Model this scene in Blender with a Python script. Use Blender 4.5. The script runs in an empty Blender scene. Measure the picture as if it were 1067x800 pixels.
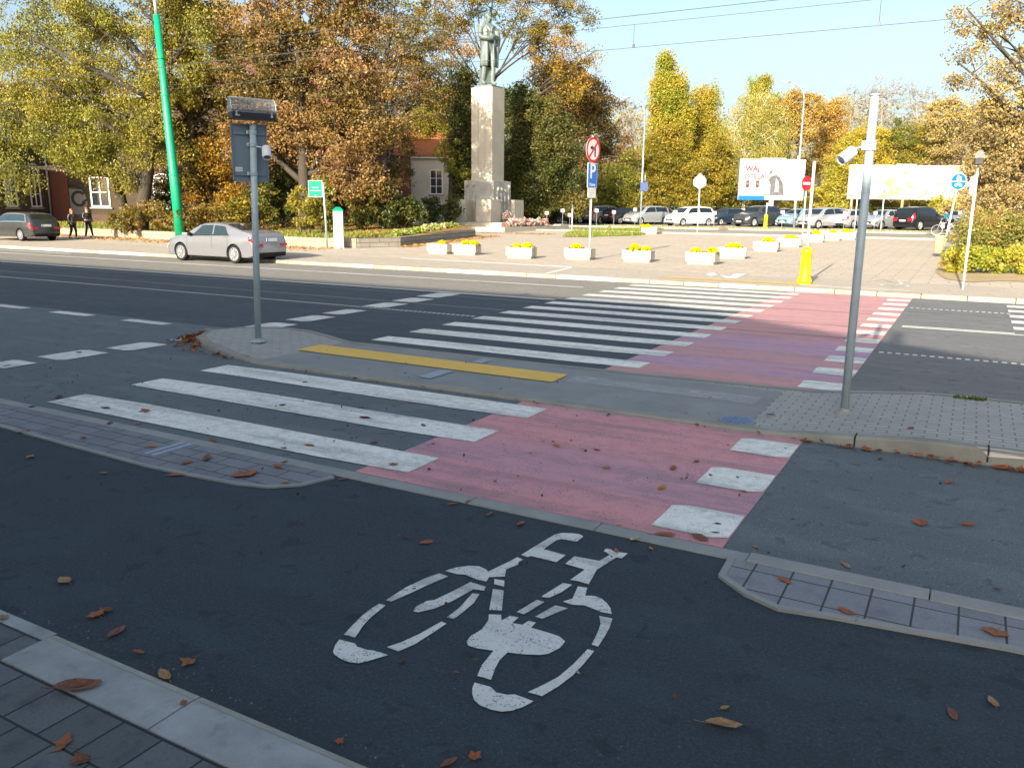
import bpy, bmesh, math, random
import numpy as np
from mathutils import Vector, Matrix, Euler
R = math.radians
scene = bpy.context.scene
COL = scene.collection
random.seed(7)

# ------------------------------------------------------------------ camera model (used to place things at real ground points)
F_PX, CU, CV, CAM_H = 850.0, 533.5, 400.0, 2.1012
FW = np.array([-0.47552966, 0.85390068, -0.21148324])
RT = np.array([0.87270007, 0.48817743, 0.00879632])
UP = np.array([-0.11075253, 0.18037853, 0.97734204])
O = np.array([0, 0, CAM_H])
SLOPE, Y0, KERB = 0.012, 22.6, 0.10

def ray(u, v):
    return FW + RT * (u - CU) / F_PX - UP * (v - CV) / F_PX

def zt(y):
    return 0.0 if y < Y0 else KERB + SLOPE * (min(y, 160) - Y0)

def at(u, v, dz=0.0):
    d = ray(u, v)
    q = O + d * ((dz - CAM_H) / d[2])
    if q[1] > Y0:
        t = (KERB + dz - SLOPE * Y0 - CAM_H) / (d[2] - SLOPE * d[1])
        q = O + d * t
    return q

FH = np.array([FW[0], FW[1], 0]) / math.hypot(FW[0], FW[1])

def P3(u, v, dep):
    """point seen at (u, v) on the upright plane whose foot is dep metres along the view"""
    d = ray(u, v)
    return O + d * (dep * (ray(u, 216) @ FH) / (d @ FH))

def zcol(x, y, v):
    """height at which the upright line over (x, y) crosses image row v"""
    k = (CV - v) / F_PX
    return CAM_H + (k * (x*FW[0] + y*FW[1]) - (x*UP[0] + y*UP[1])) / (UP[2] - k * FW[2])

def ground_at(u, dep, dz=0.0):
    q = P3(u, 216, dep)
    return np.array([q[0], q[1], zt(q[1]) + dz])

def depth_of(q):
    return float((np.array(q) - O) @ FW)

# ------------------------------------------------------------------ objects
def tag(o, label=None, cat=None, group=None, kind=None):
    if label: o['label'] = label
    if cat: o['category'] = cat
    if group: o['group'] = group
    if kind: o['kind'] = kind
    return o

def empty(name, loc, rz=0, label=None, cat=None, group=None):
    o = bpy.data.objects.new(name, None)
    COL.objects.link(o)
    o.location = tuple(float(c) for c in loc)
    o.rotation_euler = (0, 0, rz)
    o.empty_display_size = 0.2
    return tag(o, label, cat, group)

def link_mesh(name, me, mats, parent=None):
    o = bpy.data.objects.new(name, me)
    COL.objects.link(o)
    for m in (mats if isinstance(mats, (list, tuple)) else [mats]):
        me.materials.append(m)
    if parent: o.parent = parent
    return o

def kids(o):
    return list(o.children)

def copy_tree(o, parent=None, mats=None):
    c = o.copy()
    COL.objects.link(c)
    c.parent = parent
    if mats and c.type == 'MESH' and c.name.split('.')[0] in mats:
        s = c.material_slots[0]
        s.link = 'OBJECT'
        s.material = mats[c.name.split('.')[0]]
    for ch in kids(o):
        copy_tree(ch, c, mats)
    return c

class MB:
    def __init__(s): s.v = []; s.f = []; s.m = []; s.cur = 0
    def add(s, vs, fs):
        b = len(s.v)
        s.v += [tuple(map(float, q)) for q in vs]
        for f in fs:
            s.f.append(tuple(b + i for i in f)); s.m.append(s.cur)
        return s
    def box(s, c, d, rz=0, M=None):
        x, y, z = d[0] / 2, d[1] / 2, d[2] / 2
        vs = [(-x,-y,-z),(x,-y,-z),(x,y,-z),(-x,y,-z),(-x,-y,z),(x,-y,z),(x,y,z),(-x,y,z)]
        ca, sa = math.cos(rz), math.sin(rz)
        if M is not None: vs = [tuple(M @ Vector(q)) for q in vs]
        vs = [(c[0] + ca*q[0] - sa*q[1], c[1] + sa*q[0] + ca*q[1], c[2] + q[2]) for q in vs]
        return s.add(vs, [(0,3,2,1),(4,5,6,7),(0,1,5,4),(1,2,6,5),(2,3,7,6),(3,0,4,7)])
    def tube(s, pts, rad, n=8, caps=True):
        pts = [Vector(tuple(map(float, q))) for q in pts]
        if not hasattr(rad, '__len__'): rad = [rad] * len(pts)
        b = len(s.v); ref = None
        for i, q in enumerate(pts):
            d = (pts[min(i+1, len(pts)-1)] - pts[max(i-1, 0)])
            if d.length < 1e-9: d = Vector((0,0,1))
            d.normalize()
            if ref is None:
                ref = d.orthogonal().normalized()
            else:
                ref = ref - d * ref.dot(d)
                ref = ref.normalized() if ref.length > 1e-6 else d.orthogonal().normalized()
            w = d.cross(ref)
            for k in range(n):
                a = 2*math.pi*k/n
                s.v.append(tuple(q + (ref*math.cos(a) + w*math.sin(a))*rad[i]))
        for i in range(len(pts)-1):
            for k in range(n):
                k2 = (k+1) % n
                s.f.append((b+i*n+k, b+i*n+k2, b+(i+1)*n+k2, b+(i+1)*n+k)); s.m.append(s.cur)
        if caps:
            s.f.append(tuple(b+k for k in reversed(range(n)))); s.m.append(s.cur)
            e = b+(len(pts)-1)*n
            s.f.append(tuple(e+k for k in range(n))); s.m.append(s.cur)
        return s
    def lathe(s, c, prof, n=20, M=None):
        b = len(s.v)
        for r, z in prof:
            for k in range(n):
                a = 2*math.pi*k/n
                q = Vector((r*math.cos(a), r*math.sin(a), z))
                if M is not None: q = M @ q
                s.v.append((q[0]+c[0], q[1]+c[1], q[2]+c[2]))
        for i in range(len(prof)-1):
            for k in range(n):
                k2 = (k+1) % n
                s.f.append((b+i*n+k, b+i*n+k2, b+(i+1)*n+k2, b+(i+1)*n+k)); s.m.append(s.cur)
        s.f.append(tuple(b+k for k in reversed(range(n)))); s.m.append(s.cur)
        e = b+(len(prof)-1)*n
        s.f.append(tuple(e+k for k in range(n))); s.m.append(s.cur)
        return s
    def prism(s, poly, z0, z1, M=None):
        n = len(poly)
        vs = [(q[0], q[1], z0) for q in poly] + [(q[0], q[1], z1) for q in poly]
        if M is not None: vs = [tuple(M @ Vector(q)) for q in vs]
        return s.add(vs, [tuple(reversed(range(n))), tuple(range(n, 2*n))] + [(i, (i+1) % n, n+(i+1) % n, n+i) for i in range(n)])
    def poly(s, pts):
        return s.add(pts, [tuple(range(len(pts)))])
    def ball(s, c, r, n=10, m=7):
        pr = [(max(1e-4, math.sin(math.pi*i/m)), -math.cos(math.pi*i/m)) for i in range(m+1)]
        if not hasattr(r, '__len__'): r = (r, r, r)
        return s.lathe(c, pr, n, Matrix.Diagonal(Vector(r)))
    def mesh(s, name='m', smooth=False):
        me = bpy.data.meshes.new(name)
        me.from_pydata(s.v, [], s.f)
        me.polygons.foreach_set('material_index', s.m)
        if smooth: me.polygons.foreach_set('use_smooth', [True]*len(s.f))
        me.update()
        return me
    def build(s, name, mats, parent=None, smooth=False, bevel=0, fix=True, seg=2):
        me = s.mesh(name, smooth)
        if fix:
            bm = bmesh.new(); bm.from_mesh(me)
            bmesh.ops.recalc_face_normals(bm, faces=bm.faces)
            bm.to_mesh(me); bm.free()
        o = link_mesh(name, me, mats, parent)
        if bevel:
            b = o.modifiers.new('bevel', 'BEVEL'); b.width = bevel; b.segments = seg; b.limit_method = 'ANGLE'; b.angle_limit = R(40)
            b.harden_normals = False
        return o

def faces_mesh(V, Fq, tint=None, name='foliage', pts_per=4):
    """fast mesh from numpy quads/tris; tint is a per-face random used by the leaf colour ramp"""
    me = bpy.data.meshes.new(name)
    nf = len(Fq)
    me.vertices.add(len(V)); me.vertices.foreach_set('co', np.asarray(V, np.float32).ravel())
    me.loops.add(nf*pts_per); me.loops.foreach_set('vertex_index', np.asarray(Fq, np.int32).ravel())
    me.polygons.add(nf); me.polygons.foreach_set('loop_start', np.arange(nf, dtype=np.int32)*pts_per)
    me.update(calc_edges=True)
    if tint is not None:
        a = me.attributes.new('tint', 'FLOAT', 'FACE'); a.data.foreach_set('value', np.asarray(tint, np.float32))
    return me

# ------------------------------------------------------------------ materials
class NT:
    def __init__(s, name):
        s.mat = bpy.data.materials.new(name); s.mat.use_nodes = True
        s.t = s.mat.node_tree; s.t.nodes.clear()
        s.out = s.t.nodes.new('ShaderNodeOutputMaterial')
    def n(s, typ, **kw):
        nd = s.t.nodes.new(typ)
        for k, v in kw.items():
            if k.startswith('_'): setattr(nd, k[1:], v)
            else:
                key = int(k[1:]) if k[0] == 'i' and k[1:].isdigit() else k.replace('__', ' ')
                sock = nd.inputs[key]
                if isinstance(v, bpy.types.NodeSocket): s.t.links.new(v, sock)
                else: sock.default_value = v
        return nd
    def noise(s, vec, scale, detail=4, rough=.55, dist=0):
        return s.n('ShaderNodeTexNoise', Vector=vec, Scale=scale, Detail=detail, Roughness=rough, Distortion=dist).outputs['Fac']
    def ramp(s, fac, stops, interp='LINEAR'):
        nd = s.n('ShaderNodeValToRGB', Fac=fac); cr = nd.color_ramp; cr.interpolation = interp
        while len(cr.elements) < len(stops): cr.elements.new(.5)
        for e, (p, c) in zip(cr.elements, stops):
            e.position = p; e.color = (c, c, c, 1) if not hasattr(c, '__len__') else (*c[:3], 1)
        return nd.outputs['Color']
    def mix(s, fac, a, b, mode='MIX'):
        nd = s.t.nodes.new('ShaderNodeMix'); nd.data_type = 'RGBA'; nd.blend_type = mode
        for i, v in ((0, fac), (6, a), (7, b)):
            sk = nd.inputs[i]
            if isinstance(v, bpy.types.NodeSocket): s.t.links.new(v, sk)
            else: sk.default_value = v if i == 0 or len(v) == 4 else (*v, 1)
        return nd.outputs[2]
    def math(s, op, a, b=0.0):
        return s.n('ShaderNodeMath', _operation=op, i0=a, i1=b).outputs[0]
    def pos(s, sx=1, sy=1, sz=1, rot=0, local=False):
        src = s.n('ShaderNodeTexCoord').outputs['Object'] if local else s.n('ShaderNodeNewGeometry').outputs['Position']
        return s.n('ShaderNodeMapping', Vector=src, Scale=(sx, sy, sz), Rotation=(0, 0, rot)).outputs[0]
    def done(s, col, rough=.8, spec=.3, metal=0.0, height=None, bump=.2, dist=.01, **kw):
        b = s.n('ShaderNodeBsdfPrincipled', Metallic=metal, Roughness=rough)
        b.inputs['Specular IOR Level'].default_value = spec
        if isinstance(col, bpy.types.NodeSocket): s.t.links.new(col, b.inputs['Base Color'])
        else: b.inputs['Base Color'].default_value = (*col, 1)
        if height is not None:
            bp = s.n('ShaderNodeBump', Height=height, Strength=bump, Distance=dist)
            s.t.links.new(bp.outputs[0], b.inputs['Normal'])
        for k, v in kw.items(): b.inputs[k.replace('__', ' ')].default_value = v
        s.t.links.new(b.outputs[0], s.out.inputs[0])
        return s.mat

def sc(c, k): return tuple(min(1, x*k) for x in c)

def plain(name, col, rough=.5, spec=.4, metal=0, var=.12, vs=3, local=True, dirt=0, **kw):
    t = NT(name); p = t.pos(local=local)
    n = t.noise(p, vs, 5)
    c = t.mix(n, sc(col, 1-var*1.6), sc(col, 1+var*1.2))
    if dirt:
        d = t.ramp(t.noise(p, vs*2.7, 7, .7), [(.5, 0), (.72, 1)])
        c = t.mix(t.math('MULTIPLY', d, dirt), c, sc(col, .35))
    return t.done(c, rough, spec, metal, **kw)

def asphalt(name, col, stain=.3, agg=.5, crack=0.0, fine=260, light=2.4):
    t = NT(name); p = t.pos()
    big = t.noise(t.pos(.35, .9, 1), .8, 6, .6)
    c = t.mix(t.ramp(big, [(.3, 0), (.72, 1)]), sc(col, 1-stain), sc(col, 1+stain))
    mid = t.noise(p, 14, 5, .7)
    c = t.mix(t.ramp(mid, [(.35, 0), (.65, 1)]), sc(col, .86), c)
    g = t.noise(p, 55, 8, .75)
    c = t.mix(t.ramp(g, [(.36, 0), (.64, 1)]), t.mix(.7, c, sc(col, .5)), t.mix(.4, c, sc(col, 1.6)))
    pt = t.ramp(t.noise(t.pos(.5, 1, 1), 2.6, 5, .6), [(.52, 0), (.60, 1)])
    c = t.mix(t.math('MULTIPLY', pt, stain*.9), c, sc(col, 1.45))
    f = t.noise(p, fine, 3, .7)
    c = t.mix(t.math('MULTIPLY', t.ramp(f, [(.34, 1), (.5, 0)]), .8), c, sc(col, .38))
    vo = t.n('ShaderNodeTexVoronoi', Vector=p, Scale=fine*.45)
    spk = t.math('MULTIPLY', t.ramp(vo.outputs['Distance'], [(.12, 1), (.24, 0)]), t.ramp(t.noise(p, fine*.3, 2), [(.48, 0), (.62, 1)]))
    c = t.mix(t.math('MULTIPLY', spk, agg), c, sc(col, light))
    dk = t.ramp(t.noise(p, 6.5, 3, .5, .6), [(.61, 0), (.67, 1)])
    c = t.mix(t.math('MULTIPLY', dk, .5), c, sc(col, .4))
    tr_ = t.ramp(t.noise(t.pos(.18, 2.4, 1), 1.3, 5, .6), [(.5, 0), (.68, 1)])
    c = t.mix(t.math('MULTIPLY', tr_, stain), c, sc(col, .62))
    if crack:
        e = t.n('ShaderNodeTexVoronoi', _feature='DISTANCE_TO_EDGE', Vector=t.n('ShaderNodeVectorMath', _operation='ADD', i0=p, i1=t.n('ShaderNodeTexNoise', Vector=p, Scale=1.5).outputs['Color']).outputs[0], Scale=.35)
        c = t.mix(t.math('MULTIPLY', t.ramp(e.outputs['Distance'], [(.004, 1), (.012, 0)]), crack), c, sc(col, .35))
    h = t.math('ADD', t.math('MULTIPLY', f, .6), t.math('MULTIPLY', vo.outputs['Distance'], .5))
    return t.done(c, .86, .28, height=h, bump=.8, dist=.005)

def paint(name, col, under, wear=.35, speck=.5, stripes=0.0, scale=9, purple=None, gap_scale=170, band=None):
    t = NT(name); p = t.pos()
    st = t.noise(t.pos(.25, 2.2, 1), 1.7, 7, .65)
    w = t.noise(p, scale, 8, .72)
    c = t.mix(t.noise(p, 2.2, 5), sc(col, .86), sc(col, 1.1))
    if purple:
        pm = t.ramp(t.noise(t.pos(.22, 1.3, 1), .9, 4, .5), [(.44, 0), (.60, .85)])
        if band:                                                # the repainted lanes only
            yy = t.n('ShaderNodeSeparateXYZ', Vector=p).outputs[1]; k0, k1 = band
            pm = t.math('MULTIPLY', t.ramp(t.noise(t.pos(.3, 2.2, 1), 1.1, 5, .6), [(.36, .15), (.55, 1)]), t.ramp(t.math('DIVIDE', t.math('SUBTRACT', yy, k0), k1-k0), [(0, 0), (.08, .9), (.22, .9), (.32, .15), (.48, .2), (.58, .95), (.85, .8), (1, 0)]))
        c = t.mix(pm, c, purple)
    thin = t.ramp(t.math('ADD', t.math('MULTIPLY', w, .6), t.math('MULTIPLY', st, .4)), [(.50-.1*wear, 0), (.68-.06*wear, 1)])
    c = t.mix(t.math('MULTIPLY', thin, wear), c, sc(under, 1.5))
    if stripes:
        c = t.mix(t.math('MULTIPLY', t.ramp(st, [(.5, 0), (.66, 1)]), stripes), c, sc(under, 1.3))
    hol = t.ramp(t.noise(p, gap_scale, 2, .5), [(.34, 1), (.42, 0)])
    sp2 = t.ramp(t.noise(p, scale*.6, 4), [(.38, 0), (.6, 1)])
    c = t.mix(t.math('MULTIPLY', t.math('MULTIPLY', hol, sp2), speck), c, under)
    dirt = t.ramp(t.noise(p, 24, 6, .7), [(.6, 0), (.78, 1)])
    c = t.mix(t.math('MULTIPLY', dirt, .35), c, sc(under, 1.8))
    return t.done(c, .7, .3, height=t.noise(p, 190, 2), bump=.3, dist=.003)

def bricks(name, c1, c2, mortar, bw, bh, ms=.006, axes='xy', rot=0, off=.5, var=.2, rough=.85, bump=.5, shift=(0, 0), smooth=.1):
    t = NT(name)
    src = t.n('ShaderNodeNewGeometry').outputs['Position']
    if axes != 'xy':                                            # wall: horizontal run against height
        sp = t.n('ShaderNodeSeparateXYZ', Vector=src)
        hx = t.math('ADD', sp.outputs[0], sp.outputs[1]) if axes == 'sz' else sp.outputs[0 if axes == 'xz' else 1]
        src = t.n('ShaderNodeCombineXYZ', X=hx, Y=sp.outputs[2]).outputs[0]
    vec = t.n('ShaderNodeMapping', Vector=src, Rotation=(0, 0, rot), Location=(shift[0], shift[1], 0)).outputs[0]
    b = t.n('ShaderNodeTexBrick', Vector=vec, Color1=(*c1, 1), Color2=(*c2, 1), Mortar=(*mortar, 1), Scale=1.0)
    b.offset = off
    b.inputs['Mortar Size'].default_value = ms; b.inputs['Mortar Smooth'].default_value = smooth
    b.inputs['Brick Width'].default_value = bw; b.inputs['Row Height'].default_value = bh
    n = t.noise(vec, 2.3, 6, .65)
    c = t.mix(t.ramp(n, [(.25, 0), (.75, 1)]), sc(c1, 1-var*1.5), b.outputs['Color'], 'MIX')
    c = t.mix(.75, c, b.outputs['Color'])
    f = t.noise(vec, 60, 5, .7)
    c = t.mix(t.math('MULTIPLY', t.ramp(f, [(.3, 1), (.55, 0)]), .4), c, sc(c1, .5))
    st = t.ramp(t.noise(vec, 5, 5, .6), [(.52, 0), (.7, 1)])
    c = t.mix(t.math('MULTIPLY', st, var*1.4), c, sc(mortar, 1.0))
    h = t.math('SUBTRACT', t.math('MULTIPLY', f, .15), b.outputs['Fac'])
    return t.done(c, rough, .3, height=h, bump=bump, dist=.008)

def concrete(name, col, var=.25, local=False, scale=3, stain=.25, rough=.85):
    t = NT(name); p = t.pos(local=local)
    c = t.mix(t.ramp(t.noise(p, scale, 7, .65), [(.3, 0), (.7, 1)]), sc(col, 1-var), sc(col, 1+var*.5))
    c = t.mix(t.math('MULTIPLY', t.ramp(t.noise(p, scale*2.3, 6, .7), [(.55, 0), (.75, 1)]), stain), c, sc(col, .45))
    f = t.noise(p, 120, 4, .7)
    c = t.mix(t.math('MULTIPLY', t.ramp(f, [(.3, 1), (.5, 0)]), .35), c, sc(col, .6))
    return t.done(c, rough, .3, height=f, bump=.25, dist=.004)

def leafmat(name, cols, trans=.35, k=1.0):
    cols = [sc(c_, k) for c_ in cols]
    t = NT(name)
    a = t.n('ShaderNodeAttribute', _attribute_name='tint').outputs['Fac']
    k = len(cols)
    c = t.ramp(a, [(i/(k-1), q) for i, q in enumerate(cols)])
    d = t.n('ShaderNodeBsdfDiffuse', Color=c); tr = t.n('ShaderNodeBsdfTranslucent', Color=c)
    g = t.n('ShaderNodeBsdfGlossy', Roughness=.45, Color=(.5, .5, .5, 1))
    m = t.n('ShaderNodeMixShader', i0=trans, i1=d.outputs[0], i2=tr.outputs[0])
    m2 = t.n('ShaderNodeMixShader', i0=.04, i1=m.outputs[0], i2=g.outputs[0])
    t.t.links.new(m2.outputs[0], t.out.inputs[0])
    return t.mat

def bark(name, col):
    t = NT(name); p = t.pos(6, 6, 1.2)
    n = t.noise(p, 3, 6, .7)
    return t.done(t.mix(n, sc(col, .45), sc(col, 1.5)), .9, .2, height=n, bump=.8, dist=.03)

AS = (.07, .075, .08)
m_cycle = asphalt('dark_fresh_asphalt', (.037, .052, .063), .28, .8, 0, 150, 3.2)
m_near = asphalt('worn_grey_asphalt', (.120, .146, .156), .28, .8, .0, 105, 2.5)
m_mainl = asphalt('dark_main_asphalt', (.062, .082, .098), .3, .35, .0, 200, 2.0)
m_mainf = asphalt('sunlit_strip_asphalt', (.235, .222, .195), .2, .35, .0, 200, 1.6)  # sunlight on the far strip is put into this paler asphalt
m_main = asphalt('main_road_asphalt', (.165, .168, .168), .26, .35, .0, 200, 2.0)
m_white = paint('white_road_paint', (.70, .71, .65), AS, .5, .55, .25, 9, None, 75)
m_symbol = paint('white_symbol_paint', (.60, .60, .57), (.04, .044, .046), .25, 1.0, .35, 14, None, 95)
m_red_n = paint('red_cycle_paint_near', (.57, .25, .255), (.13, .10, .12), .5, .9, .4, 7, (.47, .245, .29), 62)
m_red_f = paint('red_cycle_paint_far', (.47, .245, .235), (.13, .10, .13), .4, .7, .3, 6, (.40, .245, .36), 70, (10.5, 14.3))
m_line = paint('old_line_paint', (.62, .62, .58), AS, .45, .6)
m_faint = paint('faint_line_paint', (.19, .20, .21), AS, .7, .8)
m_yellow = None
m_conc = concrete('kerb_concrete', (.255, .265, .255), .2, scale=2.2)
m_kerb_d = concrete('island_kerb_concrete', (.235, .238, .21), .25, scale=2.5)
m_kerb_n = concrete('near_kerb_concrete', (.30, .312, .31), .3, scale=3.2, stain=.6)
m_kerb_e = concrete('kerb_edge_concrete', (.315, .305, .26), .3, scale=4, stain=.6)
m_kerb_f = concrete('far_kerb_concrete', (.42, .37, .27), .3, scale=1.5)
m_kerb_w = concrete('white_kerb_paint', (.52, .51, .46), .2, scale=2)
m_slab = bricks('near_paving_slabs', (.095, .107, .11), (.13, .142, .146), (.02, .022, .024), .235, .235, .006, shift=(.04, .023), var=.35, bump=.6)
m_strip = bricks('paver_strip_slabs', (.19, .20, .22), (.235, .245, .265), (.03, .03, .03), .215, .26, .006, shift=(.07, .06), off=0, var=.2)
m_strip_l = bricks('paver_strip_blocks', (.16, .17, .19), (.20, .21, .23), (.04, .04, .04), .34, .17, .006, shift=(.02, -.03), var=.25)
m_island = bricks('island_pavers', (.31, .318, .30), (.35, .355, .335), (.15, .15, .145), .205, .105, .007, var=.2)
m_square = None
m_galv = plain('galvanised_steel', (.42, .47, .50), .42, .5, .55, .12, 5)
m_galv_d = plain('weathered_steel_pole', (.33, .41, .44), .5, .5, .05, .12, 4, dirt=.35)
m_whitepole = plain('white_painted_pole', (.55, .55, .53), .5, .4, 0, .1, 4)
m_black = plain('black_plastic', (.012, .012, .013), .45, .4)
m_white_pl = plain('white_plastic', (.60, .61, .61), .4, .45, 0, .06)
# ------------------------------------------------------------------ ground and roads
def sheet(name, polys, mat, z=0.0, parent=None, slope=True, kind='structure', thick=0.0):
    """flat polygons that follow the ground (split at the kink where the square starts to rise)"""
    mb = MB()
    for pl in polys:
        flat = max(q[1] for q in pl) <= Y0 + 1e-4
        mb.poly([(q[0], q[1], (0 if flat or not slope else zt(q[1])) + z) for q in pl])
    o = mb.build(name, mat, parent, fix=False)
    if kind and not parent: o['kind'] = kind
    return o

def rect(x0, x1, y0, y1): return [(x0, y0), (x1, y0), (x1, y1), (x0, y1)]

m_ground = plain('bare_soil', (.16, .125, .075), .95, .1, 0, .3, .8, local=False)
sheet('ground', [rect(-600, 500, -500, Y0), [(-600, Y0+.001), (500, Y0+.001), (500, 160), (-600, 160)], [(-600, 160), (500, 160), (500, 900), (-600, 900)]], m_ground, -.06)
near_pave = sheet('pavement', [rect(-60, 40, -7.98, 1.87)], m_slab, .0)
cycle = sheet('cycle_path', [rect(-70, 60, 2.06, 4.74)], m_cycle, 0)
near_road = sheet('side_road', [rect(-120, 90, 4.86, 9.9)], m_near, 0)
main_road = sheet('main_road', [rect(-3.2, 150, 9.9, 22.42)], m_main, 0)
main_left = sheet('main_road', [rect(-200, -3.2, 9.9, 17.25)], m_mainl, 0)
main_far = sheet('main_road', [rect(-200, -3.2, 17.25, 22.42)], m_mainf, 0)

# near kerb (dropped, slightly chamfered): long stones
mk = MB()
xs = [-60, -20, -9.9, -8.85, -7.8, -6.75, -5.7, -4.9, -3.78]
for a, b in zip(xs[:-1], xs[1:]):
    mk.prism([(2.072, -.1), (2.072, .004), (2.14, .004), (2.156, -.004), (2.156, -.1)], a+.003, b-.003, Matrix(((0,0,1,0),(1,0,0,0),(0,1,0,0),(0,0,0,1))))
x = -3.778; ke = MB()
while x < 20:
    mk.prism([(1.868, -.1), (1.868, .006), (2.085, .010), (2.10, .007), (2.10, -.1)], x+.003, x+1.045, Matrix(((0,0,1,0),(1,0,0,0),(0,1,0,0),(0,0,0,1))))
    ke.prism([(2.1005, -.1), (2.1005, .0065), (2.165, -.006), (2.168, -.1)], x+.003, x+1.045, Matrix(((0,0,1,0),(1,0,0,0),(0,1,0,0),(0,0,0,1))))
    x += 1.05
o = mk.build('kerb', m_kerb_n, None, bevel=.004); o['kind'] = 'structure'
o = ke.build('kerb_edge', m_kerb_e); o['kind'] = 'structure'
sheet('pavement_filler', [rect(-60, -3.79, 1.865, 2.075)], m_slab, -.002)

# flush kerb between cycle path and side road
mk = MB(); x = -70
while x < 50:
    mk.box((x+.5, 4.80, -.045), (.994, .14, .11 if x < -1.1 else .135)); x += 1.0
o = mk.build('flush_kerb', m_conc, None, bevel=.006); o['kind'] = 'structure'

# paver strips along the cycle path
Lp = [(-70, 4.25), (-8.03, 4.25), (-6.77, 4.19), (-5.71, 4.15), (-5.26, 4.17), (-4.75, 4.21), (-4.5, 4.28), (-4.33, 4.42), (-4.24, 4.69), (-4.24, 4.735), (-70, 4.735)]
Rp = [(-1.06, 4.735), (-1.05, 4.47), (-.88, 4.33), (-.70, 4.25), (-.44, 4.30), (.36, 4.40), (1.4, 4.45), (40, 4.45), (40, 4.735)]
mb = MB(); mb.prism(Lp, -.05, .012); o = mb.build('paver_strip', m_strip_l); o['kind'] = 'structure'
mb = MB(); mb.prism(Rp, -.05, .014); o = mb.build('paver_strip', m_strip); o['kind'] = 'structure'
def edging(path, w, z, name, m):
    mb = MB(); n = len(path)
    nor = []
    for i in range(n):
        a = Vector(path[max(i-1, 0)]); b = Vector(path[min(i+1, n-1)]); d = (b-a).normalized(); nor.append(Vector((d.y, -d.x)))
    for i in range(n-1):
        p, q = Vector(path[i]), Vector(path[i+1]); p2, q2 = p+nor[i]*w, q+nor[i+1]*w
        mb.prism([tuple(p), tuple(p2), tuple(q2), tuple(q)], -.05, z)
    o = mb.build(name, m); o['kind'] = 'structure'; return o
edging([q for q in Lp[:9]], .045, .014, 'strip_edging', m_conc)
edging([q for q in Rp[:8]], .045, .018, 'strip_edging', m_conc)
rid = MB()
for dx in (-.045, .045): rid.box((-5.95+dx, 4.52, .012), (.055, .40, .012))
o = rid.build('guide_tile', plain('blue_grey_tile', (.27, .31, .38), .7, .3, local=False)); o['kind'] = 'structure'

# traffic island
def isl_z(x):
    if x < -8.6: return .03 + .05*min(1, (-8.6-x)/1.2)
    if x > -1.45: return .03 + .105*min(1, (x+1.45)/1.25)
    return .03
tip = [(-8.3, 7.76), (-9.0, 7.95), (-9.92, 8.28), (-10.5, 8.66), (-10.83, 9.15), (-10.72, 9.72), (-10.3, 10.06), (-9.65, 10.18), (-8.9, 10.02), (-8.3, 9.80)]
def island_rows():
    rows = []
    for x in (-10.78, -10.7, -10.5, -10.2, -9.92, -9.5, -9.0, -8.6, -8.3):
        lo = np.interp(x, [-10.83, -10.5, -9.92, -9.0, -8.3], [9.15, 8.66, 8.28, 7.95, 7.76])
        hi = np.interp(x, [-10.83, -10.72, -10.3, -9.65, -8.9, -8.3], [9.2, 9.72, 10.06, 10.18, 10.02, 9.8])
        rows.append((x, lo, hi))
    for x in (-7, -5, -3, -2, -1.45, -1.2, -.9, -.6, -.3, 0, .5, 1, 2, 4, 10, 30, 80):
        rows.append((x, 7.74, 9.78 + max(0, min(.25, (x+4)*.07))))
    return rows
rows = island_rows()
top = MB(); kb = MB(); W = .16
for (x0, l0, h0), (x1, l1, h1) in zip(rows[:-1], rows[1:]):
    z0, z1 = isl_z(x0), isl_z(x1)
    i0, i1 = min(W, (h0-l0)*.4), min(W, (h1-l1)*.4)
    top.add([(x0, l0+i0, z0), (x1, l1+i1, z1), (x1, h1-i1, z1), (x0, h0-i0, z0)], [(0, 1, 2, 3)])
    kb.add([(x0, l0, -.03), (x1, l1, -.03), (x1, l1+.012, z1-.012), (x0, l0+.012, z0-.012), (x1, l1+.03, z1+.004), (x0, l0+.03, z0+.004), (x1, l1+i1, z1+.004), (x0, l0+i0, z0+.004)],
           [(0, 1, 2, 3), (3, 2, 4, 5), (5, 4, 6, 7)])
    kb.add([(x0, h0, -.03), (x1, h1, -.03), (x1, h1-.03, z1+.004), (x0, h0-.03, z0+.004), (x1, h1-i1, z1+.004), (x0, h0-i0, z0+.004)],
           [(1, 0, 3, 2), (2, 3, 5, 4)])
isl = top.build('traffic_island', m_island, fix=False); isl['kind'] = 'structure'
o = kb.build('island_kerb', m_kerb_d, fix=False); o['kind'] = 'structure'
jn = MB()
for x in (-.75, .3, 1.35, 2.4): jn.box((x, 7.825, isl_z(x)-.05), (.014, .165, .114))
o = jn.build('kerb_joint', plain('dark_joint', (.03, .03, .028), .9, .1)); o['kind'] = 'structure'
chip = MB(); chip.poly([(.24, 7.757, isl_z(.3)+.0055), (.5, 7.757, isl_z(.3)+.0055), (.62, 7.78, isl_z(.3)+.0055), (.42, 7.80, isl_z(.3)+.0055), (.2, 7.79, isl_z(.3)+.0055)])
chip.poly([(.3, 7.7418, .078), (.56, 7.7418, .095), (.60, 7.7462, .112), (.44, 7.7462, .116), (.26, 7.7465, .12)])
o = chip.build('kerb_paint', m_kerb_w, fix=False); o['kind'] = 'structure'
# middle of the island is a worn smooth ramp
m_ramp = concrete('worn_ramp_concrete', (.215, .228, .228), .16, scale=1.6)
sheet('crossing_ramp', [rect(-8.35, -1.75, 7.90, 9.62)], m_ramp, .0335, slope=False)

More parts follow.
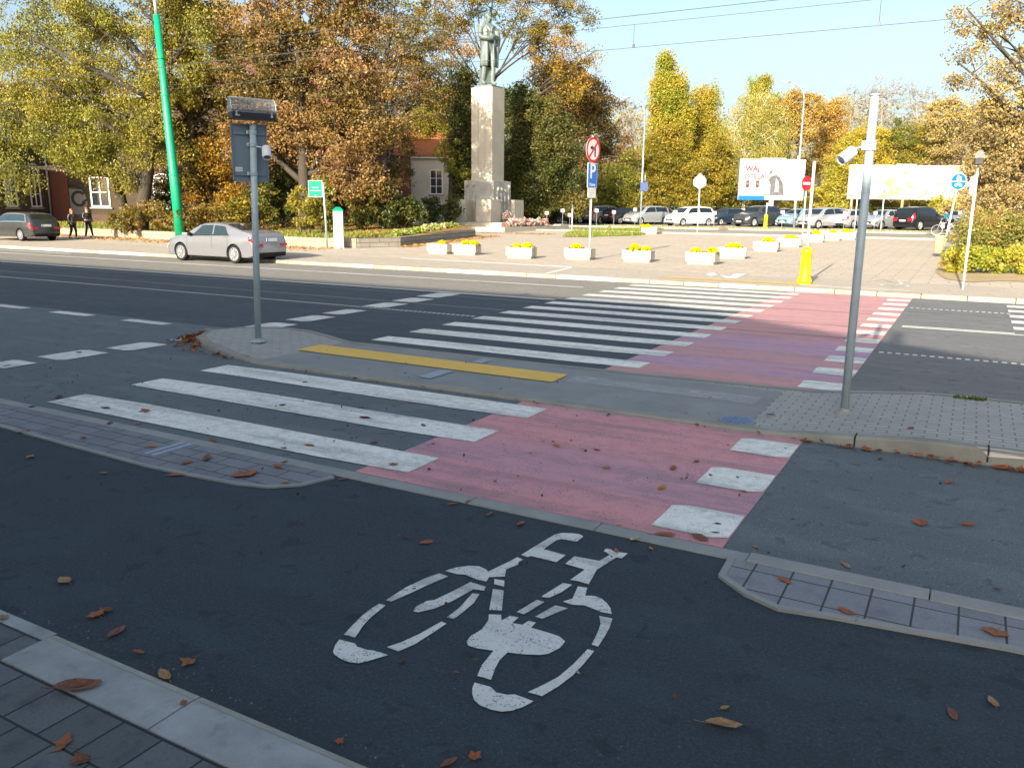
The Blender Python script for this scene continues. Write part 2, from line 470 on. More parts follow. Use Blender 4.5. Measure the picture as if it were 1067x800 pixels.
# tactile paving
def tact(name, cols, pitch=.05):
    t = NT(name); p = t.pos(1, 1, 1, R(38))
    w = t.n('ShaderNodeTexWave', Vector=p, Scale=1/(pitch*6.2832)*6.2832/2/1.0, Distortion=0).outputs['Fac']
    n = t.noise(t.pos(), 6, 6, .7)
    c = t.mix(t.ramp(n, [(.3, 0), (.75, 1)]), cols[0], cols[1])
    c = t.mix(t.math('MULTIPLY', t.ramp(w, [(.05, 1), (.35, 0)]), .45), c, sc(cols[0], .45))
    return t.done(c, .75, .3, height=w, bump=.6, dist=.006)
m_yellow = tact('yellow_tactile', [(.64, .41, .085), (.72, .49, .13)])
sheet('tactile_paving', [[(-8.46, 8.72), (-4.27, 8.66), (-4.29, 9.17), (-8.50, 9.25)]], m_yellow, .044, slope=False)
_w = NT('worn_pale_paint'); _k = _w.noise(_w.pos(3.5, 26, 1), 2.0, 8, .75); _k2 = _w.noise(_w.pos(1, 1, 1), 3, 4)
m_wornt = _w.done(_w.mix(_w.math('MULTIPLY', _w.ramp(_k, [(.50, 0), (.62, 1)]), _w.ramp(_k2, [(.35, .25), (.6, 1)])), (.215, .228, .228), (.46, .48, .47)), .8, .3)
sheet('worn_tactile', [rect(-4.18, -1.9, 8.82, 9.2)], m_wornt, .0358, slope=False)
m_bluet = plain('blue_grey_guide_tile', (.26, .30, .36), .7, .3, local=False)
sheet('guide_tile', [[(-5.84, 8.08), (-5.64, 8.06), (-5.64, 8.62), (-5.84, 8.62)], [(-5.79, 9.25), (-5.62, 9.24), (-5.63, 9.58), (-5.79, 9.58)]], m_bluet, .043, slope=False)

# ------------------------------------------------------------------ markings (children of their road)
def marks(name, polys, mat, z, parent):
    return [sheet(name, [pl], mat, z, parent) for pl in polys]
def rag(x0, x1, y0, y1, s=0):
    """a bar with slightly uneven ends"""
    rr = random.Random(s + int(x0*100) + int(y0*37))
    j = lambda a: rr.uniform(-a, a)
    pts = []
    n = 5
    for i in range(n): pts.append((x0 + (x1-x0)*i/n, y0 + j(.004)))
    for i in range(3): pts.append((x1 + j(.004), y0 + (y1-y0)*(i+.3)/3))
    for i in range(n): pts.append((x1 - (x1-x0)*i/n, y1 + j(.004)))
    for i in range(3): pts.append((x0 + j(.004), y1 - (y1-y0)*(i+.3)/3))
    return pts
sheet('red_cycle_crossing', [[(-4.17, 4.885), (-2.6, 4.88), (-1.18, 4.885), (-1.185, 7.735), (-4.17, 7.735)]], m_red_n, .004, near_road)
PN, WN = 1.0172, .4974
marks('zebra_bar', [rag(-8.54, -3.78, 5.027+PN*i, 5.027+PN*i+WN) for i in range(3)], m_white, .008, near_road)
marks('crossing_block', [rag(-1.70, -1.19, 5.006+PN*i, 5.006+PN*i+WN, 5) for i in range(3)], m_white, .008, near_road)
sheet('red_cycle_crossing', [[(-4.12, 9.82), (-1.17, 9.92), (-1.17, 22.36), (-4.12, 22.36)]], m_red_f, .004, main_road)
marks('zebra_bar', [rag(-8.27, -3.746, 10.187+PN*i, 10.187+PN*i+WN) for i in range(12)], m_white, .008, main_road)
marks('crossing_block', [rag(-1.683, -1.174, 10.12+PN*i, 10.12+PN*i+WN, 5) for i in range(12)], m_white, .008, main_road)
marks('zebra_bar', [rag(.80, 4.8, 17.3+PN*i, 17.3+PN*i+WN) for i in range(5)], m_white, .008, main_road)
# row of blocks across the side street mouth and dashes
blk = [(-11.27, -10.78, 5.82, 6.28), (-11.24, -10.68, 6.55, 7.26), (-11.09, -10.58, 7.5, 8.18), (-10.95, -10.58, 8.5, 9.16)]
marks('give_way_block', [rag(*b) for b in blk], m_line, .008, near_road)
blk = [(-11.05, -10.46, 10.1, 10.85), (-11.12, -10.58, 11.2, 12.0), (-11.2, -10.72, 12.3, 13.1), (-11.3, -10.7, 13.66, 14.5), (-11.4, -10.77, 14.8, 15.6), (-11.5, -10.87, 15.9, 16.9)]
marks('give_way_block', [rag(*b) for b in blk], m_line, .008, main_road)
marks('lane_dash', [rag(x, x+1.15, 9.5, 9.74) for x in (-22.2, -20.0, -17.85, -15.75, -13.55)], m_faint if False else m_line, .008, near_road)
sheet('lane_dash', [rag(-11.43, -10.6, 9.5, 9.71)], m_faint, .0075, near_road)
def line(x0, x1, y, w, m, name='lane_line', z=.006):
    sheet(name, [rect(x0, x1, y-w/2, y+w/2)], m, z, main_road)
line(-120, -8.4, 17.1, .16, m_line); line(-120, -8.5, 16.45, .07, m_faint); line(-120, -8.4, 14.72, .09, m_faint)
line(-120, -9.1, 20.25, .14, m_white); line(-120, -33.5, 21.45, .14, m_white)
line(-1.0, .80, 16.78, .10, m_white); line(-1.0, 40, 16.62, .10, m_white); line(-1.1, .80, 19.3, .05, m_faint)
def dotted(x0, x1, y, m):
    mb = MB(); x = x0
    while x < x1:
        mb.poly([(x, y-.06, .006), (x+.065, y-.06, .006), (x+.065, y+.06, .006), (x, y+.06, .006)]); x += .115
    mb.build('dotted_line', m, main_road, fix=False)
dotted(-70, -8.4, 13.55, m_line); dotted(-1.08, 12, 13.38, m_white); dotted(-1.08, .8, 20.05, m_white)
# seams where steel rails and repairs cross the crossing
seam = plain('dark_seam', (.05, .05, .055), .8, .2, local=False)
for y in (14.55, 16.1, 18.3): sheet('road_seam', [rect(-4.1, -1.2, y, y+.035)], seam, .0065, main_road)

# bicycle symbol in the foreground: each painted stroke is one closed outline
def sym(origin, k, pts): return [(origin[0] + a/k, origin[1] + b/k) for a, b in pts]
A_ = (340, 550); B_ = (480, 540); C_ = (440, 630); K = 5.335
strokes = [
 sym(A_, K, [(660,240),(720,222),(790,212),(850,215),(888,232),(902,246),(1058,168),(1067,172),(1067,205),(1000,232),(992,272),(905,276),(890,300),(830,286),(775,262),(720,258)]),
 sym(A_, K, [(628,254),(678,272),(560,322),(480,360),(362,412),(332,404),(440,334),(540,286)]),
 sym(A_, K, [(296,424),(330,434),(250,498),(200,552),(180,585),(160,612),(98,596),(140,550),(200,490),(250,452)]),
 sym(A_, K, [(72,624),(160,646),(172,664),(228,682),(260,684),(344,710),(240,742),(180,756),(130,750),(84,734),(44,708),(38,690),(50,655)]),
 sym(A_, K, [(640,522),(668,534),(600,580),(490,650),(400,688),(336,664),(420,636),(520,590)]),
 sym(A_, K, [(812,366),(852,370),(820,420),(770,462),(712,508),(670,500),(740,446)]),
 sym(A_, K, [(802,304),(888,330),(876,352),(818,344),(700,410),(600,452),(510,472),(482,466),(500,440),(560,408),(600,404),(700,356)]),
 sym(A_, K, [(934,288),(990,296),(988,330),(934,316)]),
 sym(A_, K, [(926,340),(986,350),(976,460),(906,458)]),
 sym(B_, K, [(316,218),(346,232),(252,286),(246,326),(160,326),(150,300),(250,252)]),
 sym(B_, K, [(336,206),(440,142),(520,94),(560,84),(600,84),(660,90),(682,104),(646,132),(560,118),(530,126),(462,174),(584,208),(532,246),(390,212),(372,218)]),
 sym(B_, K, [(632,214),(770,240),(830,206),(796,186),(806,172),(830,174),(850,186),(928,198),(896,226),(866,220),(756,290),(712,370),(668,358),(650,352),(608,346),(690,288),(580,256)]),
 sym(B_, K, [(652,380),(704,388),(692,432),(740,432),(780,446),(810,470),(832,500),(840,534),(780,522),(690,486),(620,482),(568,464),(622,448)]),
 sym(B_, K, [(770,544),(844,560),(828,610),(800,660),(764,716),(728,704),(760,640),(778,590)]),
 sym(B_, K, [(570,362),(620,372),(560,414),(488,446),(448,438)]),
 sym(B_, K, [(424,456),(466,468),(380,522),(350,538),(312,524)]),
 sym(B_, K, [(526,486),(596,502),(540,524),(454,560),(414,548)]),
 sym(C_, K, [(370,56),(438,58),(440,90),(490,64),(536,74),(500,104),(556,114),(592,92),(632,102),(604,130),(700,158),(760,178),(794,206),(770,240),(700,276),(650,282),(560,278),(474,268),(430,310),(404,360),(382,420),(306,398),(330,340),(370,290),(396,258),(300,244),(256,230),(246,208),(270,176),(330,140),(352,112),(368,86)]),
 sym(C_, K, [(290,436),(380,460),(410,490),(470,504),(514,502),(620,540),(560,572),(500,592),(440,598),(380,586),(320,562),(288,532),(278,500),(278,468)]),
 sym(C_, K, [(920,250),(956,262),(900,330),(840,394),(760,456),(666,512),(586,490),(680,446),(760,402),(840,334)]),
]
for i, s_ in enumerate(strokes):
    sheet('bicycle_symbol', [[tuple(at(u, v)[:2]) for u, v in s_]], m_symbol, .004 + .0006*(i % 4), cycle)
# symbols on the far pavement
m_wp2 = plain('sunlit_white_paint', (.55, .55, .51), .75, .3, local=False, dirt=.4)
def ring(mb, c, r, w, z, n=24, sq=1.0):
    for i in range(n):
        a, b = 2*math.pi*i/n, 2*math.pi*(i+1)/n
        mb.poly([(c[0]+rr*math.cos(t), c[1]+rr*math.sin(t)*sq, zt(c[1]+rr*math.sin(t)*sq)+z) for t, rr in ((a, r-w), (a, r+w), (b, r+w), (b, r-w))])
def stroke(mb, p, q, w, z):
    p, q = Vector(p), Vector(q); d = (q-p).normalized(); n = Vector((-d.y, d.x))*w
    mb.poly([(c.x, c.y, zt(c.y)+z) for c in (p-n, q-n, q+n, p+n)])
far_walk_marks = MB(); fz = .012
ring(far_walk_marks, (-1.75, 24.3), .34, .035, fz); ring(far_walk_marks, (-2.1, 25.85), .34, .035, fz)
for p, q in (((-1.75, 24.3), (-1.6, 24.95)), ((-1.6, 24.95), (-2.1, 25.85)), ((-1.6, 24.95), (-1.75, 25.6)), ((-1.75, 25.6), (-2.1, 25.85)), ((-1.3, 25.0), (-1.75, 24.3)), ((-1.45, 25.7), (-1.9, 25.55))):
    stroke(far_walk_marks, p, q, .035, fz)
# ------------------------------------------------------------------ far pavement and square
m_square = bricks('square_slabs', (.45, .385, .305), (.50, .435, .345), (.27, .235, .185), 1.0, .5, .016, var=.38, rough=.9, bump=.3)
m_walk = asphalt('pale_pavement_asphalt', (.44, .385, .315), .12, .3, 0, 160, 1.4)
sheet('square', [[(-110, Y0), (60, Y0), (60, 53.6), (-110, 53.6)]], m_square, 0)
walk = sheet('far_pavement', [[(-200, Y0), (-9.0, Y0), (-9.0, 25.4), (-30, 25.8), (-47, 27.2), (-200, 27.2)], [(-9, Y0), (60, Y0), (60, 25.1), (-9, 25.4)]], m_walk, .004)
wk = far_walk_marks.build('bicycle_symbol', m_wp2, walk, fix=False)
wm = MB(); fz = .012   # walking figure painted beside it, head and striding body
pts = [at(u, v) for u, v in ((735,286),(744,284),(748,287),(740,288.5))]
wm.poly([(q[0], q[1], zt(q[1])+fz) for q in pts])
pts = [at(u, v) for u, v in ((749,286.5),(760,288.2),(766,285),(778,286),(771,288.6),(768,291),(756,290.4))]
wm.poly([(q[0], q[1], zt(q[1])+fz) for q in pts])
wm.build('walker_symbol', m_wp2, walk, fix=False)
mt = tact('sunlit_yellow_tactile', [(.52, .35, .10), (.60, .42, .14)])
sheet('tactile_paving', [[(-8.0, 23.25), (-4.05, 23.2), (-4.05, 23.62), (-8.0, 23.68)]], mt, .012)
sheet('white_edge_band', [[(-4.0, 22.98), (-1.3, 22.95), (-1.3, 23.16), (-4.0, 23.2)]], m_kerb_w, .010)
sheet('parking_line', [[tuple(at(u, v)[:2]) for u, v in ((418,268.6),(596,278.0),(596,279.2),(418,269.4))], [tuple(at(u, v)[:2]) for u, v in ((594,278.4),(597,279.2),(571,285.6),(567,285.2))]], m_wp2, .008)
# far kerb, flush at the crossing, some stones whitewashed
rr = random.Random(3)
ks = [MB(), MB()]
x = -120.0
while x < 60:
    h = KERB + .012
    if -8.6 < x < -1.2: h = .105
    white = (x < -9.5 and rr.random() < .3) or rr.random() < .05
    ks[1 if white else 0].box((x+.5, 22.5, h/2-.04), (.985, .19, h+.08 + rr.uniform(-.004, .004)))
    x += 1.0
for mb, m in zip(ks, (m_kerb_f, m_kerb_w)):
    o = mb.build('far_kerb', m, None, bevel=.015); o['kind'] = 'structure'
sheet('kerb_ramp', [[(-8.6, 22.59), (-1.2, 22.59), (-1.2, 23.0), (-8.6, 23.0)]], m_walk, .006)

# grass, beds, back road and car park
m_grass = plain('grass_soil', (.12, .17, .035), .95, .1, 0, .35, 1.2, local=False)
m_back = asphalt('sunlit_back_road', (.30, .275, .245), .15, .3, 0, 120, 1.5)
sheet('back_road', [[(-120, 53.6), (80, 53.6), (80, 62.4), (-120, 62.4)]], m_back, .004)
sheet('verge', [[(-120, 62.4), (80, 62.4), (80, 65.3), (-120, 65.3)]], m_grass, .05)
sheet('car_park', [[(-120, 65.3), (80, 65.3), (80, 84), (-120, 84)]], m_back, .0)
kb = MB(); kb.box((-20, 53.55, zt(53.55)+.04), (200, .2, .12)); kb.box((-20, 62.4, zt(62.4)+.05), (200, .2, .14)); kb.box((-20, 65.3, zt(65.3)+.05), (200, .2, .14))
o = kb.build('back_kerb', m_kerb_f); o['kind'] = 'structure'

WALL_T = .44
LAWN = [(-130, 31.4), (-50, 31.4), (-35.9, 30.05), (-26.6, 29.55), (-25.2, 30.3), (-24.15, 32.2), (-26.35, 42.4), (-28.2, 43.6), (-36, 46.5), (-44, 56), (-130, 110)]
def lawn_z(x, y): return zt(y) + WALL_T - .04 + min(.35, max(0, (y-34)*.02))
mb = MB(); mb.poly([(q[0], q[1], lawn_z(*q)) for q in LAWN]); 
m_lawn = NT('leafy_lawn'); _p = m_lawn.pos()
_c = m_lawn.mix(m_lawn.ramp(m_lawn.noise(_p, .5, 5, .6), [(.42, 0), (.56, 1)]), (.12, .20, .03), (.30, .21, .06))
_c = m_lawn.mix(m_lawn.ramp(m_lawn.noise(_p, 9, 5, .7), [(.35, 0), (.65, 1)]), _c, (.30, .16, .05))
m_lawn = m_lawn.done(_c, .95, .1, height=m_lawn.noise(_p, 40, 4), bump=.8, dist=.05)
o = mb.build('lawn', m_lawn, fix=False); o['kind'] = 'structure'
gp = [tuple(at(u, v)[:2]) for u, v in ((586,246.8),(597,240.2),(640,238.6),(692,238.4),(668,245.4),(640,246.2),(610,247.2))]
sheet('lawn_patch', [gp], m_grass, .016)

# grass blades as ground cover
def grass(name, polys, n, h, cols, zf, seed):
    rng = np.random.default_rng(seed); pts = []
    for poly in polys:
        P = np.array(poly); lo, hi = P.min(0), P.max(0); k = 0
        def inside(q):
            c = False; j = len(P)-1
            for i in range(len(P)):
                if (P[i,1] > q[1]) != (P[j,1] > q[1]) and q[0] < (P[j,0]-P[i,0])*(q[1]-P[i,1])/(P[j,1]-P[i,1])+P[i,0]: c = not c
                j = i
            return c
        while k < n:
            q = lo + (hi-lo)*rng.random(2)
            if inside(q): pts.append((q[0], q[1], zf(q[0], q[1]))); k += 1
    P = np.array(pts); N = len(P)
    a = rng.random(N)*6.283; w = .03*np.ones(N); hh = h*(.5+rng.random(N))
    dx = np.stack([np.cos(a), np.sin(a), np.zeros(N)], 1)*w[:, None]
    tipv = np.stack([rng.normal(0, .35, N)*hh, rng.normal(0, .35, N)*hh, hh], 1)
    V = np.stack([P-dx, P+dx, P+tipv], 1).reshape(-1, 3)
    Fq = np.arange(3*N).reshape(N, 3)
    me = faces_mesh(V, Fq, rng.random(N), pts_per=3)
    o = link_mesh(name, me, leafmat(name+'_blades', cols, .3)); o['kind'] = 'stuff'
    return o
GC = [(.10, .20, .02), (.16, .26, .03), (.26, .26, .05), (.30, .20, .06)]
tag(grass('lawn_grass', [[(-60, 31.7), (-36, 30.4), (-26.7, 29.8), (-25.3, 30.5), (-24.4, 32.4), (-27, 36.5), (-60, 37)]], 9000, .12, GC, lawn_z, 1), 'short green grass behind the low stone wall', 'grass')
tag(grass('lawn_grass', [gp], 5000, .12, GC, lambda x, y: zt(y)+.016, 2), 'bright green grass patch right of the monument', 'grass')
tag(grass('verge_grass', [rect(-40, 8, 62.6, 65.2)], 5000, .12, [(.14, .18, .03), (.28, .27, .06), (.36, .30, .12)], lambda x, y: zt(y)+.05, 3), 'thin dry grass verge in front of the parked cars', 'grass')

# low stone walls
m_stone = bricks('stone_wall_blocks', (.36, .30, .20), (.42, .36, .26), (.20, .17, .12), .75, .22, .014, axes='xz', var=.35, bump=.8)
m_stone2 = bricks('shaded_wall_side', (.27, .25, .21), (.33, .30, .25), (.12, .11, .10), .9, .21, .016, axes='yz', var=.4, bump=.8)  # side turned from the sun; its shade is put into the colour
def wall(path, name, label, mats, h=WALL_T, t=.32):
    mb = MB(); cap = MB()
    for (a, b) in zip(path[:-1], path[1:]):
        a, b = Vector(a), Vector(b); d = (b-a); n = Vector((-d.y, d.x)).normalized()*t
        za, zb = zt(a.y), zt(b.y)
        vs = [(a.x, a.y, za-.1), (b.x, b.y, zb-.1), (b.x+n.x, b.y+n.y, zb-.1), (a.x+n.x, a.y+n.y, za-.1)]
        vs += [(v[0], v[1], (za if i in (0, 3) else zb)+h) for i, v in enumerate(vs)]
        mb.add(vs, [(0,3,2,1),(4,5,6,7),(0,1,5,4),(1,2,6,5),(2,3,7,6),(3,0,4,7)])
    return tag(mb.build(name, mats, bevel=.02), label, 'wall')
wall([(-110, 31.6), (-50, 31.4), (-35.9, 29.95), (-26.85, 29.35), (-25.05, 30.0)], 'stone_wall', 'low pale stone retaining wall running behind both parked cars', m_stone)
wall([(-25.0, 30.05), (-24.05, 32.06), (-26.2, 42.4)], 'stone_wall', 'low dark stone wall returning from the corner towards the monument', m_stone2)
# ------------------------------------------------------------------ trees and shrubs
BK = bark('grey_bark', (.065, .055, .043)); BKP = bark('pale_bark', (.26, .23, .19)); BKB = bark('birch_bark', (.55, .53, .48))
def lerp(a, b, t): return a + (b-a)*t
def curve_pts(p, q, sag, n, rng, wig=.05):
    p, q = np.array(p, float), np.array(q, float); L = np.linalg.norm(q-p)
    ctrl = (p+q)/2 + np.array([0, 0, sag*L]) + rng.normal(0, wig*L, 3)
    t = np.linspace(0, 1, n)[:, None]
    return (1-t)**2*p + 2*t*(1-t)*ctrl + t*t*q

def leaves(cent, per, rad, size, rng, droop=0, ctint=None, flat=.65, spread=.25, aspect=.55):
    """leaf quads round clump centres -> V, F, tint"""
    N = len(cent)*per
    c = np.repeat(cent, per, 0)
    r_ = np.repeat(rad, per) if hasattr(rad, '__len__') else np.full(N, rad)
    off = rng.normal(0, 1, (N, 3)); off *= (rng.random(N)**.4/np.maximum(np.linalg.norm(off, axis=1), 1e-6))[:, None]
    off = off*r_[:, None]*np.array([1, 1, flat])
    if droop: off[:, 2] -= droop*np.abs(rng.normal(0, 1, N))*r_
    p = c + off
    a = rng.normal(0, 1, (N, 3)); a[:, 2] -= .45 + 2.5*droop; a /= np.linalg.norm(a, axis=1)[:, None]
    b = rng.normal(0, 1, (N, 3)); b -= a*(a*b).sum(1)[:, None]; b /= np.linalg.norm(b, axis=1)[:, None]
    L = size*(.6+.8*rng.random(N))
    a *= L[:, None]*.5; b *= L[:, None]*aspect*.5
    V = np.stack([p-a, p-.1*a+b, p+a, p-.1*a-b], 1).reshape(-1, 3)
    Fq = np.arange(4*N).reshape(N, 4)
    ct = np.repeat(ctint if ctint is not None else rng.random(len(cent)), per)
    tint = np.clip(ct + rng.normal(0, spread*.6, N), 0, 1)
    return V, Fq, tint

def tree(name, label, base, lobes, pal, seed, trunk_r=.25, fork=.35, size=.22, per=55, clump=.55, barkm=None, group=None,
         droop=0, cat='tree', lean=(0, 0), tint_by_lobe=True, twig=.022, hollow=.45, limb_k=.42, spread=.25, flat=.65, bare=0, aspect=.55, trunk_top=None):
    rng = np.random.default_rng(seed)
    base = np.array(base, float); per = int(per*2.4); clump *= .97; size *= .68
    root = empty(name, base, 0, label, cat, group)
    L = [(np.array(c, float)-base, np.array(r if hasattr(r, '__len__') else (r, r, r), float), n) for c, r, n in lobes]
    topl = max(L, key=lambda q: q[0][2]+q[1][2]*.5)
    top = topl[0].copy() if trunk_top is None else np.array(trunk_top, float)-base
    tk = MB(); NP = 9
    tp = curve_pts((0, 0, -.3), (lerp(lean[0], top[0], .8), lerp(lean[1], top[1], .8), top[2]), 0, NP, rng, .03)
    tr = trunk_r*np.linspace(1, .22, NP)**.9; tr[0] *= 1.35
    tk.tube(tp, tr, 10)
    samp = [tp[i] for i in range(2, NP)]; srad = [tr[i] for i in range(2, NP)]
    cents = []; tints = []; lobe_of = []
    for li, (c, r, n) in enumerate(L):
        n = int(n*(1.35 if bare < .5 else 1))
        f = max(fork*top[2], min(c[2]-.55*np.hypot(c[0], c[1]) - r[2]*.3, top[2]*.9))
        f *= rng.uniform(.82, 1.06)
        k = np.interp(f, tp[:, 2], np.arange(NP)); i0 = int(min(NP-2, max(0, math.floor(k)))); fr = k-i0
        st = lerp(tp[i0], tp[i0+1], fr); sr = lerp(tr[i0], tr[i0+1], fr)
        end = c + np.array([c[0]*.12, c[1]*.12, r[2]*.35])
        pts = curve_pts(st, end, .08, 8, rng, .09)
        rad = np.linspace(sr*limb_k*1.5, max(.03, sr*.12), 8)
        tk.tube(pts, rad, 7)
        mypts = list(pts[2:]); myr = list(rad[2:])
        # secondary limbs inside the lobe
        for s_ in range(max(2, n//9)):
            d = rng.normal(0, 1, 3); d[2] = abs(d[2])*.6; d /= np.linalg.norm(d)
            j = rng.integers(2, 7)
            e = c + d*r*.72
            q = curve_pts(pts[j], e, .06, 5, rng, .08)
            rr_ = np.linspace(rad[j]*.6, .02, 5); tk.tube(q, rr_, 5)
            mypts += list(q[1:]); myr += list(rr_[1:])
        MP = np.array(mypts)
        ltint = rng.random()
        for _ in range(n):
            d = rng.normal(0, 1, 3); d /= np.linalg.norm(d)
            q = c + d*r*(hollow + (1-hollow)*rng.random()**.6)*rng.uniform(.8, 1.08)
            if q[2] < .4: q[2] = .4 + rng.random()*.5
            dist = np.linalg.norm(MP-q, axis=1) + np.maximum(0, MP[:, 2]-q[2])*(.0 if droop else .9)
            j = int(np.argmin(dist))
            w = curve_pts(MP[j], q, .05 if not droop else .15, 4, rng, .07)
            tk.tube(w, [min(.05, myr[j]*.7), twig, twig*.8, twig*.5], 4, False)
            if bare and rng.random() < bare:
                for _k in range(3):
                    e = q + rng.normal(0, .45, 3)*clump*1.6 + np.array([0, 0, .35*clump]); tk.tube([w[-2], e], [twig*.6, twig*.3], 3, False)
                continue
            cents.append(q); tints.append(np.clip((.65*ltint + .35*rng.random()) if tint_by_lobe else rng.random(), 0, 1))
    tk.build('trunk', barkm or BK, root, smooth=True, fix=False)
    if cents:
        cents = np.array(cents); rad = clump*(.6+.8*rng.random(len(cents)))
        V, Fq, ti = leaves(cents, per, rad, size, rng, droop, np.array(tints), flat, spread, aspect)
        link_mesh('crown', faces_mesh(V, Fq, ti), pal, root)
    return root

def shrub(name, label, base, lobes, pal, seed, size=.12, per=60, clump=.28, group=None, cat='bush', stems=9, spread=.25, kind=None):
    rng = np.random.default_rng(seed); base = np.array(base, float)
    root = empty(name, base, 0, label, cat, group)
    cents = []; tints = []; tk = MB()
    for c, r, n in lobes:
        c = np.array(c, float)-base; r = np.array(r if hasattr(r, '__len__') else (r, r, r), float); lt = rng.random()
        k0 = len(cents)
        for _ in range(n):
            d = rng.normal(0, 1, 3); d /= np.linalg.norm(d)
            q = c + d*r*(.35 + .65*rng.random()**.5)*rng.uniform(.8, 1.1)
            q[2] = max(q[2], .06 + rng.random()*.12)
            cents.append(q); tints.append(np.clip(.5*lt+.5*rng.random(), 0, 1))
        tk = MB()
        for _ in range(stems):
            q = cents[rng.integers(k0, len(cents))]
            tk.tube(curve_pts((c[0]+rng.normal(0, .3)*r[0], c[1]+rng.normal(0, .3)*r[1], -.1), q, .1, 4, rng), [.02, .016, .012, .006], 4, False)
        tk.build('stem', BK, root, fix=False)
    cents = np.array(cents)
    V, Fq, ti = leaves(cents, per, clump*(.6+.8*rng.random(len(cents))), size, rng, 0, np.array(tints), .8, spread)
    link_mesh('foliage', faces_mesh(V, Fq, ti), pal, root)
    return root

def LB(dep, items, dy=.9):
    """lobes given as (u, v, ru, rv, n[, extra depth])"""
    out = []
    for it in items:
        u, v, ru, rv, n = it[:5]; dd = dep + (it[5] if len(it) > 5 else 0); k = dd/F_PX
        out.append((P3(u, v, dd), (ru*k, ru*k*dy, rv*k), n))
    return out

PAL_LOCUST = leafmat('locust_leaves', [(.13, .16, .022), (.25, .25, .035), (.37, .33, .045), (.44, .33, .05)], .3, 0.78)
PAL_GOLD = leafmat('golden_maple_leaves', [(.08, .10, .015), (.26, .20, .025), (.42, .27, .03), (.46, .22, .03)], .25, 0.78)
PAL_RUST = leafmat('rusty_oak_leaves', [(.08, .09, .022), (.22, .16, .04), (.34, .21, .065), (.42, .25, .095)], .25, 0.74)
PAL_DARK = leafmat('dark_green_leaves', [(.022, .035, .010), (.04, .055, .013), (.075, .085, .018), (.16, .13, .02)], .2, 1.25)
PAL_YEW = leafmat('dark_olive_leaves', [(.032, .045, .012), (.06, .075, .018), (.11, .11, .025), (.20, .15, .03)], .2)
PAL_OLIVE = leafmat('olive_yellow_leaves', [(.13, .16, .025), (.27, .27, .04), (.42, .36, .05), (.48, .33, .06)], .45, 0.88)
PAL_POP = leafmat('poplar_leaves', [(.20, .25, .025), (.30, .32, .035), (.42, .37, .045), (.48, .36, .05)], .35)
PAL_BIRCH = leafmat('birch_leaves', [(.20, .23, .05), (.31, .31, .06), (.40, .36, .08), (.46, .36, .06)], .35)
PAL_MAPLE = leafmat('green_maple_leaves', [(.08, .10, .015), (.18, .17, .02), (.34, .27, .03), (.44, .30, .04)], .35, 0.9)
PAL_ORANGE = leafmat('orange_leaves', [(.28, .20, .05), (.40, .27, .06), (.46, .33, .07), (.38, .20, .06)], .3)
PAL_BROWN = leafmat('dry_brown_leaves', [(.18, .14, .06), (.29, .22, .09), (.37, .28, .11), (.46, .36, .10)], .25)
PAL_YELLOW = leafmat('yellow_leaves', [(.27, .27, .03), (.38, .34, .04), (.48, .38, .05), (.46, .32, .05)], .35)
PAL_HEDGE = leafmat('hedge_leaves', [(.12, .15, .03), (.22, .22, .05), (.32, .28, .07), (.36, .22, .07)], .35)
PAL_LOWB = leafmat('low_bush_leaves', [(.22, .27, .03), (.34, .37, .04), (.44, .42, .05), (.46, .32, .06)], .4)

def lawn_pt(u, dep):
    q = ground_at(u, dep); q[2] = lawn_z(q[0], q[1]); return q

# --- left of the monument
tree('young_tree', 'small yellow-green tree in front of the pale house window', lawn_pt(474, 68), LB(68, [(476,170,13,12,12),(464,160,12,10,9),(482,186,10,12,9),(470,148,10,9,6)]), PAL_OLIVE, 10, .09, .3, .2, 40, .5)
tree('locust_tree', 'tall yellow-green tree with bare arching limbs, behind two walking people', lawn_pt(141, 47), LB(47, [
    (150,-20,60,55,26),(95,40,50,45,26),(45,85,48,38,26),(20,40,38,30,12),(150,75,45,45,24),(110,120,48,40,28),(60,140,45,34,22),(10,130,30,32,14),(165,140,34,40,18),(85,160,30,24,16),(140,180,26,26,10),(195,30,40,50,22),(190,-30,50,40,18),(30,-20,60,45,24),(85,-30,40,40,16),(15,180,22,24,8),(85,155,34,28,26)]),
    PAL_LOCUST, 11, .42, .2, .19, 88, .85, droop=.22, twig=.02, hollow=.35, lean=(-.4, 0), aspect=.5)
tree('locust_tree', 'second leaning trunk with thin yellow crown, close beside the tall yellow-green tree', lawn_pt(131, 50), LB(50, [
    (105,95,36,40,14),(75,30,40,40,14),(118,30,34,36,12),(58,110,34,28,12)]), PAL_LOCUST, 12, .33, .35, .19, 84, .8, droop=.2, lean=(-.8, 0), hollow=.35)
tree('golden_maple', 'gold and green maple just right of the green pole', lawn_pt(206, 50), LB(50, [
    (205,40,44,50,34),(215,110,46,44,40),(195,165,40,34,32),(235,165,40,34,32),(255,120,34,40,24),(200,-30,50,50,22),(180,110,26,36,14),(225,205,44,18,18)]),
    PAL_GOLD, 13, .3, .25, .22, 76, .8)
tree('rusty_oak', 'broad rust-brown oak behind the grey sign post', lawn_pt(318, 47), LB(47, [
    (260,75,40,40,36),(300,60,44,44,40),(340,95,48,44,44),(300,130,44,40,40),(350,150,48,40,44),(375,60,40,44,32),(330,10,50,44,34),(270,20,44,40,24),(385,120,38,40,32),(310,-40,60,40,24),(370,0,40,40,20),(265,150,36,30,18),(370,190,38,24,22)]),
    PAL_RUST, 14, .38, .22, .24, 58, .75)
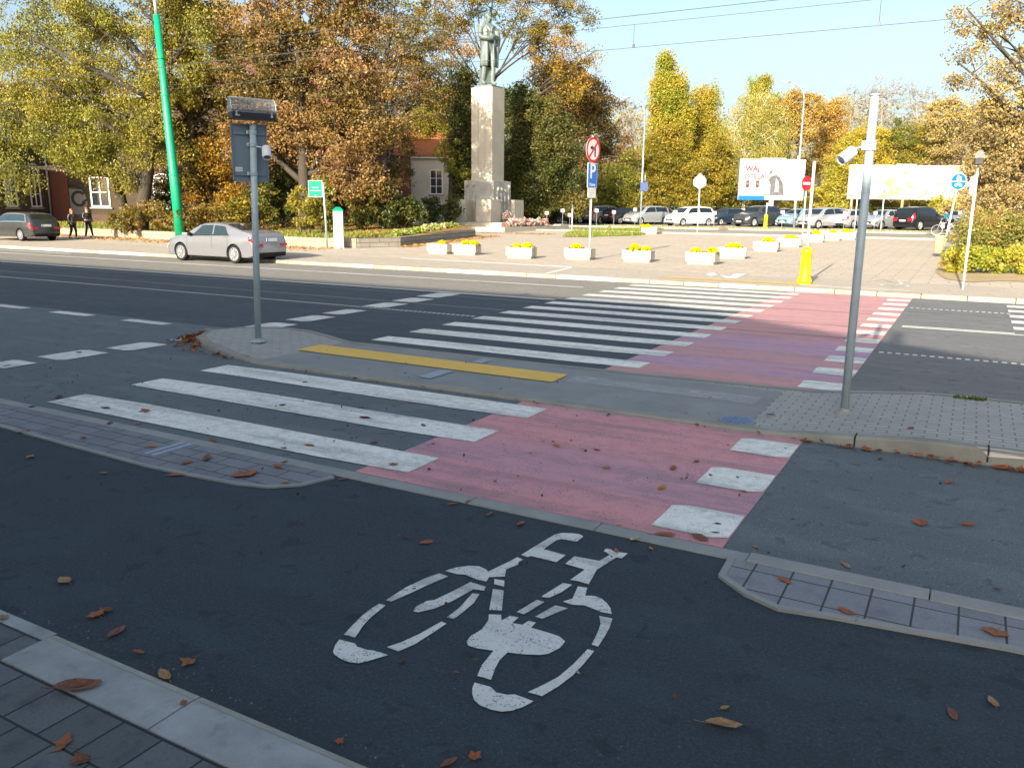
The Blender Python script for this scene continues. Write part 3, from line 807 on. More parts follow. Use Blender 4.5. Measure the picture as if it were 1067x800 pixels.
tree('rusty_oak', 'rust-brown oak with shaded hollow crown left of the monument', lawn_pt(405, 62), LB(62, [
    (420,60,38,44,28),(400,110,40,40,34),(440,98,30,34,24),(412,155,22,34,26),(385,165,30,30,24),(440,30,36,40,16),(410,5,44,40,18),(455,75,26,30,12),(402,190,30,20,16)]),
    PAL_RUST, 15, .34, .25, .23, 48, .7, bare=.28)
tree('plane_tree', 'wide sparse tree with crooked dark limbs behind the statue', lawn_pt(518, 68), LB(70, [
    (470,15,34,22,24),(500,5,32,18,20),(545,30,30,24,26),(575,50,32,22,26),(600,15,26,24,18),(590,85,22,24,16),(440,60,26,20,14),(560,-10,44,24,24),(520,-25,60,24,22),(480,60,24,22,12),(455,35,30,24,14),(610,60,16,22,8)]),
    PAL_GOLD, 16, .36, .3, .24, 50, .8, bare=.25, twig=.026, limb_k=.45, hollow=.3, trunk_top=P3(505, 62, 70))
tree('dark_yew', 'dark evergreen directly behind the right side of the monument', lawn_pt(565, 66), LB(66, [
    (560,190,34,34,60),(570,140,32,36,54),(555,120,28,28,34),(590,180,24,30,34),(545,215,30,18,26),(600,215,22,14,14),(537,165,18,40,46),(535,205,18,26,34),(540,115,20,26,30)]),
    PAL_YEW, 17, .35, .1, .24, 80, .8, hollow=.3)
tree('dark_yew', 'dark evergreen showing left of the monument pillar', lawn_pt(470, 69), LB(69, [
    (482,150,12,36,40),(484,190,12,36,40),(478,112,16,24,30),(486,215,12,18,20),(480,85,14,24,22),(490,140,12,40,30)]),
    PAL_YEW, 18, .3, .1, .24, 80, .8, hollow=.3)
tree('olive_tree', 'yellow-green tree above the orange roofed house', lawn_pt(455, 92), LB(92, [
    (450,130,30,24,60),(475,140,22,24,40),(428,140,26,26,44),(455,108,24,18,34),(440,160,26,14,20)]), PAL_OLIVE, 19, .3, .3, .3, 60, .9)
tree('rusty_maple', 'rust-brown rounded maple left of the blue parking sign', ground_at(597, 82), LB(82, [
    (588,88,24,26,40),(608,98,22,26,40),(570,78,20,20,24),(590,130,28,34,44),(615,140,30,40,54),(640,170,26,34,40),(600,180,28,30,40),(580,100,22,24,22),(625,110,24,24,22),(645,205,22,16,16),(575,160,20,34,18)]),
    PAL_RUST, 20, .4, .3, .3, 62, .95, barkm=BKP)
tree('olive_tree', 'olive-green bushy tree left of the first street lamp', ground_at(640, 78), LB(78, [
    (640,195,22,24,34),(655,185,18,26,24),(625,210,20,14,18),(662,210,16,16,14)]), PAL_OLIVE, 21, .2, .2, .26, 60, .8)
tree('larch', 'thin grey leafless tree behind the rust-brown maple', ground_at(632, 100), LB(100, [
    (632,120,14,26,40),(620,90,10,26,26),(645,140,12,18,20)]), PAL_BROWN, 22, .22, .2, .22, 20, .8, bare=.8, twig=.03, barkm=BKP)
tree('bare_tree', 'leafless grey tree between the lamp and the tall poplar', ground_at(660, 98), LB(98, [
    (655,118,14,18,40),(662,135,14,18,30),(650,140,12,14,20)]), PAL_BROWN, 23, .2, .3, .2, 8, .7, bare=.95, twig=.03, barkm=BKP)
# --- poplars, birch and maples over the car park
tree('poplar_tree', 'tallest yellow-green poplar right of the first street lamp', ground_at(697, 96), LB(96, [
    (694,80,10,22,30),(692,105,17,26,60),(703,100,14,24,44),(695,135,20,26,70),(688,165,20,26,54),(706,140,14,26,40),(715,120,9,24,18),(694,64,5,9,8)]),
    PAL_POP, 24, .4, .08, .30, 60, .85, flat=1.1, tint_by_lobe=False)
tree('poplar_tree', 'second poplar, shorter and yellower than the tallest one', ground_at(735, 100), LB(100, [
    (728,115,10,22,30),(739,110,10,22,30),(733,140,17,28,60),(725,165,16,26,40),(745,150,12,26,30)]),
    PAL_YELLOW, 25, .35, .08, .30, 60, .85, flat=1.1, tint_by_lobe=False)
tree('green_maple', 'dark green-gold maple below the tallest poplar', ground_at(697, 82), LB(82, [
    (692,165,24,26,54),(712,185,24,26,54),(680,200,20,22,36),(702,145,18,18,24),(722,205,20,16,26),(690,215,30,10,18)]),
    PAL_MAPLE, 26, .3, .15, .28, 66, .85)
tree('green_maple', 'gold-green maple between the tallest poplar and the birch', ground_at(742, 84), LB(84, [
    (738,175,22,26,46),(752,195,18,20,30),(732,205,20,16,24),(748,160,16,18,22)]), PAL_MAPLE, 27, .28, .15, .28, 62, .85)
tree('birch_tree', 'drooping pale yellow birch left of the poster hoarding', ground_at(776, 86), LB(86, [
    (768,140,18,28,48),(790,120,18,30,48),(800,150,18,30,48),(775,175,20,26,46),(792,185,14,22,24),(780,105,10,18,16),(812,130,12,24,22),(763,195,14,20,20)]),
    PAL_BIRCH, 28, .22, .1, .20, 60, .75, barkm=BKB, droop=.9, tint_by_lobe=False, aspect=.45)
tree('poplar_tree', 'twin-topped yellow poplar behind the birch', ground_at(797, 104), LB(104, [
    (786,98,6,18,18),(796,97,6,18,18),(795,130,18,26,50),(812,120,14,24,36),(805,160,18,26,40)]), PAL_POP, 29, .35, .08, .3, 60, .9, flat=1.1, tint_by_lobe=False)
tree('orange_maple', 'orange-gold maple with gaps above the poster hoarding', ground_at(825, 96), LB(96, [
    (815,112,18,12,26),(832,105,14,12,22),(848,110,10,14,14),(820,135,16,14,22),(838,140,16,20,22)]), PAL_ORANGE, 30, .3, .45, .28, 50, .8, bare=.2)
tree('rust_tree', 'red-brown tree right of the second street lamp', ground_at(862, 104), LB(104, [
    (858,130,16,22,44),(872,150,18,22,44),(850,165,16,22,30),(872,115,12,12,16)]), PAL_ORANGE, 31, .3, .2, .3, 58, .95)
rk = random.Random(5)
for i, (u, v, ru, n, lab) in enumerate([(893,110,20,1,'leafless grey tree top left of the grey camera pole'), (925,100,22,1,'leafless grey tree rising right of the grey camera pole'), (960,110,22,1,'leafless tree with tan twigs left of the round blue sign')]):
    tree('bare_tree', lab, ground_at(u, 112), LB(112, [(u,v+10,ru,28,46),(u-10,v-8,12,16,26),(u+10,v-6,12,16,26)]), PAL_BROWN, 40+i, .3, .25, .2, 14, .9, bare=.75, twig=.035, barkm=BKP)
tree('yellow_maple', 'yellow-green tree behind the left end of the long white hoarding', ground_at(893, 98), LB(98, [
    (885,165,20,24,52),(905,150,18,22,44),(918,175,20,24,44),(880,190,20,18,26),(872,180,14,20,20)]), PAL_YELLOW, 50, .25, .15, .3, 58, .9)
tree('yellow_maple', 'yellow-green tree behind the middle of the long white hoarding', ground_at(940, 98), LB(98, [
    (935,150,20,22,44),(950,170,22,24,50),(965,145,18,22,36),(975,170,18,22,36),(930,185,20,18,26)]), PAL_OLIVE, 51, .25, .15, .3, 58, .9, bare=.1)
tree('tan_maple', 'tan and yellow tree behind the right end of the long white hoarding', ground_at(1000, 92), LB(92, [
    (985,125,20,26,44),(1005,160,24,28,56),(1020,130,22,26,44),(1035,170,24,26,44),(985,170,18,24,30)]), PAL_BROWN, 52, .28, .15, .3, 54, .9, bare=.15)
tree('brown_maple', 'large brown tree overhanging from the right edge, thin branches against the sky', ground_at(1110, 38), LB(38, [
    (1045,185,38,34,44),(1080,150,40,40,44),(1040,140,32,32,30),(1060,100,36,36,26),(1095,60,50,50,36),(1050,50,34,34,13),(1020,20,30,28,8),(1075,0,46,40,22),(1010,75,24,28,6),(1120,190,40,40,30),(1035,215,30,22,24)]),
    PAL_BROWN, 53, .38, .2, .2, 60, .62, bare=.2, twig=.014, limb_k=.3)
for i, (u, dep, lobes_, pal, lab) in enumerate((
    (60, 84, [(30,60,50,50,34),(75,90,44,46,34),(110,60,44,50,34),(20,120,40,40,30),(60,150,50,40,34),(110,140,40,40,30)], PAL_OLIVE, 'olive tree behind the brick house, seen through the yellow-green tree'),
    (235, 82, [(215,40,44,50,36),(255,30,44,50,34),(235,95,44,44,36),(180,70,40,50,34),(200,130,44,40,34)], PAL_GOLD, 'gold tree behind the golden maple, right of the green pole'),
    (345, 88, [(330,0,50,46,34),(365,40,44,44,34),(310,60,44,44,30),(400,20,44,44,30),(350,100,50,44,34)], PAL_MAPLE, 'dark gold tree standing behind the broad rust-brown oak'),
    (432, 99, [(410,70,40,40,34),(445,60,34,40,28),(425,115,40,30,34),(395,150,34,34,30),(465,120,24,30,24)], PAL_MAPLE, 'dark gold tree behind the shaded oak left of the monument'),
    (545, 96, [(520,150,30,34,34),(545,120,34,34,34),(560,170,34,34,34),(500,180,30,34,30),(520,205,34,16,20)], PAL_OLIVE, 'olive tree behind the monument and the dark evergreens'))):
    tree('background_tree', lab, ground_at(u, dep), LB(dep, lobes_), pal, 400+i, .3, .2, .34, 46, 1.15, group='trees standing behind the first row')
# --- far wood closing the view
rng = np.random.default_rng(77); cents = []; tints = []; tk = MB()
for k in range(1050):
    u = rng.uniform(-160, 1250); dep = rng.uniform(118, 150)
    top = 168 + 12*math.sin(u*.02) + rng.normal(0, 9) - (52 if 570 < u < 700 else 40 if 700 <= u < 1120 else 0)
    v = rng.uniform(top, 214); q = P3(u, v, dep); cents.append(q); tints.append(np.clip(.5+.35*math.sin(u*.031+1)+rng.normal(0, .2), 0, 1))
    if k % 5 == 0: tk.tube([(q[0], q[1], -1), (q[0], q[1], q[2])], [.25, .1], 4, False)
V, Fq, ti = leaves(np.array(cents), 90, 2.6, .55, rng, 0, np.array(tints), 1.0)
root = empty('distant_wood', (0, 0, 0), 0, 'hazy olive and tan wood behind all the nearer trees', 'wood'); root['kind'] = 'stuff'
o = link_mesh('wood_crowns', faces_mesh(V, Fq, ti), leafmat('hazed_wood_leaves', [(.20, .19, .07), (.33, .27, .11), (.40, .31, .15), (.38, .35, .12)], .3), root); o['kind'] = 'stuff'  # distance haze is put into these lighter leaf colours
o = tk.build('wood_trunks', BK, root, fix=False); o['kind'] = 'stuff'

# --- shrubs
def SB(u, dep, w, h, n, dz=0): # one lobe standing on the ground, w/h in pixels
    q = ground_at(u, dep); k = dep/F_PX
    if q[0] < -24.5 and q[1] < 62: q[2] = lawn_z(q[0], q[1])
    return ((q[0], q[1], q[2]+h*k*.5), (w*k*.5, w*k*.45, h*k*.5), n)
def low(u, dep):
    q = ground_at(u, dep)
    if q[0] < -24.5 and q[1] < 62: q[2] = lawn_z(q[0], q[1])
    return q
PAL_SHRUB = leafmat('autumn_shrub_leaves', [(.10, .11, .02), (.24, .19, .03), (.36, .22, .04), (.36, .15, .04)], .35, 0.8)
shrub('autumn_shrub', 'gold and rust shrub at the foot of the tall yellow-green tree', low(150, 45), [SB(135,45,30,28,26), SB(160,45.5,34,32,30), SB(120,46,20,20,12)], PAL_SHRUB, 60, .14, 60, .3, 'shrubs behind the stone wall')
shrub('autumn_shrub', 'gold shrub above the bonnet of the silver car', low(205, 44), [SB(195,44,34,30,30), SB(222,44.5,34,32,30)], PAL_SHRUB, 61, .14, 60, .3, 'shrubs behind the stone wall')
shrub('autumn_shrub', 'green-gold shrub above the boot of the silver car', low(250, 45), [SB(245,45,30,38,30), SB(268,46,30,46,34)], PAL_MAPLE, 62, .15, 60, .3, 'shrubs behind the stone wall')
shrub('autumn_shrub', 'yellow-green shrub behind the green sign', low(325, 43), [SB(318,43,36,50,44), SB(338,43.5,24,60,36)], PAL_OLIVE, 63, .15, 60, .3, 'shrubs behind the stone wall')
shrub('dark_shrub', 'dark green shrub right of the parking meter', low(395, 47), [SB(378,47,34,44,40), SB(402,47.5,36,44,44), SB(426,48,30,34,36)], PAL_DARK, 64, .16, 70, .36, 'shrubs behind the stone wall')
shrub('dark_shrub', 'dark green shrub below the orange roofed house', low(455, 56), [SB(445,56,36,26,34), SB(470,57,24,24,22)], PAL_DARK, 65, .17, 70, .4, 'shrubs behind the stone wall')
shrub('dark_shrub', 'dark shaded shrub filling the gap under the rust-brown oak', low(290, 49), [SB(278,49,34,62,44), SB(300,50,36,70,50), SB(350,50,30,60,40)], PAL_DARK, 66, .16, 70, .4, 'shrubs behind the stone wall')
shrub('dark_shrub', 'dark shaded shrub behind the green pole', low(200, 51), [SB(180,51,36,56,44), SB(225,52,40,60,50)], PAL_DARK, 67, .16, 70, .4, 'shrubs behind the stone wall')
PAL_BED = leafmat('bed_plant_leaves', [(.18, .28, .04), (.36, .40, .08), (.60, .58, .40)], .3)
for i, (u, dep, lab) in enumerate([(416, 40.5, 'pale green bed plants on the wall corner'), (432, 42.5, 'pale green bed plants midway along the dark wall'), (447, 45, 'pale green bed plants at the far end of the dark wall'), (466, 48, 'pale green bed plants just before the monument steps')]):
    shrub('bed_plant', lab, low(u, dep), [SB(u-3, dep, 12, 6, 14), SB(u+5, dep+.5, 12, 6, 14)], PAL_BED, 70+i, .12, 26, .16, 'bed plants along the dark wall', 'plant', 3)
# right hedge
def SBr(u, dep, w, h, n): return SB(u, dep, w, h, n)
shrub('low_bush', 'low bright yellow-green bush beside the thin white pole', ground_at(1010, 25.6), [SBr(1003,25.6,30,26,34), SBr(1022,25.4,34,28,38), SBr(1045,25.3,30,26,34), SBr(1068,25.2,34,30,38), SBr(1095,25.2,34,30,30)], PAL_LOWB, 80, .10, 60, .2, 'bushes at the right edge')
shrub('tall_hedge', 'tall olive hedge behind the low yellow-green bush', ground_at(1040, 31), [SBr(1015,31,34,42,50), SBr(1035,31.5,40,50,60), SBr(1062,31,44,54,64), SBr(1090,31,44,56,60), SBr(1012,35,26,40,30), SBr(1030,37,30,46,34)], PAL_HEDGE, 81, .10, 66, .26, 'bushes at the right edge', 'hedge')
shrub('brown_shrub', 'brown leaved shrub behind the round blue sign', ground_at(1005, 66), [SB(995,66,24,34,34), SB(1015,66,26,36,36), SB(1040,66,34,40,40)], PAL_BROWN, 82, .2, 50, .5)
for i, (u, dep, w, h, pal, lab) in enumerate([(858, 88, 34, 46, PAL_YELLOW, 'yellow shrub under the right edge of the poster hoarding'), (888, 86, 30, 34, PAL_YELLOW, 'yellow shrub below the left end of the long hoarding'), (920, 88, 36, 28, PAL_MAPLE, 'dark green shrub behind the silver parked hatchback'),
        (955, 90, 40, 26, PAL_MAPLE, 'dark green shrub behind the black parked off-roader'), (985, 80, 30, 26, PAL_YELLOW, 'yellow shrub right of the black parked off-roader'), (790, 92, 44, 26, PAL_MAPLE, 'dark green shrub under the poster hoarding'), (830, 92, 34, 30, PAL_MAPLE, 'dark green shrub right of the hoarding post'), (615, 86, 60, 30, PAL_MAPLE, 'dark green shrub behind the row of dark parked cars'), (560, 72, 50, 26, PAL_DARK, 'dark low shrub right of the monument'), (755, 90, 40, 26, PAL_MAPLE, 'dark green shrub behind the white parked car')]):
    shrub('car_park_shrub', lab, ground_at(u, dep), [SB(u-w*.2, dep, w*.7, h, 34), SB(u+w*.25, dep, w*.6, h*.9, 28)], pal, 90+i, .24, 50, .6, 'shrubs behind the car park')
# ------------------------------------------------------------------ cars
def carpaint(name, col, metal=.3, rough=.28):
    t = NT(name)
    n = t.noise(t.pos(local=True), 6, 5)
    return t.done(t.mix(n, sc(col, .93), sc(col, 1.05)), rough, .5, metal, None, Coat__Weight=.6, Coat__Roughness=.08)
m_glass = plain('dark_car_glass', (.012, .016, .018), .06, .8, 0, .05)
m_glassb = plain('reflecting_car_glass', (.022, .04, .045), .05, .8, .1, .05)
m_tyre = plain('tyre_rubber', (.018, .018, .019), .85, .2)
m_rim = plain('alloy_rim', (.55, .56, .57), .3, .6, .7, .08)
m_tail = plain('red_tail_lens', (.42, .012, .02), .15, .6, 0, .2)
m_head = plain('headlight_lens', (.62, .66, .68), .1, .8, .3, .1)
m_plate = plain('number_plate_white', (.70, .70, .66), .4, .4)
m_blue = plain('plate_blue', (.02, .06, .35), .4, .4)
m_under = plain('dark_underbody', (.012, .012, .012), .8, .2)
m_chrome = plain('chrome_trim', (.7, .71, .72), .15, .7, .9, .03)

PROF = {  # top line, belt line (fraction from the rear, height), L, W, H, window spans
 'sedan': dict(L=4.88, W=1.84, top=[(0,.66),(.012,.98),(.05,1.10),(.12,1.155),(.17,1.215),(.34,1.405),(.46,1.445),(.56,1.43),(.63,1.33),(.735,1.02),(.86,.93),(.95,.82),(.985,.70),(1,.5)], belt=[(0,.66),(.04,.97),(.2,1.0),(.5,.97),(.72,.93),(.9,.80),(1,.5)],
   side=[((.265,.425,.315,.435),(.44,.665,.45,.575))], ws=(.595,.715), rw=(.15,.325), wheels=(.205,.79), wr=.335),
 'estate': dict(L=4.55, W=1.82, top=[(0,.62),(.01,.95),(.035,1.12),(.10,1.36),(.16,1.43),(.35,1.47),(.52,1.46),(.60,1.36),(.72,1.02),(.86,.92),(.95,.80),(.985,.70),(1,.5)], belt=[(0,.62),(.03,.94),(.2,.98),(.5,.96),(.72,.92),(.9,.80),(1,.5)],
   side=[((.10,.41,.15,.43),(.425,.63,.445,.56))], ws=(.575,.70), rw=(.038,.10), wheels=(.20,.80), wr=.32),
 'mpv': dict(L=4.45, W=1.85, top=[(0,.62),(.01,1.0),(.03,1.2),(.06,1.48),(.10,1.58),(.35,1.66),(.55,1.63),(.65,1.50),(.80,1.08),(.90,.98),(.96,.84),(.99,.7),(1,.5)], belt=[(0,.62),(.03,1.02),(.2,1.08),(.5,1.05),(.76,1.0),(.9,.84),(1,.5)],
   side=[((.09,.40,.11,.41),(.415,.72,.425,.62))], ws=(.655,.79), rw=(.025,.06), wheels=(.19,.82), wr=.32),
 'suv': dict(L=4.6, W=1.88, top=[(0,.70),(.01,1.05),(.03,1.25),(.07,1.60),(.12,1.68),(.35,1.73),(.52,1.71),(.60,1.60),(.71,1.18),(.86,1.08),(.95,.98),(.985,.82),(1,.6)], belt=[(0,.70),(.03,1.08),(.2,1.14),(.5,1.11),(.7,1.08),(.9,.95),(1,.6)],
   side=[((.09,.40,.12,.42),(.415,.64,.425,.57))], ws=(.585,.70), rw=(.028,.07), wheels=(.19,.81), wr=.37),
 'hatch': dict(L=4.15, W=1.78, top=[(0,.60),(.01,.95),(.04,1.15),(.11,1.38),(.18,1.45),(.36,1.49),(.52,1.47),(.60,1.38),(.74,1.02),(.87,.92),(.95,.80),(.985,.70),(1,.5)], belt=[(0,.6),(.03,.96),(.2,1.0),(.5,.97),(.72,.93),(.9,.8),(1,.5)],
   side=[((.13,.42,.19,.44),(.435,.65,.455,.56))], ws=(.575,.72), rw=(.045,.11), wheels=(.18,.81), wr=.31),
}
PLAN = [(0,.80),(.015,.87),(.05,.94),(.13,.985),(.3,1),(.6,1),(.85,.985),(.93,.93),(.975,.84),(1,.70)]
def smooth_interp(tab, ts):
    xs, ys = zip(*tab); f = np.linspace(-.03, 1.03, 531)
    y = np.interp(f, xs, ys); k = np.hanning(15); k /= k.sum()
    y = np.convolve(np.pad(y, 7, 'edge'), k, 'valid')
    return np.interp(ts, f, y)

class Car:
    def __init__(s, kind):
        s.p = PROF[kind]; s.kind = kind; s.H = max(h for _, h in s.p['top'])
    def ring(s, t):
        p = s.p; w = p['W']/2*float(np.interp(t, *zip(*PLAN)))
        top = float(smooth_interp(p['top'], t)); belt = min(float(np.interp(t, *zip(*p['belt']))), top-.015)
        zb = .20 + .10*max(0, (t-.93)/.07) + .12*max(0, (.07-t)/.07)
        k = min(1, max(0, (top-belt)/(s.H-.95)))
        lo = zb+.10
        return [(0, zb), (w*.88, zb), (w*.965, zb+.03), (w*.99, lo+.06), (w, lerp(lo, belt, .35)), (w*.995, lerp(lo, belt, .65)), (w*.975, belt-.03),
                (w*(.945-.01*k), belt+.005), (w*(.935-.22*k), lerp(belt, top, .88)), (w*(.90-.27*k), top-.012*k), (w*(.5-.1*k), top+.012*k), (0, top+.018*k)]
    def S(s, t, r):
        g = s.ring(min(1, max(0, t))); i = int(min(len(g)-2, max(0, math.floor(r)))); f = r-i
        y = lerp(g[i][0], g[i+1][0], f); z = lerp(g[i][1], g[i+1][1], f)
        return Vector(((t-.5)*s.p['L'], y, z))
    def N(s, t, r):
        e = .01
        a = s.S(min(1, t+e), r)-s.S(max(0, t-e), r); b = s.S(t, min(11, r+.08))-s.S(t, max(0, r-.08))
        n = a.cross(b); n.normalize()
        return n if n.y > -1e-3 or n.z > 0 else -n
    def patch(s, mb, corners, nu=8, nv=4, off=.006, side=1):
        """corners (t,r): lower-rear, lower-front, upper-front, upper-rear"""
        (a, b, c, d) = corners; vs = []; fs = []
        for j in range(nv+1):
            for i in range(nu+1):
                u, v = i/nu, j/nv
                t = lerp(lerp(a[0], b[0], u), lerp(d[0], c[0], u), v); r = lerp(lerp(a[1], b[1], u), lerp(d[1], c[1], u), v)
                q = s.S(t, r) + s.N(t, r)*off
                vs.append((q.x, q.y*side, q.z))
        for j in range(nv):
            for i in range(nu):
                k = j*(nu+1)+i; f = (k, k+1, k+nu+2, k+nu+1); fs.append(f if side > 0 else f[::-1])
        mb.add(vs, fs)

PROTO = {}
def make_car(kind, paintm, detail=True, name='parked_car', rim=None):
    c = Car(kind); p = c.p; L, W = p['L'], p['W']
    root = empty(name, (0, 0, 0))
    ts = np.concatenate([[0, .006, .014, .025, .04, .06], np.linspace(.085, .93, 40), [.95, .965, .98, .99, 1]])
    mb = MB(); n = 23
    for t in ts:
        g = c.ring(t); ring_ = [((t-.5)*L, y, z) for y, z in g] + [((t-.5)*L, -y, z) for y, z in g[-2:0:-1]]
        mb.v += ring_
    n = 22
    for i in range(len(ts)-1):
        for k in range(n):
            k2 = (k+1) % n; mb.f.append((i*n+k, (i+1)*n+k, (i+1)*n+k2, i*n+k2)); mb.m.append(0)
    mb.f.append(tuple(range(n))); mb.f.append(tuple((len(ts)-1)*n+k for k in reversed(range(n)))); mb.m += [0, 0]
    body = mb.build('body', [paintm, m_under], root, smooth=True)
    # wheel openings cut through the sides
    wr = p['wr']
    for wt in p['wheels']:
        cut = MB(); x = (wt-.5)*L
        for s_ in (-1, 1):
            cut.lathe((x, s_*W*.5, wr), [(wr*1.13, -.22), (wr*1.13, .22)], 28, Matrix.Rotation(R(90), 3, 'X'))
        cm = cut.build('cutter', m_under, fix=True)
        b = body.modifiers.new('c', 'BOOLEAN'); b.operation = 'DIFFERENCE'; b.object = cm; b.solver = 'EXACT'; b.material_mode = 'TRANSFER'
        dg = bpy.context.evaluated_depsgraph_get(); me = bpy.data.meshes.new_from_object(body.evaluated_get(dg))
        body.modifiers.clear(); body.data = me
        bpy.data.objects.remove(cm)
    em = body.modifiers.new('e', 'EDGE_SPLIT'); em.split_angle = R(38)
    def patch(nm, mat, corners, both=True, par=None, **kw):
        g = MB()
        for s_ in ((1, -1) if both else (1,)): c.patch(g, corners, side=s_, **kw)
        return g.build(nm, mat, par or root, smooth=True, fix=False)
    gm = m_glass
    for pr in p['side']:
        for q in pr:
            if not q: continue
            for s_ in (1, -1):
                g = MB(); c.patch(g, [(q[0], 7.12), (q[1], 7.12), (q[3], 7.93), (q[2], 7.93)], side=s_); g.build('side_window', m_glassb if detail else gm, root, smooth=True, fix=False)
    for nm, (a, b) in (('windscreen', p['ws']), ('rear_window', p['rw'])):
        g = MB(); lo, hi = (b, a) if nm == 'windscreen' else (a, b)
        for s_ in (1, -1):
            c.patch(g, [(a, 9.15 if nm != 'windscreen' else 9.25), (b, 9.15 if nm == 'windscreen' else 9.25), (b, 11), (a, 11)], side=s_, nu=8, nv=5)
        g.build(nm, gm, root, smooth=True, fix=False)
    # lights, bumper, plates
    ed = {'sedan': (5.15, 6.4), 'estate': (5.0, 6.6), 'mpv': (5.1, 7.4), 'suv': (5.0, 7.6), 'hatch': (5.0, 6.7)}[kind]
    for s_ in (1, -1):
        g = MB(); c.patch(g, [(.004, ed[0]), (.055, ed[0]+.25), (.06, ed[1]), (.012, ed[1])], side=s_, off=.012)
        z0 = c.S(.006, ed[0]).z; z1 = c.S(.012, ed[1]).z; y = W*.5*.86
        g.box((-.5*L-.004, s_*(y-.19), (z0+z1)/2), (.03, .34, (z1-z0)*.75)); g.build('tail_light', m_tail, root, fix=False)
        g = MB(); c.patch(g, [(.925, 5.3), (.985, 5.0), (.985, 6.3), (.93, 6.6)], side=s_, off=.012)
        zz = c.S(.985, 5.6).z; g.box((.5*L-.05, s_*W*.30, zz), (.06, .30, .10)); g.build('headlight', m_head, root, fix=False)
    g = MB(); g.box((-.5*L+.03, 0, .33), (.12, W*.74, .15)); g.build('rear_bumper', m_under, root, bevel=.03)
    g = MB(); g.box((.5*L-.03, 0, .50), (.08, W*.50, .16)); g.box((.5*L-.04, 0, .32), (.08, W*.66, .09)); g.build('grille', m_black, root, bevel=.02)
    zr = .72 if kind in ('suv', 'mpv') else .86 if kind == 'sedan' else .80
    g = MB(); g.box((-.5*L-.02, 0, zr), (.015, .52, .115)); pl = g.build('number_plate', m_plate, root)
    g = MB(); g.box((-.5*L-.029, .24, zr), (.006, .04, .11)); g.build('plate_band', m_blue, pl)
    g = MB(); g.box((.5*L+.02, 0, .42), (.015, .52, .115)); g.build('number_plate', m_plate, root)
    for s_ in (1, -1):
        g = MB(); q = c.S(p['ws'][1]-.05, 7.1); g.ball((q.x, s_*(q.y+.10), q.z+.05), (.07, .11, .075), 10, 6); g.box((q.x, s_*(q.y+.02), q.z+.01), (.05, .10, .03)); g.build('wing_mirror', paintm if kind != 'sedan' else m_black, root, smooth=True)
    if detail:
        g = MB()
        for s_ in (1, -1):
            for t_ in ((p['side'][0][1] or p['side'][0][0])[0]-.005, p['wheels'][0]+.09 if kind == 'estate' else .265, p['ws'][1]-.005):
                c.patch(g, [(t_, 3.2), (t_+.0022, 3.2), (t_+.0022, 6.9), (t_, 6.9)], 1, 8, .004, s_)
            c.patch(g, [(.25, 3.0), (.74, 3.0), (.74, 3.12), (.25, 3.12)], 10, 1, .004, s_)
        g.build('door_gap', m_black, root, fix=False)
        for s_ in (1, -1):
            for t_ in (.30, .47):
                q = c.S(t_, 6.3); g = MB(); g.box((q.x, s_*(q.y+.015), q.z), (.20, .025, .028)); g.build('door_handle', paintm, root, bevel=.008)
        g = MB()
        for s_ in (1, -1):
            q0 = p['side'][0][0]; q1 = p['side'][0][1] or q0
            c.patch(g, [(q0[0]-.012, 7.0), (q1[1]+.015, 7.0), (q1[1]+.015, 7.1), (q0[0]-.012, 7.1)], 12, 1, .009, s_)
            if kind == 'estate':
                c.patch(g, [(q0[2]-.01, 7.94), (q1[3]+.01, 7.94), (q1[3]+.012, 8.04), (q0[2]-.012, 8.04)], 12, 1, .009, s_)
                c.patch(g, [(q0[0]-.014, 7.0), (q0[0]-.002, 7.0), (q0[2]-.001, 8.0), (q0[2]-.014, 8.0)], 1, 4, .009, s_)
        g.build('window_trim', m_chrome if kind == 'estate' else m_black, root, fix=False)
        q = c.S(.30 if kind != 'estate' else .12, 11); g = MB(); g.prism([(q.x-.09, -.006), (q.x+.07, -.03), (q.x+.07, .03), (q.x-.09, .006)], q.z, q.z+.035); g.build('aerial', paintm, root)
    for wt in p['wheels']:
        for s_ in (1, -1):
            x = (wt-.5)*L; yo = W*.5*.985
            wm = MB(); M = Matrix.Rotation(R(-90*s_), 3, 'X')
            wm.lathe((x, s_*yo, wr), [(wr*.62, -.20), (wr*.92, -.20), (wr, -.17), (wr, -.03), (wr*.95, 0), (wr*.72, .002), (wr*.70, -.05)], 28, M)
            wo = wm.build('wheel', m_tyre, root, smooth=True); es = wo.modifiers.new('e', 'EDGE_SPLIT'); es.split_angle = R(35)
            rm = MB(); rm.lathe((x, s_*yo, wr), [(wr*.72, -.045), (wr*.72, .0), (wr*.66, .004), (wr*.64, -.06)], 28, M)
            for k in range(10 if detail else 5):
                a = 2*math.pi*k/(10 if detail else 5) + .2; q = M @ Vector((math.cos(a)*wr*.40, math.sin(a)*wr*.40, -.02))
                rot = (Matrix.Rotation(R(-90*s_), 4, 'X') @ Matrix.Rotation(a, 4, 'Z')).to_3x3()
                rm.box((x+q.x, s_*yo+q.y, wr+q.z), (wr*.60, wr*(.10 if detail else .2), .03), M=rot)
            rm.lathe((x, s_*yo, wr), [(wr*.14, -.03), (wr*.14, .0), (wr*.10, .006)], 12, M)
            rm.build('rim', rim or m_rim, wo)
    return root

def put(o, x, y, z, heading):
    o.location = (x, y, z); o.rotation_euler = (0, 0, heading)
    return o
silver = carpaint('silver_car_paint', (.235, .245, .26), .35, .22)
car = make_car('sedan', silver, True)
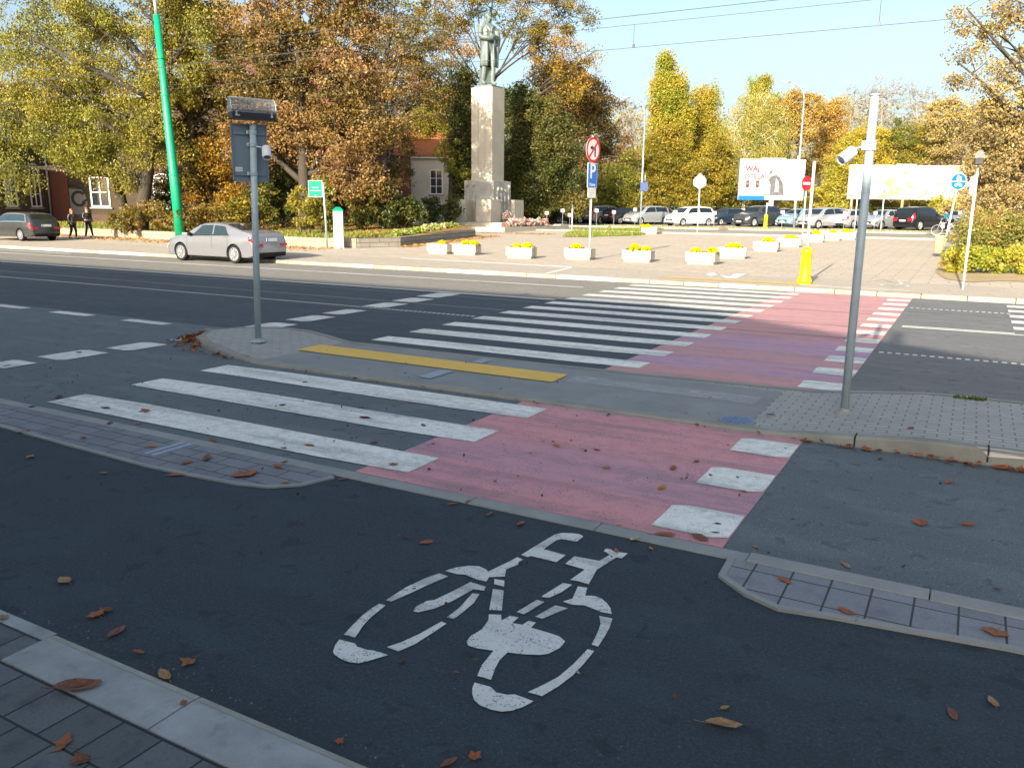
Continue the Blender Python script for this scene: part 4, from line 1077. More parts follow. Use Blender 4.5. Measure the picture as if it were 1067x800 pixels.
# wheels at pixel (184,270) front and (245,274) rear -> heading along -X
put(car, -25.0, 22.62-.38, .0, math.pi)
tag(car, 'silver saloon car stopped at the kerb beside the green pole', 'car')
dk = carpaint('charcoal_car_paint', (.055, .058, .058), .4, .22)
car = make_car('estate', dk, True)
put(car, -44.85, 26.1, zt(26.1)+.01, math.pi)
tag(car, 'charcoal estate car parked on the pavement beside two walking people', 'car')

paints = {k: carpaint(k+'_car_paint', v, m, .25) for k, (v, m) in dict(white=((.70,.70,.68),.0), black=((.012,.013,.014),.2), graphite=((.06,.065,.07),.4), navy=((.025,.045,.07),.3), beige=((.30,.28,.24),.4), skyblue=((.22,.38,.46),.3), lightsilver=((.42,.44,.45),.5), greygreen=((.14,.17,.16),.3)).items()}
FRONT, REARV = math.atan2(-.87, -.5), math.atan2(.87, .5)
ROW = [ # u of the car's middle, depth, kind, paint, heading, label
 (590, 77, 'suv', 'graphite', FRONT, 'dark grey off-roader, leftmost in the parked row, headlights towards us'),
 (611, 76.5, 'hatch', 'graphite', REARV, 'dark hatchback with red tail lights parked right of the leftmost off-roader'),
 (632, 76, 'mpv', 'beige', REARV, 'beige-grey people carrier parked tail-first behind the blue parking sign'),
 (652, 75, 'estate', 'black', REARV, 'black estate car parked tail-first left of the first lamp post'),
 (674, 74, 'mpv', 'lightsilver', FRONT, 'pale blue-grey car parked behind the first lamp post'),
 (691, 76, 'hatch', 'greygreen', REARV, 'grey-green hatchback partly hidden left of the white people carrier'),
 (719, 70.5, 'mpv', 'white', FRONT, 'white people carrier facing us in the parked row'),
 (756, 73, 'hatch', 'navy', FRONT, 'dark blue hatchback parked right of the white people carrier'),
 (790, 69.5, 'suv', 'graphite', FRONT, 'dark off-roader parked below the poster hoarding, facing us'),
 (812, 72, 'estate', 'black', FRONT, 'black estate parked right of the hoarding post behind a yellow bollard'),
 (833, 69, 'hatch', 'skyblue', FRONT, 'small sky blue hatchback parked beside the second lamp post'),
 (858, 65.5, 'mpv', 'lightsilver', FRONT, 'silver-grey people carrier parked right of the second lamp post'),
 (893, 66, 'estate', 'lightsilver', REARV, 'silver estate car parked tail-first just left of the grey camera pole'),
 (922, 64.5, 'hatch', 'lightsilver', FRONT, 'silver hatchback facing us beside the black off-roader'),
 (961, 62, 'suv', 'black', REARV, 'black off-roader with tall red tail lights parked tail-first beside the cyclist'),
 (1001, 64, 'sedan', 'lightsilver', FRONT, 'silver car half hidden by the hedge right of the cyclist'),
]
for u, dep, kind, pn, hd, lab in ROW:
    if kind not in PROTO:
        o = PROTO[kind] = make_car(kind, paints[pn], False)
    else:
        o = copy_tree(PROTO[kind], None, {'body': paints[pn], 'wing_mirror': paints[pn]})
    q = ground_at(u, dep); put(o, q[0], q[1], q[2]-.01, hd + rk.uniform(-.05, .05))
    tag(o, lab, 'car', 'cars parked in a row at the back of the square')
# ------------------------------------------------------------------ people
def skin_mesh(joints, edges, root_i=0, sub=2):
    me = bpy.data.meshes.new('s'); me.from_pydata([j[0] for j in joints], edges, []); me.update()
    o = bpy.data.objects.new('s', me); COL.objects.link(o)
    o.modifiers.new('k', 'SKIN').use_smooth_shade = True
    for i, j in enumerate(joints):
        r_ = j[1] if hasattr(j[1], '__len__') else (j[1], j[1])
        me.skin_vertices[0].data[i].radius = r_; me.skin_vertices[0].data[i].use_root = (i == root_i)
    s_ = o.modifiers.new('u', 'SUBSURF'); s_.levels = sub; s_.render_levels = sub
    dg = bpy.context.evaluated_depsgraph_get(); out = bpy.data.meshes.new_from_object(o.evaluated_get(dg))
    out.polygons.foreach_set('use_smooth', [True]*len(out.polygons))
    bpy.data.objects.remove(o); return out

def limb(root, name, mat, joints, edges, ri=0):
    return link_mesh(name, skin_mesh(joints, edges, ri), mat, root)

m_skin = plain('skin', (.50, .30, .21), .55, .4, 0, .08)
HANDS = True
def hand(wr, d, palm_n, s=1.0, curl=.5):
    """joints+edges for palm and five fingers starting at index 0 = wrist"""
    d = Vector(d).normalized(); n = Vector(palm_n); n = (n - d*n.dot(d)).normalized(); sd = d.cross(n)
    J = [(Vector(wr), .024*s), (Vector(wr)+d*.05*s, (.034*s, .018*s))]; E = [(0, 1)]
    for k, (o_, ln) in enumerate(((-.028, .068), (-.009, .078), (.010, .072), (.028, .056))):
        a = Vector(wr)+d*.085*s+sd*o_*s; b = a+(d*(1-curl*.35)+n*curl*.5)*ln*.5*s; c = b+(d*(1-curl)+n*curl)*ln*.5*s
        i = len(J); J += [(a, .0105*s), (b, .009*s), (c, .007*s)]; E += [(1, i), (i, i+1), (i+1, i+2)]
    a = Vector(wr)+d*.03*s-sd*.035*s; b = a+(d*.6-sd*.5+n*.3)*.045*s; i = len(J)
    J += [(a, .012*s), (b, .009*s)]; E += [(1, i), (i, i+1)]
    return J, E

def person(name, label, loc, rz, pose, cloth, hair_m, h=1.68, group=None, extra=None):
    """pose: dict of joint positions for a 1.7 m figure facing +X"""
    k = h/1.7; root = empty(name, loc, rz, label, 'person', group)
    P = {n_: Vector(q)*k for n_, q in pose.items()}
    # body: one continuous surface
    J = []; E = []; idx = {}
    def j(n_, r_): idx[n_] = len(J); J.append((P[n_], tuple(c*k for c in r_) if hasattr(r_, '__len__') else r_*k))
    for n_, r_ in (('pelvis', (.145, .115)), ('belly', (.13, .10)), ('chest', (.15, .115)), ('neck0', (.075, .065)), ('neck', .052), ('skull', (.074, .088)), ('crown', (.062, .078)),
                   ('lsh', .062), ('lel', .043), ('lwr', .029), ('rsh', .062), ('rel', .043), ('rwr', .029),
                   ('lhip', .095), ('lkn', .062), ('lan', .042), ('lto', .035), ('rhip', .095), ('rkn', .062), ('ran', .042), ('rto', .035)): j(n_, r_)
    for a, b in (('pelvis','belly'),('belly','chest'),('chest','neck0'),('neck0','neck'),('neck','skull'),('skull','crown'),('neck0','lsh'),('lsh','lel'),('lel','lwr'),('neck0','rsh'),('rsh','rel'),('rel','rwr'),
                 ('pelvis','lhip'),('lhip','lkn'),('lkn','lan'),('lan','lto'),('pelvis','rhip'),('rhip','rkn'),('rkn','ran'),('ran','rto')): E.append((idx[a], idx[b]))
    for s_ in 'lr':
        d = P[s_+'wr']-P[s_+'el']
        HJ, HE = hand(P[s_+'wr'], d, P['chest']-P[s_+'wr'], k)
        b0 = len(J)-1; J += HJ[1:]
        E += [((idx[s_+'wr'] if a == 0 else b0+a), b0+b) for a, b in HE]
    body = limb(root, 'body', m_skin, J, E, idx['pelvis'])
    # face
    f = P['skull']; fx = Vector(pose.get('look', (1, 0, 0))).normalized(); sd = Vector((-fx.y, fx.x, 0))
    nb = MB(); nb.ball(tuple(f+fx*.098*k+Vector((0,0,-.005))*k), (.018*k, .014*k, .022*k), 8, 6); nb.build('nose', m_skin, body, smooth=True)
    eb = MB()
    for s_ in (-1, 1): eb.ball(tuple(f+fx*.083*k+sd*s_*.03*k+Vector((0,0,.02))*k), .010*k, 8, 6)
    eb.build('eyes', m_black, body, smooth=True)
    mo = MB(); mo.ball(tuple(f+fx*.086*k+Vector((0,0,-.05))*k), (.008*k, .022*k, .006*k), 8, 5); mo.build('mouth', plain('lips', (.35, .11, .10), .5), body, smooth=True)
    er = MB()
    for s_ in (-1, 1): er.ball(tuple(f+sd*s_*.078*k+Vector((0,0,.005))*k), (.018*k, .010*k, .028*k), 8, 6)
    er.build('ears', m_skin, body, smooth=True)
    # hair
    hb = MB(); hb.ball(tuple(f-fx*.02*k+Vector((0,0,.052))*k), (.098*k, .092*k, .088*k), 14, 10)
    if extra and extra.get('hair') == 'long':
        for q, r_ in (((-.07,0,-.03),(.06,.085,.10)), ((-.07,.03,-.14),(.05,.06,.10)), ((-.07,-.03,-.14),(.05,.06,.10)), ((0,.075,-.05),(.04,.03,.10)), ((0,-.075,-.05),(.04,.03,.10))):
            v = fx*q[0]+sd*q[1]+Vector((0,0,q[2])); hb.ball(tuple(f+v*k), tuple(c*k for c in r_), 10, 8)
    else:
        hb.ball(tuple(f-fx*.12*k+Vector((0,0,.05))*k), (.05*k, .045*k, .06*k), 10, 8); hb.ball(tuple(f-fx*.15*k+Vector((0,0,-.04))*k), (.03*k, .03*k, .09*k), 10, 8)
    hb.build('hair', hair_m, root, smooth=True)
    # clothes
    T = [(P['pelvis']+Vector((0,0,-.02))*k, (.165*k, .135*k)), (P['belly'], (.155*k, .125*k)), (P['chest'], (.175*k, .135*k)), (P['neck0'], (.085*k, .075*k)), (P['lsh'], .078*k), (P['lel'], .058*k), (lerp(P['lel'], P['lwr'], .93), .045*k), (P['rsh'], .078*k), (P['rel'], .058*k), (lerp(P['rel'], P['rwr'], .93), .045*k)]
    limb(root, 'jacket', cloth['jacket'], T, [(0,1),(1,2),(2,3),(3,4),(4,5),(5,6),(3,7),(7,8),(8,9)])
    T = [(P['pelvis'], (.152*k, .125*k))]; Eg = []
    for s_ in 'lr':
        i = len(T); T += [(P[s_+'hip'], .105*k), (P[s_+'kn'], .072*k), (lerp(P[s_+'kn'], P[s_+'an'], .9), .052*k)]; Eg += [(0, i), (i, i+1), (i+1, i+2)]
    limb(root, 'trousers', cloth['trousers'], T, Eg)
    for s_ in 'lr':
        d = (P[s_+'to']-P[s_+'an']); d.z = 0; d = d.normalized() if d.length > 1e-4 else Vector((1,0,0))
        a = P[s_+'an'].copy(); a.z -= .03*k
        limb(root, 'shoe', cloth['shoes'], [(a-d*.04*k, .048*k), (a+d*.06*k+Vector((0,0,-.02))*k, (.045*k, .038*k)), (a+d*.16*k+Vector((0,0,-.025))*k, (.042*k, .03*k))], [(0,1),(1,2)])
    if 'hem' in cloth:
        b = MB(); b.lathe(tuple(P['pelvis']+Vector((0,0,.08))*k), [(.16*k, -.035*k), (.17*k, 0), (.16*k, .035*k)], 18, Matrix.Diagonal(Vector((.82, 1, 1)))); b.build('hem', cloth['hem'], root, smooth=True)
    if 'shirt' in cloth:
        b = MB(); b.ball(tuple(lerp(P['chest'], P['belly'], .4)+Vector((.105, 0, .02))*k), (.045*k, .035*k, .17*k), 10, 8); b.build('shirt', cloth['shirt'], root, smooth=True)
    if 'stripe' in cloth:
        b = MB(); a, c_ = P['rhip'], P['rkn']; b.tube([a+Vector((.05,-.09,0))*k, c_+Vector((.03,-.066,0))*k, P['ran']+Vector((.02,-.045,.05))*k], .02*k, 8); b.build('stripe', cloth['stripe'], root, smooth=True)
    return root
WALK1 = dict(pelvis=(0,0,.93), belly=(.0,0,1.08), chest=(.01,0,1.26), neck0=(.0,0,1.40), neck=(.01,0,1.47), skull=(.03,0,1.575), crown=(.02,0,1.635), look=(1,-.25,0),
  lsh=(-.0,.17,1.38), lel=(-.06,.22,1.12), lwr=(.02,.20,.90), rsh=(0,-.17,1.38), rel=(-.02,-.23,1.12), rwr=(.10,-.19,.92),
  lhip=(0,.085,.88), lkn=(.14,.08,.50), lan=(.12,.08,.09), lto=(.26,.09,.04), rhip=(0,-.085,.88), rkn=(-.02,-.08,.49), ran=(-.22,-.08,.13), rto=(-.12,-.09,.05))
WALK2 = dict(WALK1, lkn=(.20,.08,.52), lan=(.34,.08,.09), lto=(.48,.09,.05), rkn=(-.05,-.08,.49), ran=(-.22,-.08,.11), rto=(-.10,-.09,.04), lel=(-.12,.24,1.14), lwr=(.04,.24,.96), rel=(.02,-.24,1.14), rwr=(.16,-.14,1.06))
m_leather = plain('black_jacket', (.016, .016, .018), .4, .5, 0, .3, 12); m_jean = plain('dark_jeans', (.014, .015, .02), .8, .2); m_sneak = plain('white_trainers', (.65, .65, .66), .6, .3)
m_greyhem = plain('grey_cloth', (.34, .34, .35), .9, .1); m_ginger = plain('ginger_hair', (.30, .12, .045), .5, .4, 0, .4, 30); m_red = plain('red_hair', (.17, .055, .035), .5, .4, 0, .4, 30)
g = at(77, 249.5)
person('person', 'person with long ginger hair in an open black jacket, walking by the charcoal car', (g[0], g[1], g[2]), R(8), WALK1, dict(jacket=m_leather, trousers=m_jean, shoes=m_black, shirt=m_greyhem), m_ginger, 1.64, 'two people walking on the far pavement', dict(hair='long'))
g = at(93, 248.6)
person('person', 'person with tied red hair, black top with grey hem and white trainers, mid-stride', (g[0], g[1], g[2]), R(-12), WALK2, dict(jacket=m_leather, trousers=m_jean, shoes=m_sneak, hem=m_greyhem, stripe=m_greyhem), m_red, 1.72, 'two people walking on the far pavement')

# cyclist and bicycle at the back of the square
q = at(985, 245.5)
bx, by = q[0], q[1]; bz = zt(by)
bk = empty('bicycle', (bx, by, bz), R(180), 'white bicycle ridden across the back of the square', 'bicycle')
m_bike = plain('white_bike_paint', (.68, .68, .66), .35, .5)
for x in (-.52, .53):
    w = MB(); n_ = 28; M = Matrix.Rotation(R(90), 3, 'X')
    w.tube([(x+.32*math.cos(a), 0, .34+.32*math.sin(a)) for a in np.linspace(0, 2*math.pi, n_+1)], .022, 8, False); wo = w.build('wheel', m_bike, bk, smooth=True)
    sp = MB()
    for a in np.linspace(0, math.pi, 9)[:-1]: sp.tube([(x+.31*math.cos(a), 0, .34+.31*math.sin(a)), (x-.31*math.cos(a), 0, .34-.31*math.sin(a))], .004, 4)
    sp.tube([(x, -.05, .34), (x, .05, .34)], .03, 8); sp.build('spokes', m_chrome, wo)
fr = MB()
for a, b in (((-.52,0,.34),(-.12,0,.30)), ((-.12,0,.30),(-.28,0,.86)), ((-.12,0,.30),(.36,0,.74)), ((-.25,0,.78),(.35,0,.82)), ((-.52,0,.34),(-.25,0,.78)), ((.53,0,.34),(.34,0,.90)), ((.34,0,.90),(.32,0,1.02))): fr.tube([a, b], .022, 8)
fr.build('frame', m_bike, bk, smooth=True)
s_ = MB(); s_.ball((-.30, 0, .90), (.13, .07, .035), 12, 6); s_.build('saddle', m_black, bk, smooth=True)
s_ = MB(); s_.tube([(.24,-.27,1.06), (.32,-.16,1.05), (.32,0,1.03), (.32,.16,1.05), (.24,.27,1.06)], .014, 8); s_.build('handlebar', m_black, bk, smooth=True)
s_ = MB(); s_.tube([(-.12,-.10,.30),(-.12,.10,.30)], .02, 8); s_.tube([(-.12,.10,.30),(.02,.10,.22)], .012, 6); s_.tube([(-.12,-.10,.30),(-.26,-.10,.38)], .012, 6); s_.box((.02,.15,.22),(.09,.09,.02)); s_.box((-.26,-.15,.38),(.09,.09,.02)); s_.build('pedals', m_black, bk)
s_ = MB(); s_.box((-.58, 0, .74), (.36, .14, .02)); s_.tube([(-.66,.05,.73),(-.52,.05,.36)], .008, 6); s_.tube([(-.66,-.05,.73),(-.52,-.05,.36)], .008, 6); s_.build('luggage_rack', m_black, bk)
RIDE = dict(pelvis=(-.30,0,.98), belly=(-.20,0,1.12), chest=(-.06,0,1.26), neck0=(.04,0,1.37), neck=(.08,0,1.43), skull=(.15,0,1.52), crown=(.14,0,1.58), look=(1,0,-.1),
  lsh=(.02,.17,1.34), lel=(.14,.24,1.13), lwr=(.25,.25,1.07), rsh=(.02,-.17,1.34), rel=(.14,-.24,1.13), rwr=(.25,-.25,1.07),
  lhip=(-.28,.09,.95), lkn=(.05,.12,.68), lan=(-.02,.14,.31), lto=(.10,.15,.26), rhip=(-.28,-.09,.95), rkn=(.02,-.12,.82), ran=(-.28,-.14,.47), rto=(-.17,-.15,.42))
m_teal = plain('teal_jacket', (.01, .22, .26), .7, .3)
person('person', 'cyclist in a teal jacket and dark trousers leaning over a white bicycle', (bx, by, bz), R(180), RIDE, dict(jacket=m_teal, trousers=m_jean, shoes=m_black), m_black, 1.7)
bp = MB(); bp.box((bx+.62, by, bz+.93), (.34, .30, .34), 0); bpo = bp.build('pannier_bag', plain('striped_bag', (.03, .03, .03), .7), None, bevel=.05)
st = MB()
for k_ in range(3): st.box((bx+.62, by, bz+.84+.09*k_), (.352, .312, .03))
st.build('pale_stripe', m_greyhem, bpo)
tag(bpo, 'dark bag with pale stripes on the white bicycle rack', 'bag')
# ------------------------------------------------------------------ street furniture
def text_mesh(body, size, extrude=.002, align='CENTER', bold=0):
    cu = bpy.data.curves.new('t', 'FONT'); cu.body = body; cu.size = size; cu.extrude = extrude; cu.align_x = align; cu.align_y = 'CENTER'; cu.offset = bold
    o = bpy.data.objects.new('t', cu); COL.objects.link(o)
    dg = bpy.context.evaluated_depsgraph_get(); me = bpy.data.meshes.new_from_object(o.evaluated_get(dg))
    bpy.data.objects.remove(o); return me
def frame(origin, ang, tilt=0):
    """panel frame: local x = to the right along ang, local y = up, local z = towards the reader"""
    x = Vector((math.cos(ang), math.sin(ang), 0)); y = Vector((0, 0, 1)); z = x.cross(y)
    return Matrix(((x.x, y.x, z.x, origin[0]), (x.y, y.y, z.y, origin[1]), (x.z, y.z, z.z, origin[2]), (0, 0, 0, 1)))
def text(name, body, size, M, off, mat, parent, sx=1.0, bold=0):
    me = text_mesh(body, size, bold=bold); me.transform(M @ Matrix.Translation(Vector(off)) @ Matrix.Diagonal(Vector((sx, 1, 1, 1))))
    return link_mesh(name, me, mat, parent)
def disc(mb, M, c, r, z0, z1, n=32, r2=None):
    if r2 is None:
        mb.prism([(c[0]+r*math.cos(2*math.pi*i/n), c[1]+r*math.sin(2*math.pi*i/n)) for i in range(n)], z0, z1, M)
    else:
        for i in range(n):
            a, b = 2*math.pi*i/n, 2*math.pi*(i+1)/n
            mb.prism([(c[0]+rr_*math.cos(t), c[1]+rr_*math.sin(t)) for t, rr_ in ((a, r2), (a, r), (b, r), (b, r2))], z0, z1, M)
def rrect(w, h, r=.03, n=4):
    pts = []
    for cx, cy, a0 in ((w/2-r, h/2-r, 0), (-w/2+r, h/2-r, 90), (-w/2+r, -h/2+r, 180), (w/2-r, -h/2+r, 270)):
        for i in range(n+1): a = R(a0+90*i/n); pts.append((cx+r*math.cos(a), cy+r*math.sin(a)))
    return pts
m_signback = plain('grey_sign_back', (.135, .185, .225), .55, .4, .3, .1, 3)
m_signred = plain('sign_red', (.52, .015, .03), .35, .5, 0, .05); m_signwhite = plain('sign_white', (.58, .58, .56), .35, .5, 0, .04)
m_signblue = plain('sign_blue', (.012, .13, .52), .35, .5, 0, .05); m_signgreen = plain('sign_green', (.0, .27, .15), .4, .5, 0, .05); m_signblack = plain('sign_black', (.015, .015, .015), .4, .5)
m_ltblue = plain('sign_light_blue', (.0, .13, .50), .35, .5, 0, .05)
m_perspex = NT('clear_perspex_cover')
_a = m_perspex.n('ShaderNodeBsdfTransparent', Color=(.86, .86, .88, 1)); _b = m_perspex.n('ShaderNodeBsdfGlossy', Roughness=.08, Color=(.8, .8, .8, 1)); _f = m_perspex.n('ShaderNodeFresnel', IOR=1.5)
_x = m_perspex.n('ShaderNodeMixShader', i0=m_perspex.math('MULTIPLY', _f.outputs[0], .55), i1=_a.outputs[0], i2=_b.outputs[0]); _d = m_perspex.n('ShaderNodeBsdfDiffuse', Color=(.6, .62, .64, 1)); _y = m_perspex.n('ShaderNodeMixShader', i0=.16, i1=_x.outputs[0], i2=_d.outputs[0]); m_perspex.t.links.new(_y.outputs[0], m_perspex.out.inputs[0]); m_perspex = m_perspex.mat

def sensor(root, p, d, arm_from, L=.17, r=.052):
    """white cylindrical camera on a clamp arm"""
    p, d = Vector(p), Vector(d).normalized(); M = d.to_track_quat('Z', 'Y').to_matrix()
    b = MB(); b.lathe(tuple(p), [(r*.7, -L*.5), (r*.96, -L*.46), (r, -L*.40), (r, L*.5), (r*.9, L*.505), (r*.86, L*.46)], 22, M); o = b.build('camera', m_white_pl, root, smooth=True)
    o.modifiers.new('e', 'EDGE_SPLIT').split_angle = R(35)
    f = MB(); f.lathe(tuple(p), [(r*.84, L*.40), (r*.84, L*.455), (r*.3, L*.47)], 20, M); f.build('lens', m_signback, o, smooth=True)
    a = MB(); a.tube([arm_from, lerp(Vector(arm_from), p-d*L*.3, .5)+Vector((0,0,.012)), p-d*L*.35], .014, 8); a.build('camera_arm', m_galv, root, smooth=True)
def clamp(root, c, r, m=None):
    b = MB(); b.lathe(c, [(r*1.08, -.03), (r*1.08, .03)], 16); b.box((c[0]-r*1.0, c[1]-r*1.0, c[2]), (.035, .035, .05)); b.build('clamp', m or m_galv_d, root, bevel=.006)

# left post on the island with a display box, sign panel seen from behind and a camera
q = at(269, 356, .075); x0, y0 = q[0], q[1]; z0 = .075
root = empty('sign_post', (x0, y0, z0), 0, 'grey post on the island tip carrying a blue-grey sign back and clear display box', 'sign post')
lean = Vector((RT[0], RT[1], 0))*.10
def lz(v): return zcol(x0, y0, v)-z0
HT = lz(130)
TOP = Vector((0, 0, HT)) + lean
b = MB(); b.tube([(0,0,-.05), tuple(TOP)], .047, 16); b.build('post', m_galv_d, root, smooth=True)
b = MB(); b.lathe((0,0,0), [(.11, 0), (.11, .012), (.06, .02), (.055, .05)], 18); b.build('base_plate', m_galv_d, root)
ang = R(57); pr = Vector((math.cos(ang), math.sin(ang), 0)); pn = Vector((-math.sin(ang), math.cos(ang), 0))
C0 = lean*.85 + Vector((0,0,lz(159.5))) + pn*.075
M = frame(C0 - pr*.035, ang)
b = MB(); b.prism(rrect(.49, .80, .03), -.012, .006, M); pnl = b.build('sign_panel', m_signback, root)
b = MB()
for a_, b_ in (((-.245,.395),(.245,.395)), ((.245,.395),(.245,-.395)), ((.245,-.395),(-.245,-.395)), ((-.245,-.395),(-.245,.395))):
    b.box(((a_[0]+b_[0])/2, (a_[1]+b_[1])/2, .014), (abs(a_[0]-b_[0])+.02, abs(a_[1]-b_[1])+.02, .02))
b.v = [tuple(M @ Vector(v)) for v in b.v]; b.build('panel_rim', m_signback, pnl)
b = MB()
for k_ in (.27, -.30): b.prism([(-.22, k_-.018), (.22, k_-.018), (.22, k_+.018), (-.22, k_+.018)], .008, .03, M)
b.build('panel_rail', m_signback, pnl)
b = MB(); b.prism([(-.215,-.26), (-.115,-.26), (-.115,-.20), (-.215,-.20)], .0065, .0085, M); st = b.build('sticker', m_signwhite, pnl)
b = MB(); 
for k_ in range(4): b.prism([(-.205+.022*k_,-.245), (-.19+.022*k_,-.245), (-.19+.022*k_,-.215), (-.205+.022*k_,-.215)], .0087, .0092, M)
b.build('sticker_print', m_galv_d, st)
for hz in (lz(138), lz(151), lz(181)):
    c = lean*(hz/HT); clamp(root, (c.x, c.y, hz), .05)
c = lean*.86; sensor(root, (c.x + pr.x*.16 - pn.x*.14, c.y + pr.y*.16 - pn.y*.14, lz(159)), (.35, -.30, -.75), (c.x, c.y, lz(153)), .18, .064)
ba = R(63); bv = Vector((math.cos(ba), math.sin(ba), 0)); C1 = TOP + Vector((0, 0, .20)); Mb = frame(C1, ba)
b = MB(); b.prism(rrect(.62, .13, .01), -.11, .11, Mb @ Matrix.Translation((0, -.075, 0))); bx_ = b.build('display_box', m_black, root)
b = MB()
for s_ in (-1, 1): b.prism([(.16*math.cos(a), .21*math.sin(a)) for a in np.linspace(0, math.pi, 15)], -.004, .004, Mb @ Matrix.Translation((s_*.315, -.05, 0)) @ Matrix.Rotation(R(90), 4, 'Y') @ Matrix.Diagonal(Vector((.72, 1.0, 1, 1))))
b.build('end_plate', m_perspex, root)
b = MB(); arc = [(.115*math.cos(a), -.05+.21*math.sin(a)) for a in np.linspace(0, math.pi, 15)]
vs = [Mb @ Vector((s_*.315, y_, z_)) for z_, y_ in arc for s_ in (-1, 1)]
b.add(vs, [(2*i, 2*i+1, 2*i+3, 2*i+2) for i in range(14)]); cv = b.build('clear_cover', m_perspex, root, smooth=True, fix=False)
b = MB()
for s_ in (-1, 1): b.tube([Mb @ Vector((s_*.316, y_, z_)) for z_, y_ in arc], .007, 6)
for i in (2, 7, 12): b.tube([Mb @ Vector((-.315, arc[i][1], arc[i][0])), Mb @ Vector((.315, arc[i][1], arc[i][0]))], .0035, 5)
b.build('cover_rib', m_galv, root, smooth=True)
b = MB()
for s_ in (-1, 1): b.prism([(s_*.25-.022, -.10), (s_*.25+.022, -.10), (s_*.25+.008, -.06), (s_*.25+.012, -.03), (s_*.25-.012, -.03), (s_*.25-.008, -.06)], .111, .113, Mb)
b.prism([(-.24, -.10), (-.205, -.10), (-.205, -.085), (-.24, -.085)], .111, .113, Mb); b.build('box_marks', m_galv, bx_)

# right post on the island
q = at(880, 425, .12); x1, y1 = q[0], q[1]; z1 = isl_z(x1)
root = empty('camera_pole', (x1, y1, z1), 0, 'tall grey pole on the paved island with a white camera near its top', 'pole')
def rz_(v): return zcol(x1, y1, v)-z1
HT = rz_(100)
b = MB(); b.tube([(0,0,-.05), (0,0,HT)], .041, 18); b.lathe((0,0,HT), [(.049, 0), (.049, .012), (.03, .02)], 18); b.build('post', m_galv_d, root, smooth=True)
b = MB(); b.lathe((0,0,0), [(.10, 0), (.09, .012), (.055, .02), (.052, .05)], 18); b.build('base_plate', m_conc, root)
clamp(root, (0, 0, rz_(150)), .052, m_white_pl); clamp(root, (0, 0, rz_(154)), .052, m_white_pl)
lv = Vector((-RT[0], -RT[1], 0)); tw = Vector((-FW[0], -FW[1], 0)).normalized()
pc = lv*.235 + tw*.06 + Vector((0,0,rz_(163))); sensor(root, pc, lv*.75 + tw*.25 + Vector((0,0,-.55)), (lv.x*.05, lv.y*.05, rz_(152)), .17, .056)

# manhole covers
def manhole(u, v, r, label, m):
    q = at(u, v, .05); z = .0335 if q[1] > 4.9 and q[1] < 9.7 else 0
    b = MB(); b.lathe((q[0], q[1], z+.001), [(r*1.12, -.02), (r*1.12, .006), (r*1.06, .008)], 40); o = b.build('manhole_cover', m_kerb_d, None)
    b = MB(); b.lathe((q[0], q[1], z+.001), [(r, .0), (r, .011), (r*.96, .013)], 40); b.build('lid', m, o)
    b = MB()
    for i in range(-3, 4):
        for j in range(-3, 4):
            if i*i+j*j < 11: b.box((q[0]+i*r*.26, q[1]+j*r*.26, z+.0165), (r*.12, r*.12, .006), R(45))
    b.build('tread', m, o); return tag(o, label, 'manhole cover')
manhole(768, 437, .165, 'round blue-grey manhole cover set in the island', plain('blue_cast_iron', (.13, .19, .30), .55, .4, .2, .15, 6))
manhole(803, 431.5, .045, 'tiny dark valve cap in the island beside the blue-grey cover', m_signback)
# no-turn / parking sign post
q = at(614, 271); root = empty('parking_sign', tuple(q), 0, 'white post with a no left turn disc above a blue parking sign', 'traffic sign')
b = MB(); b.tube([(0,0,-.05), (0,0,4.5)], .04, 12); b.build('post', m_whitepole, root, smooth=True)
a_ = R(80); M = frame((.05, -.06, 4.02), a_)
b = MB(); disc(b, M, (0,0), .45, -.012, .012); b.build('disc_back', m_galv, root)
b = MB(); disc(b, M, (0,0), .375, .013, .016); b.build('disc_face', m_signwhite, root)
b = MB(); disc(b, M, (0,0), .45, .013, .018, 36, .365); b.prism([(-.29,-.25),(-.24,-.30),(.29,.25),(.24,.30)], .0205, .0225, M); b.build('red_ring', m_signred, root)
b = MB(); b.prism([(.08,-.25),(.16,-.25),(.16,.10),(.08,.10)], .017, .019, M); b.prism([(-.06,.03),(.085,.03),(.085,.10),(-.06,.10)], .0172, .0192, M); b.prism([(-.06,-.03),(-.06,.16),(-.22,.065)], .0174, .0194, M); b.build('arrow', m_signblack, root)
M = frame((.05, -.06, 3.10), a_)
b = MB(); b.prism(rrect(.62, .90, .04), -.012, .012, M); b.build('parking_panel', m_signwhite, root)
b = MB(); b.prism(rrect(.57, .85, .03), .013, .016, M); b.build('parking_face', m_signblue, root)
text('letter', 'P', .74, M, (0, .13, .020), m_signwhite, root, 1.0, .012)
text('small_print', 'Płatny', .16, M, (0, -.33, .020), m_signwhite, root)
M = frame((.05, -.06, 2.47), a_)
b = MB(); b.prism(rrect(.5, .34, .02), -.01, .01, M); b.build('plate', m_signwhite, root)
b = MB(); b.prism(rrect(.16, .34, .02), -.03, -.012, frame((.0, -.16, 2.47), a_)); b.build('plate_back', m_galv, root)
b = MB()
for k_ in range(3): b.prism([(-.18, .08-.08*k_), (.18-.05*k_, .08-.08*k_), (.18-.05*k_, .10-.08*k_), (-.18, .10-.08*k_)], .011, .012, M)
b.build('print', m_galv_d, root)
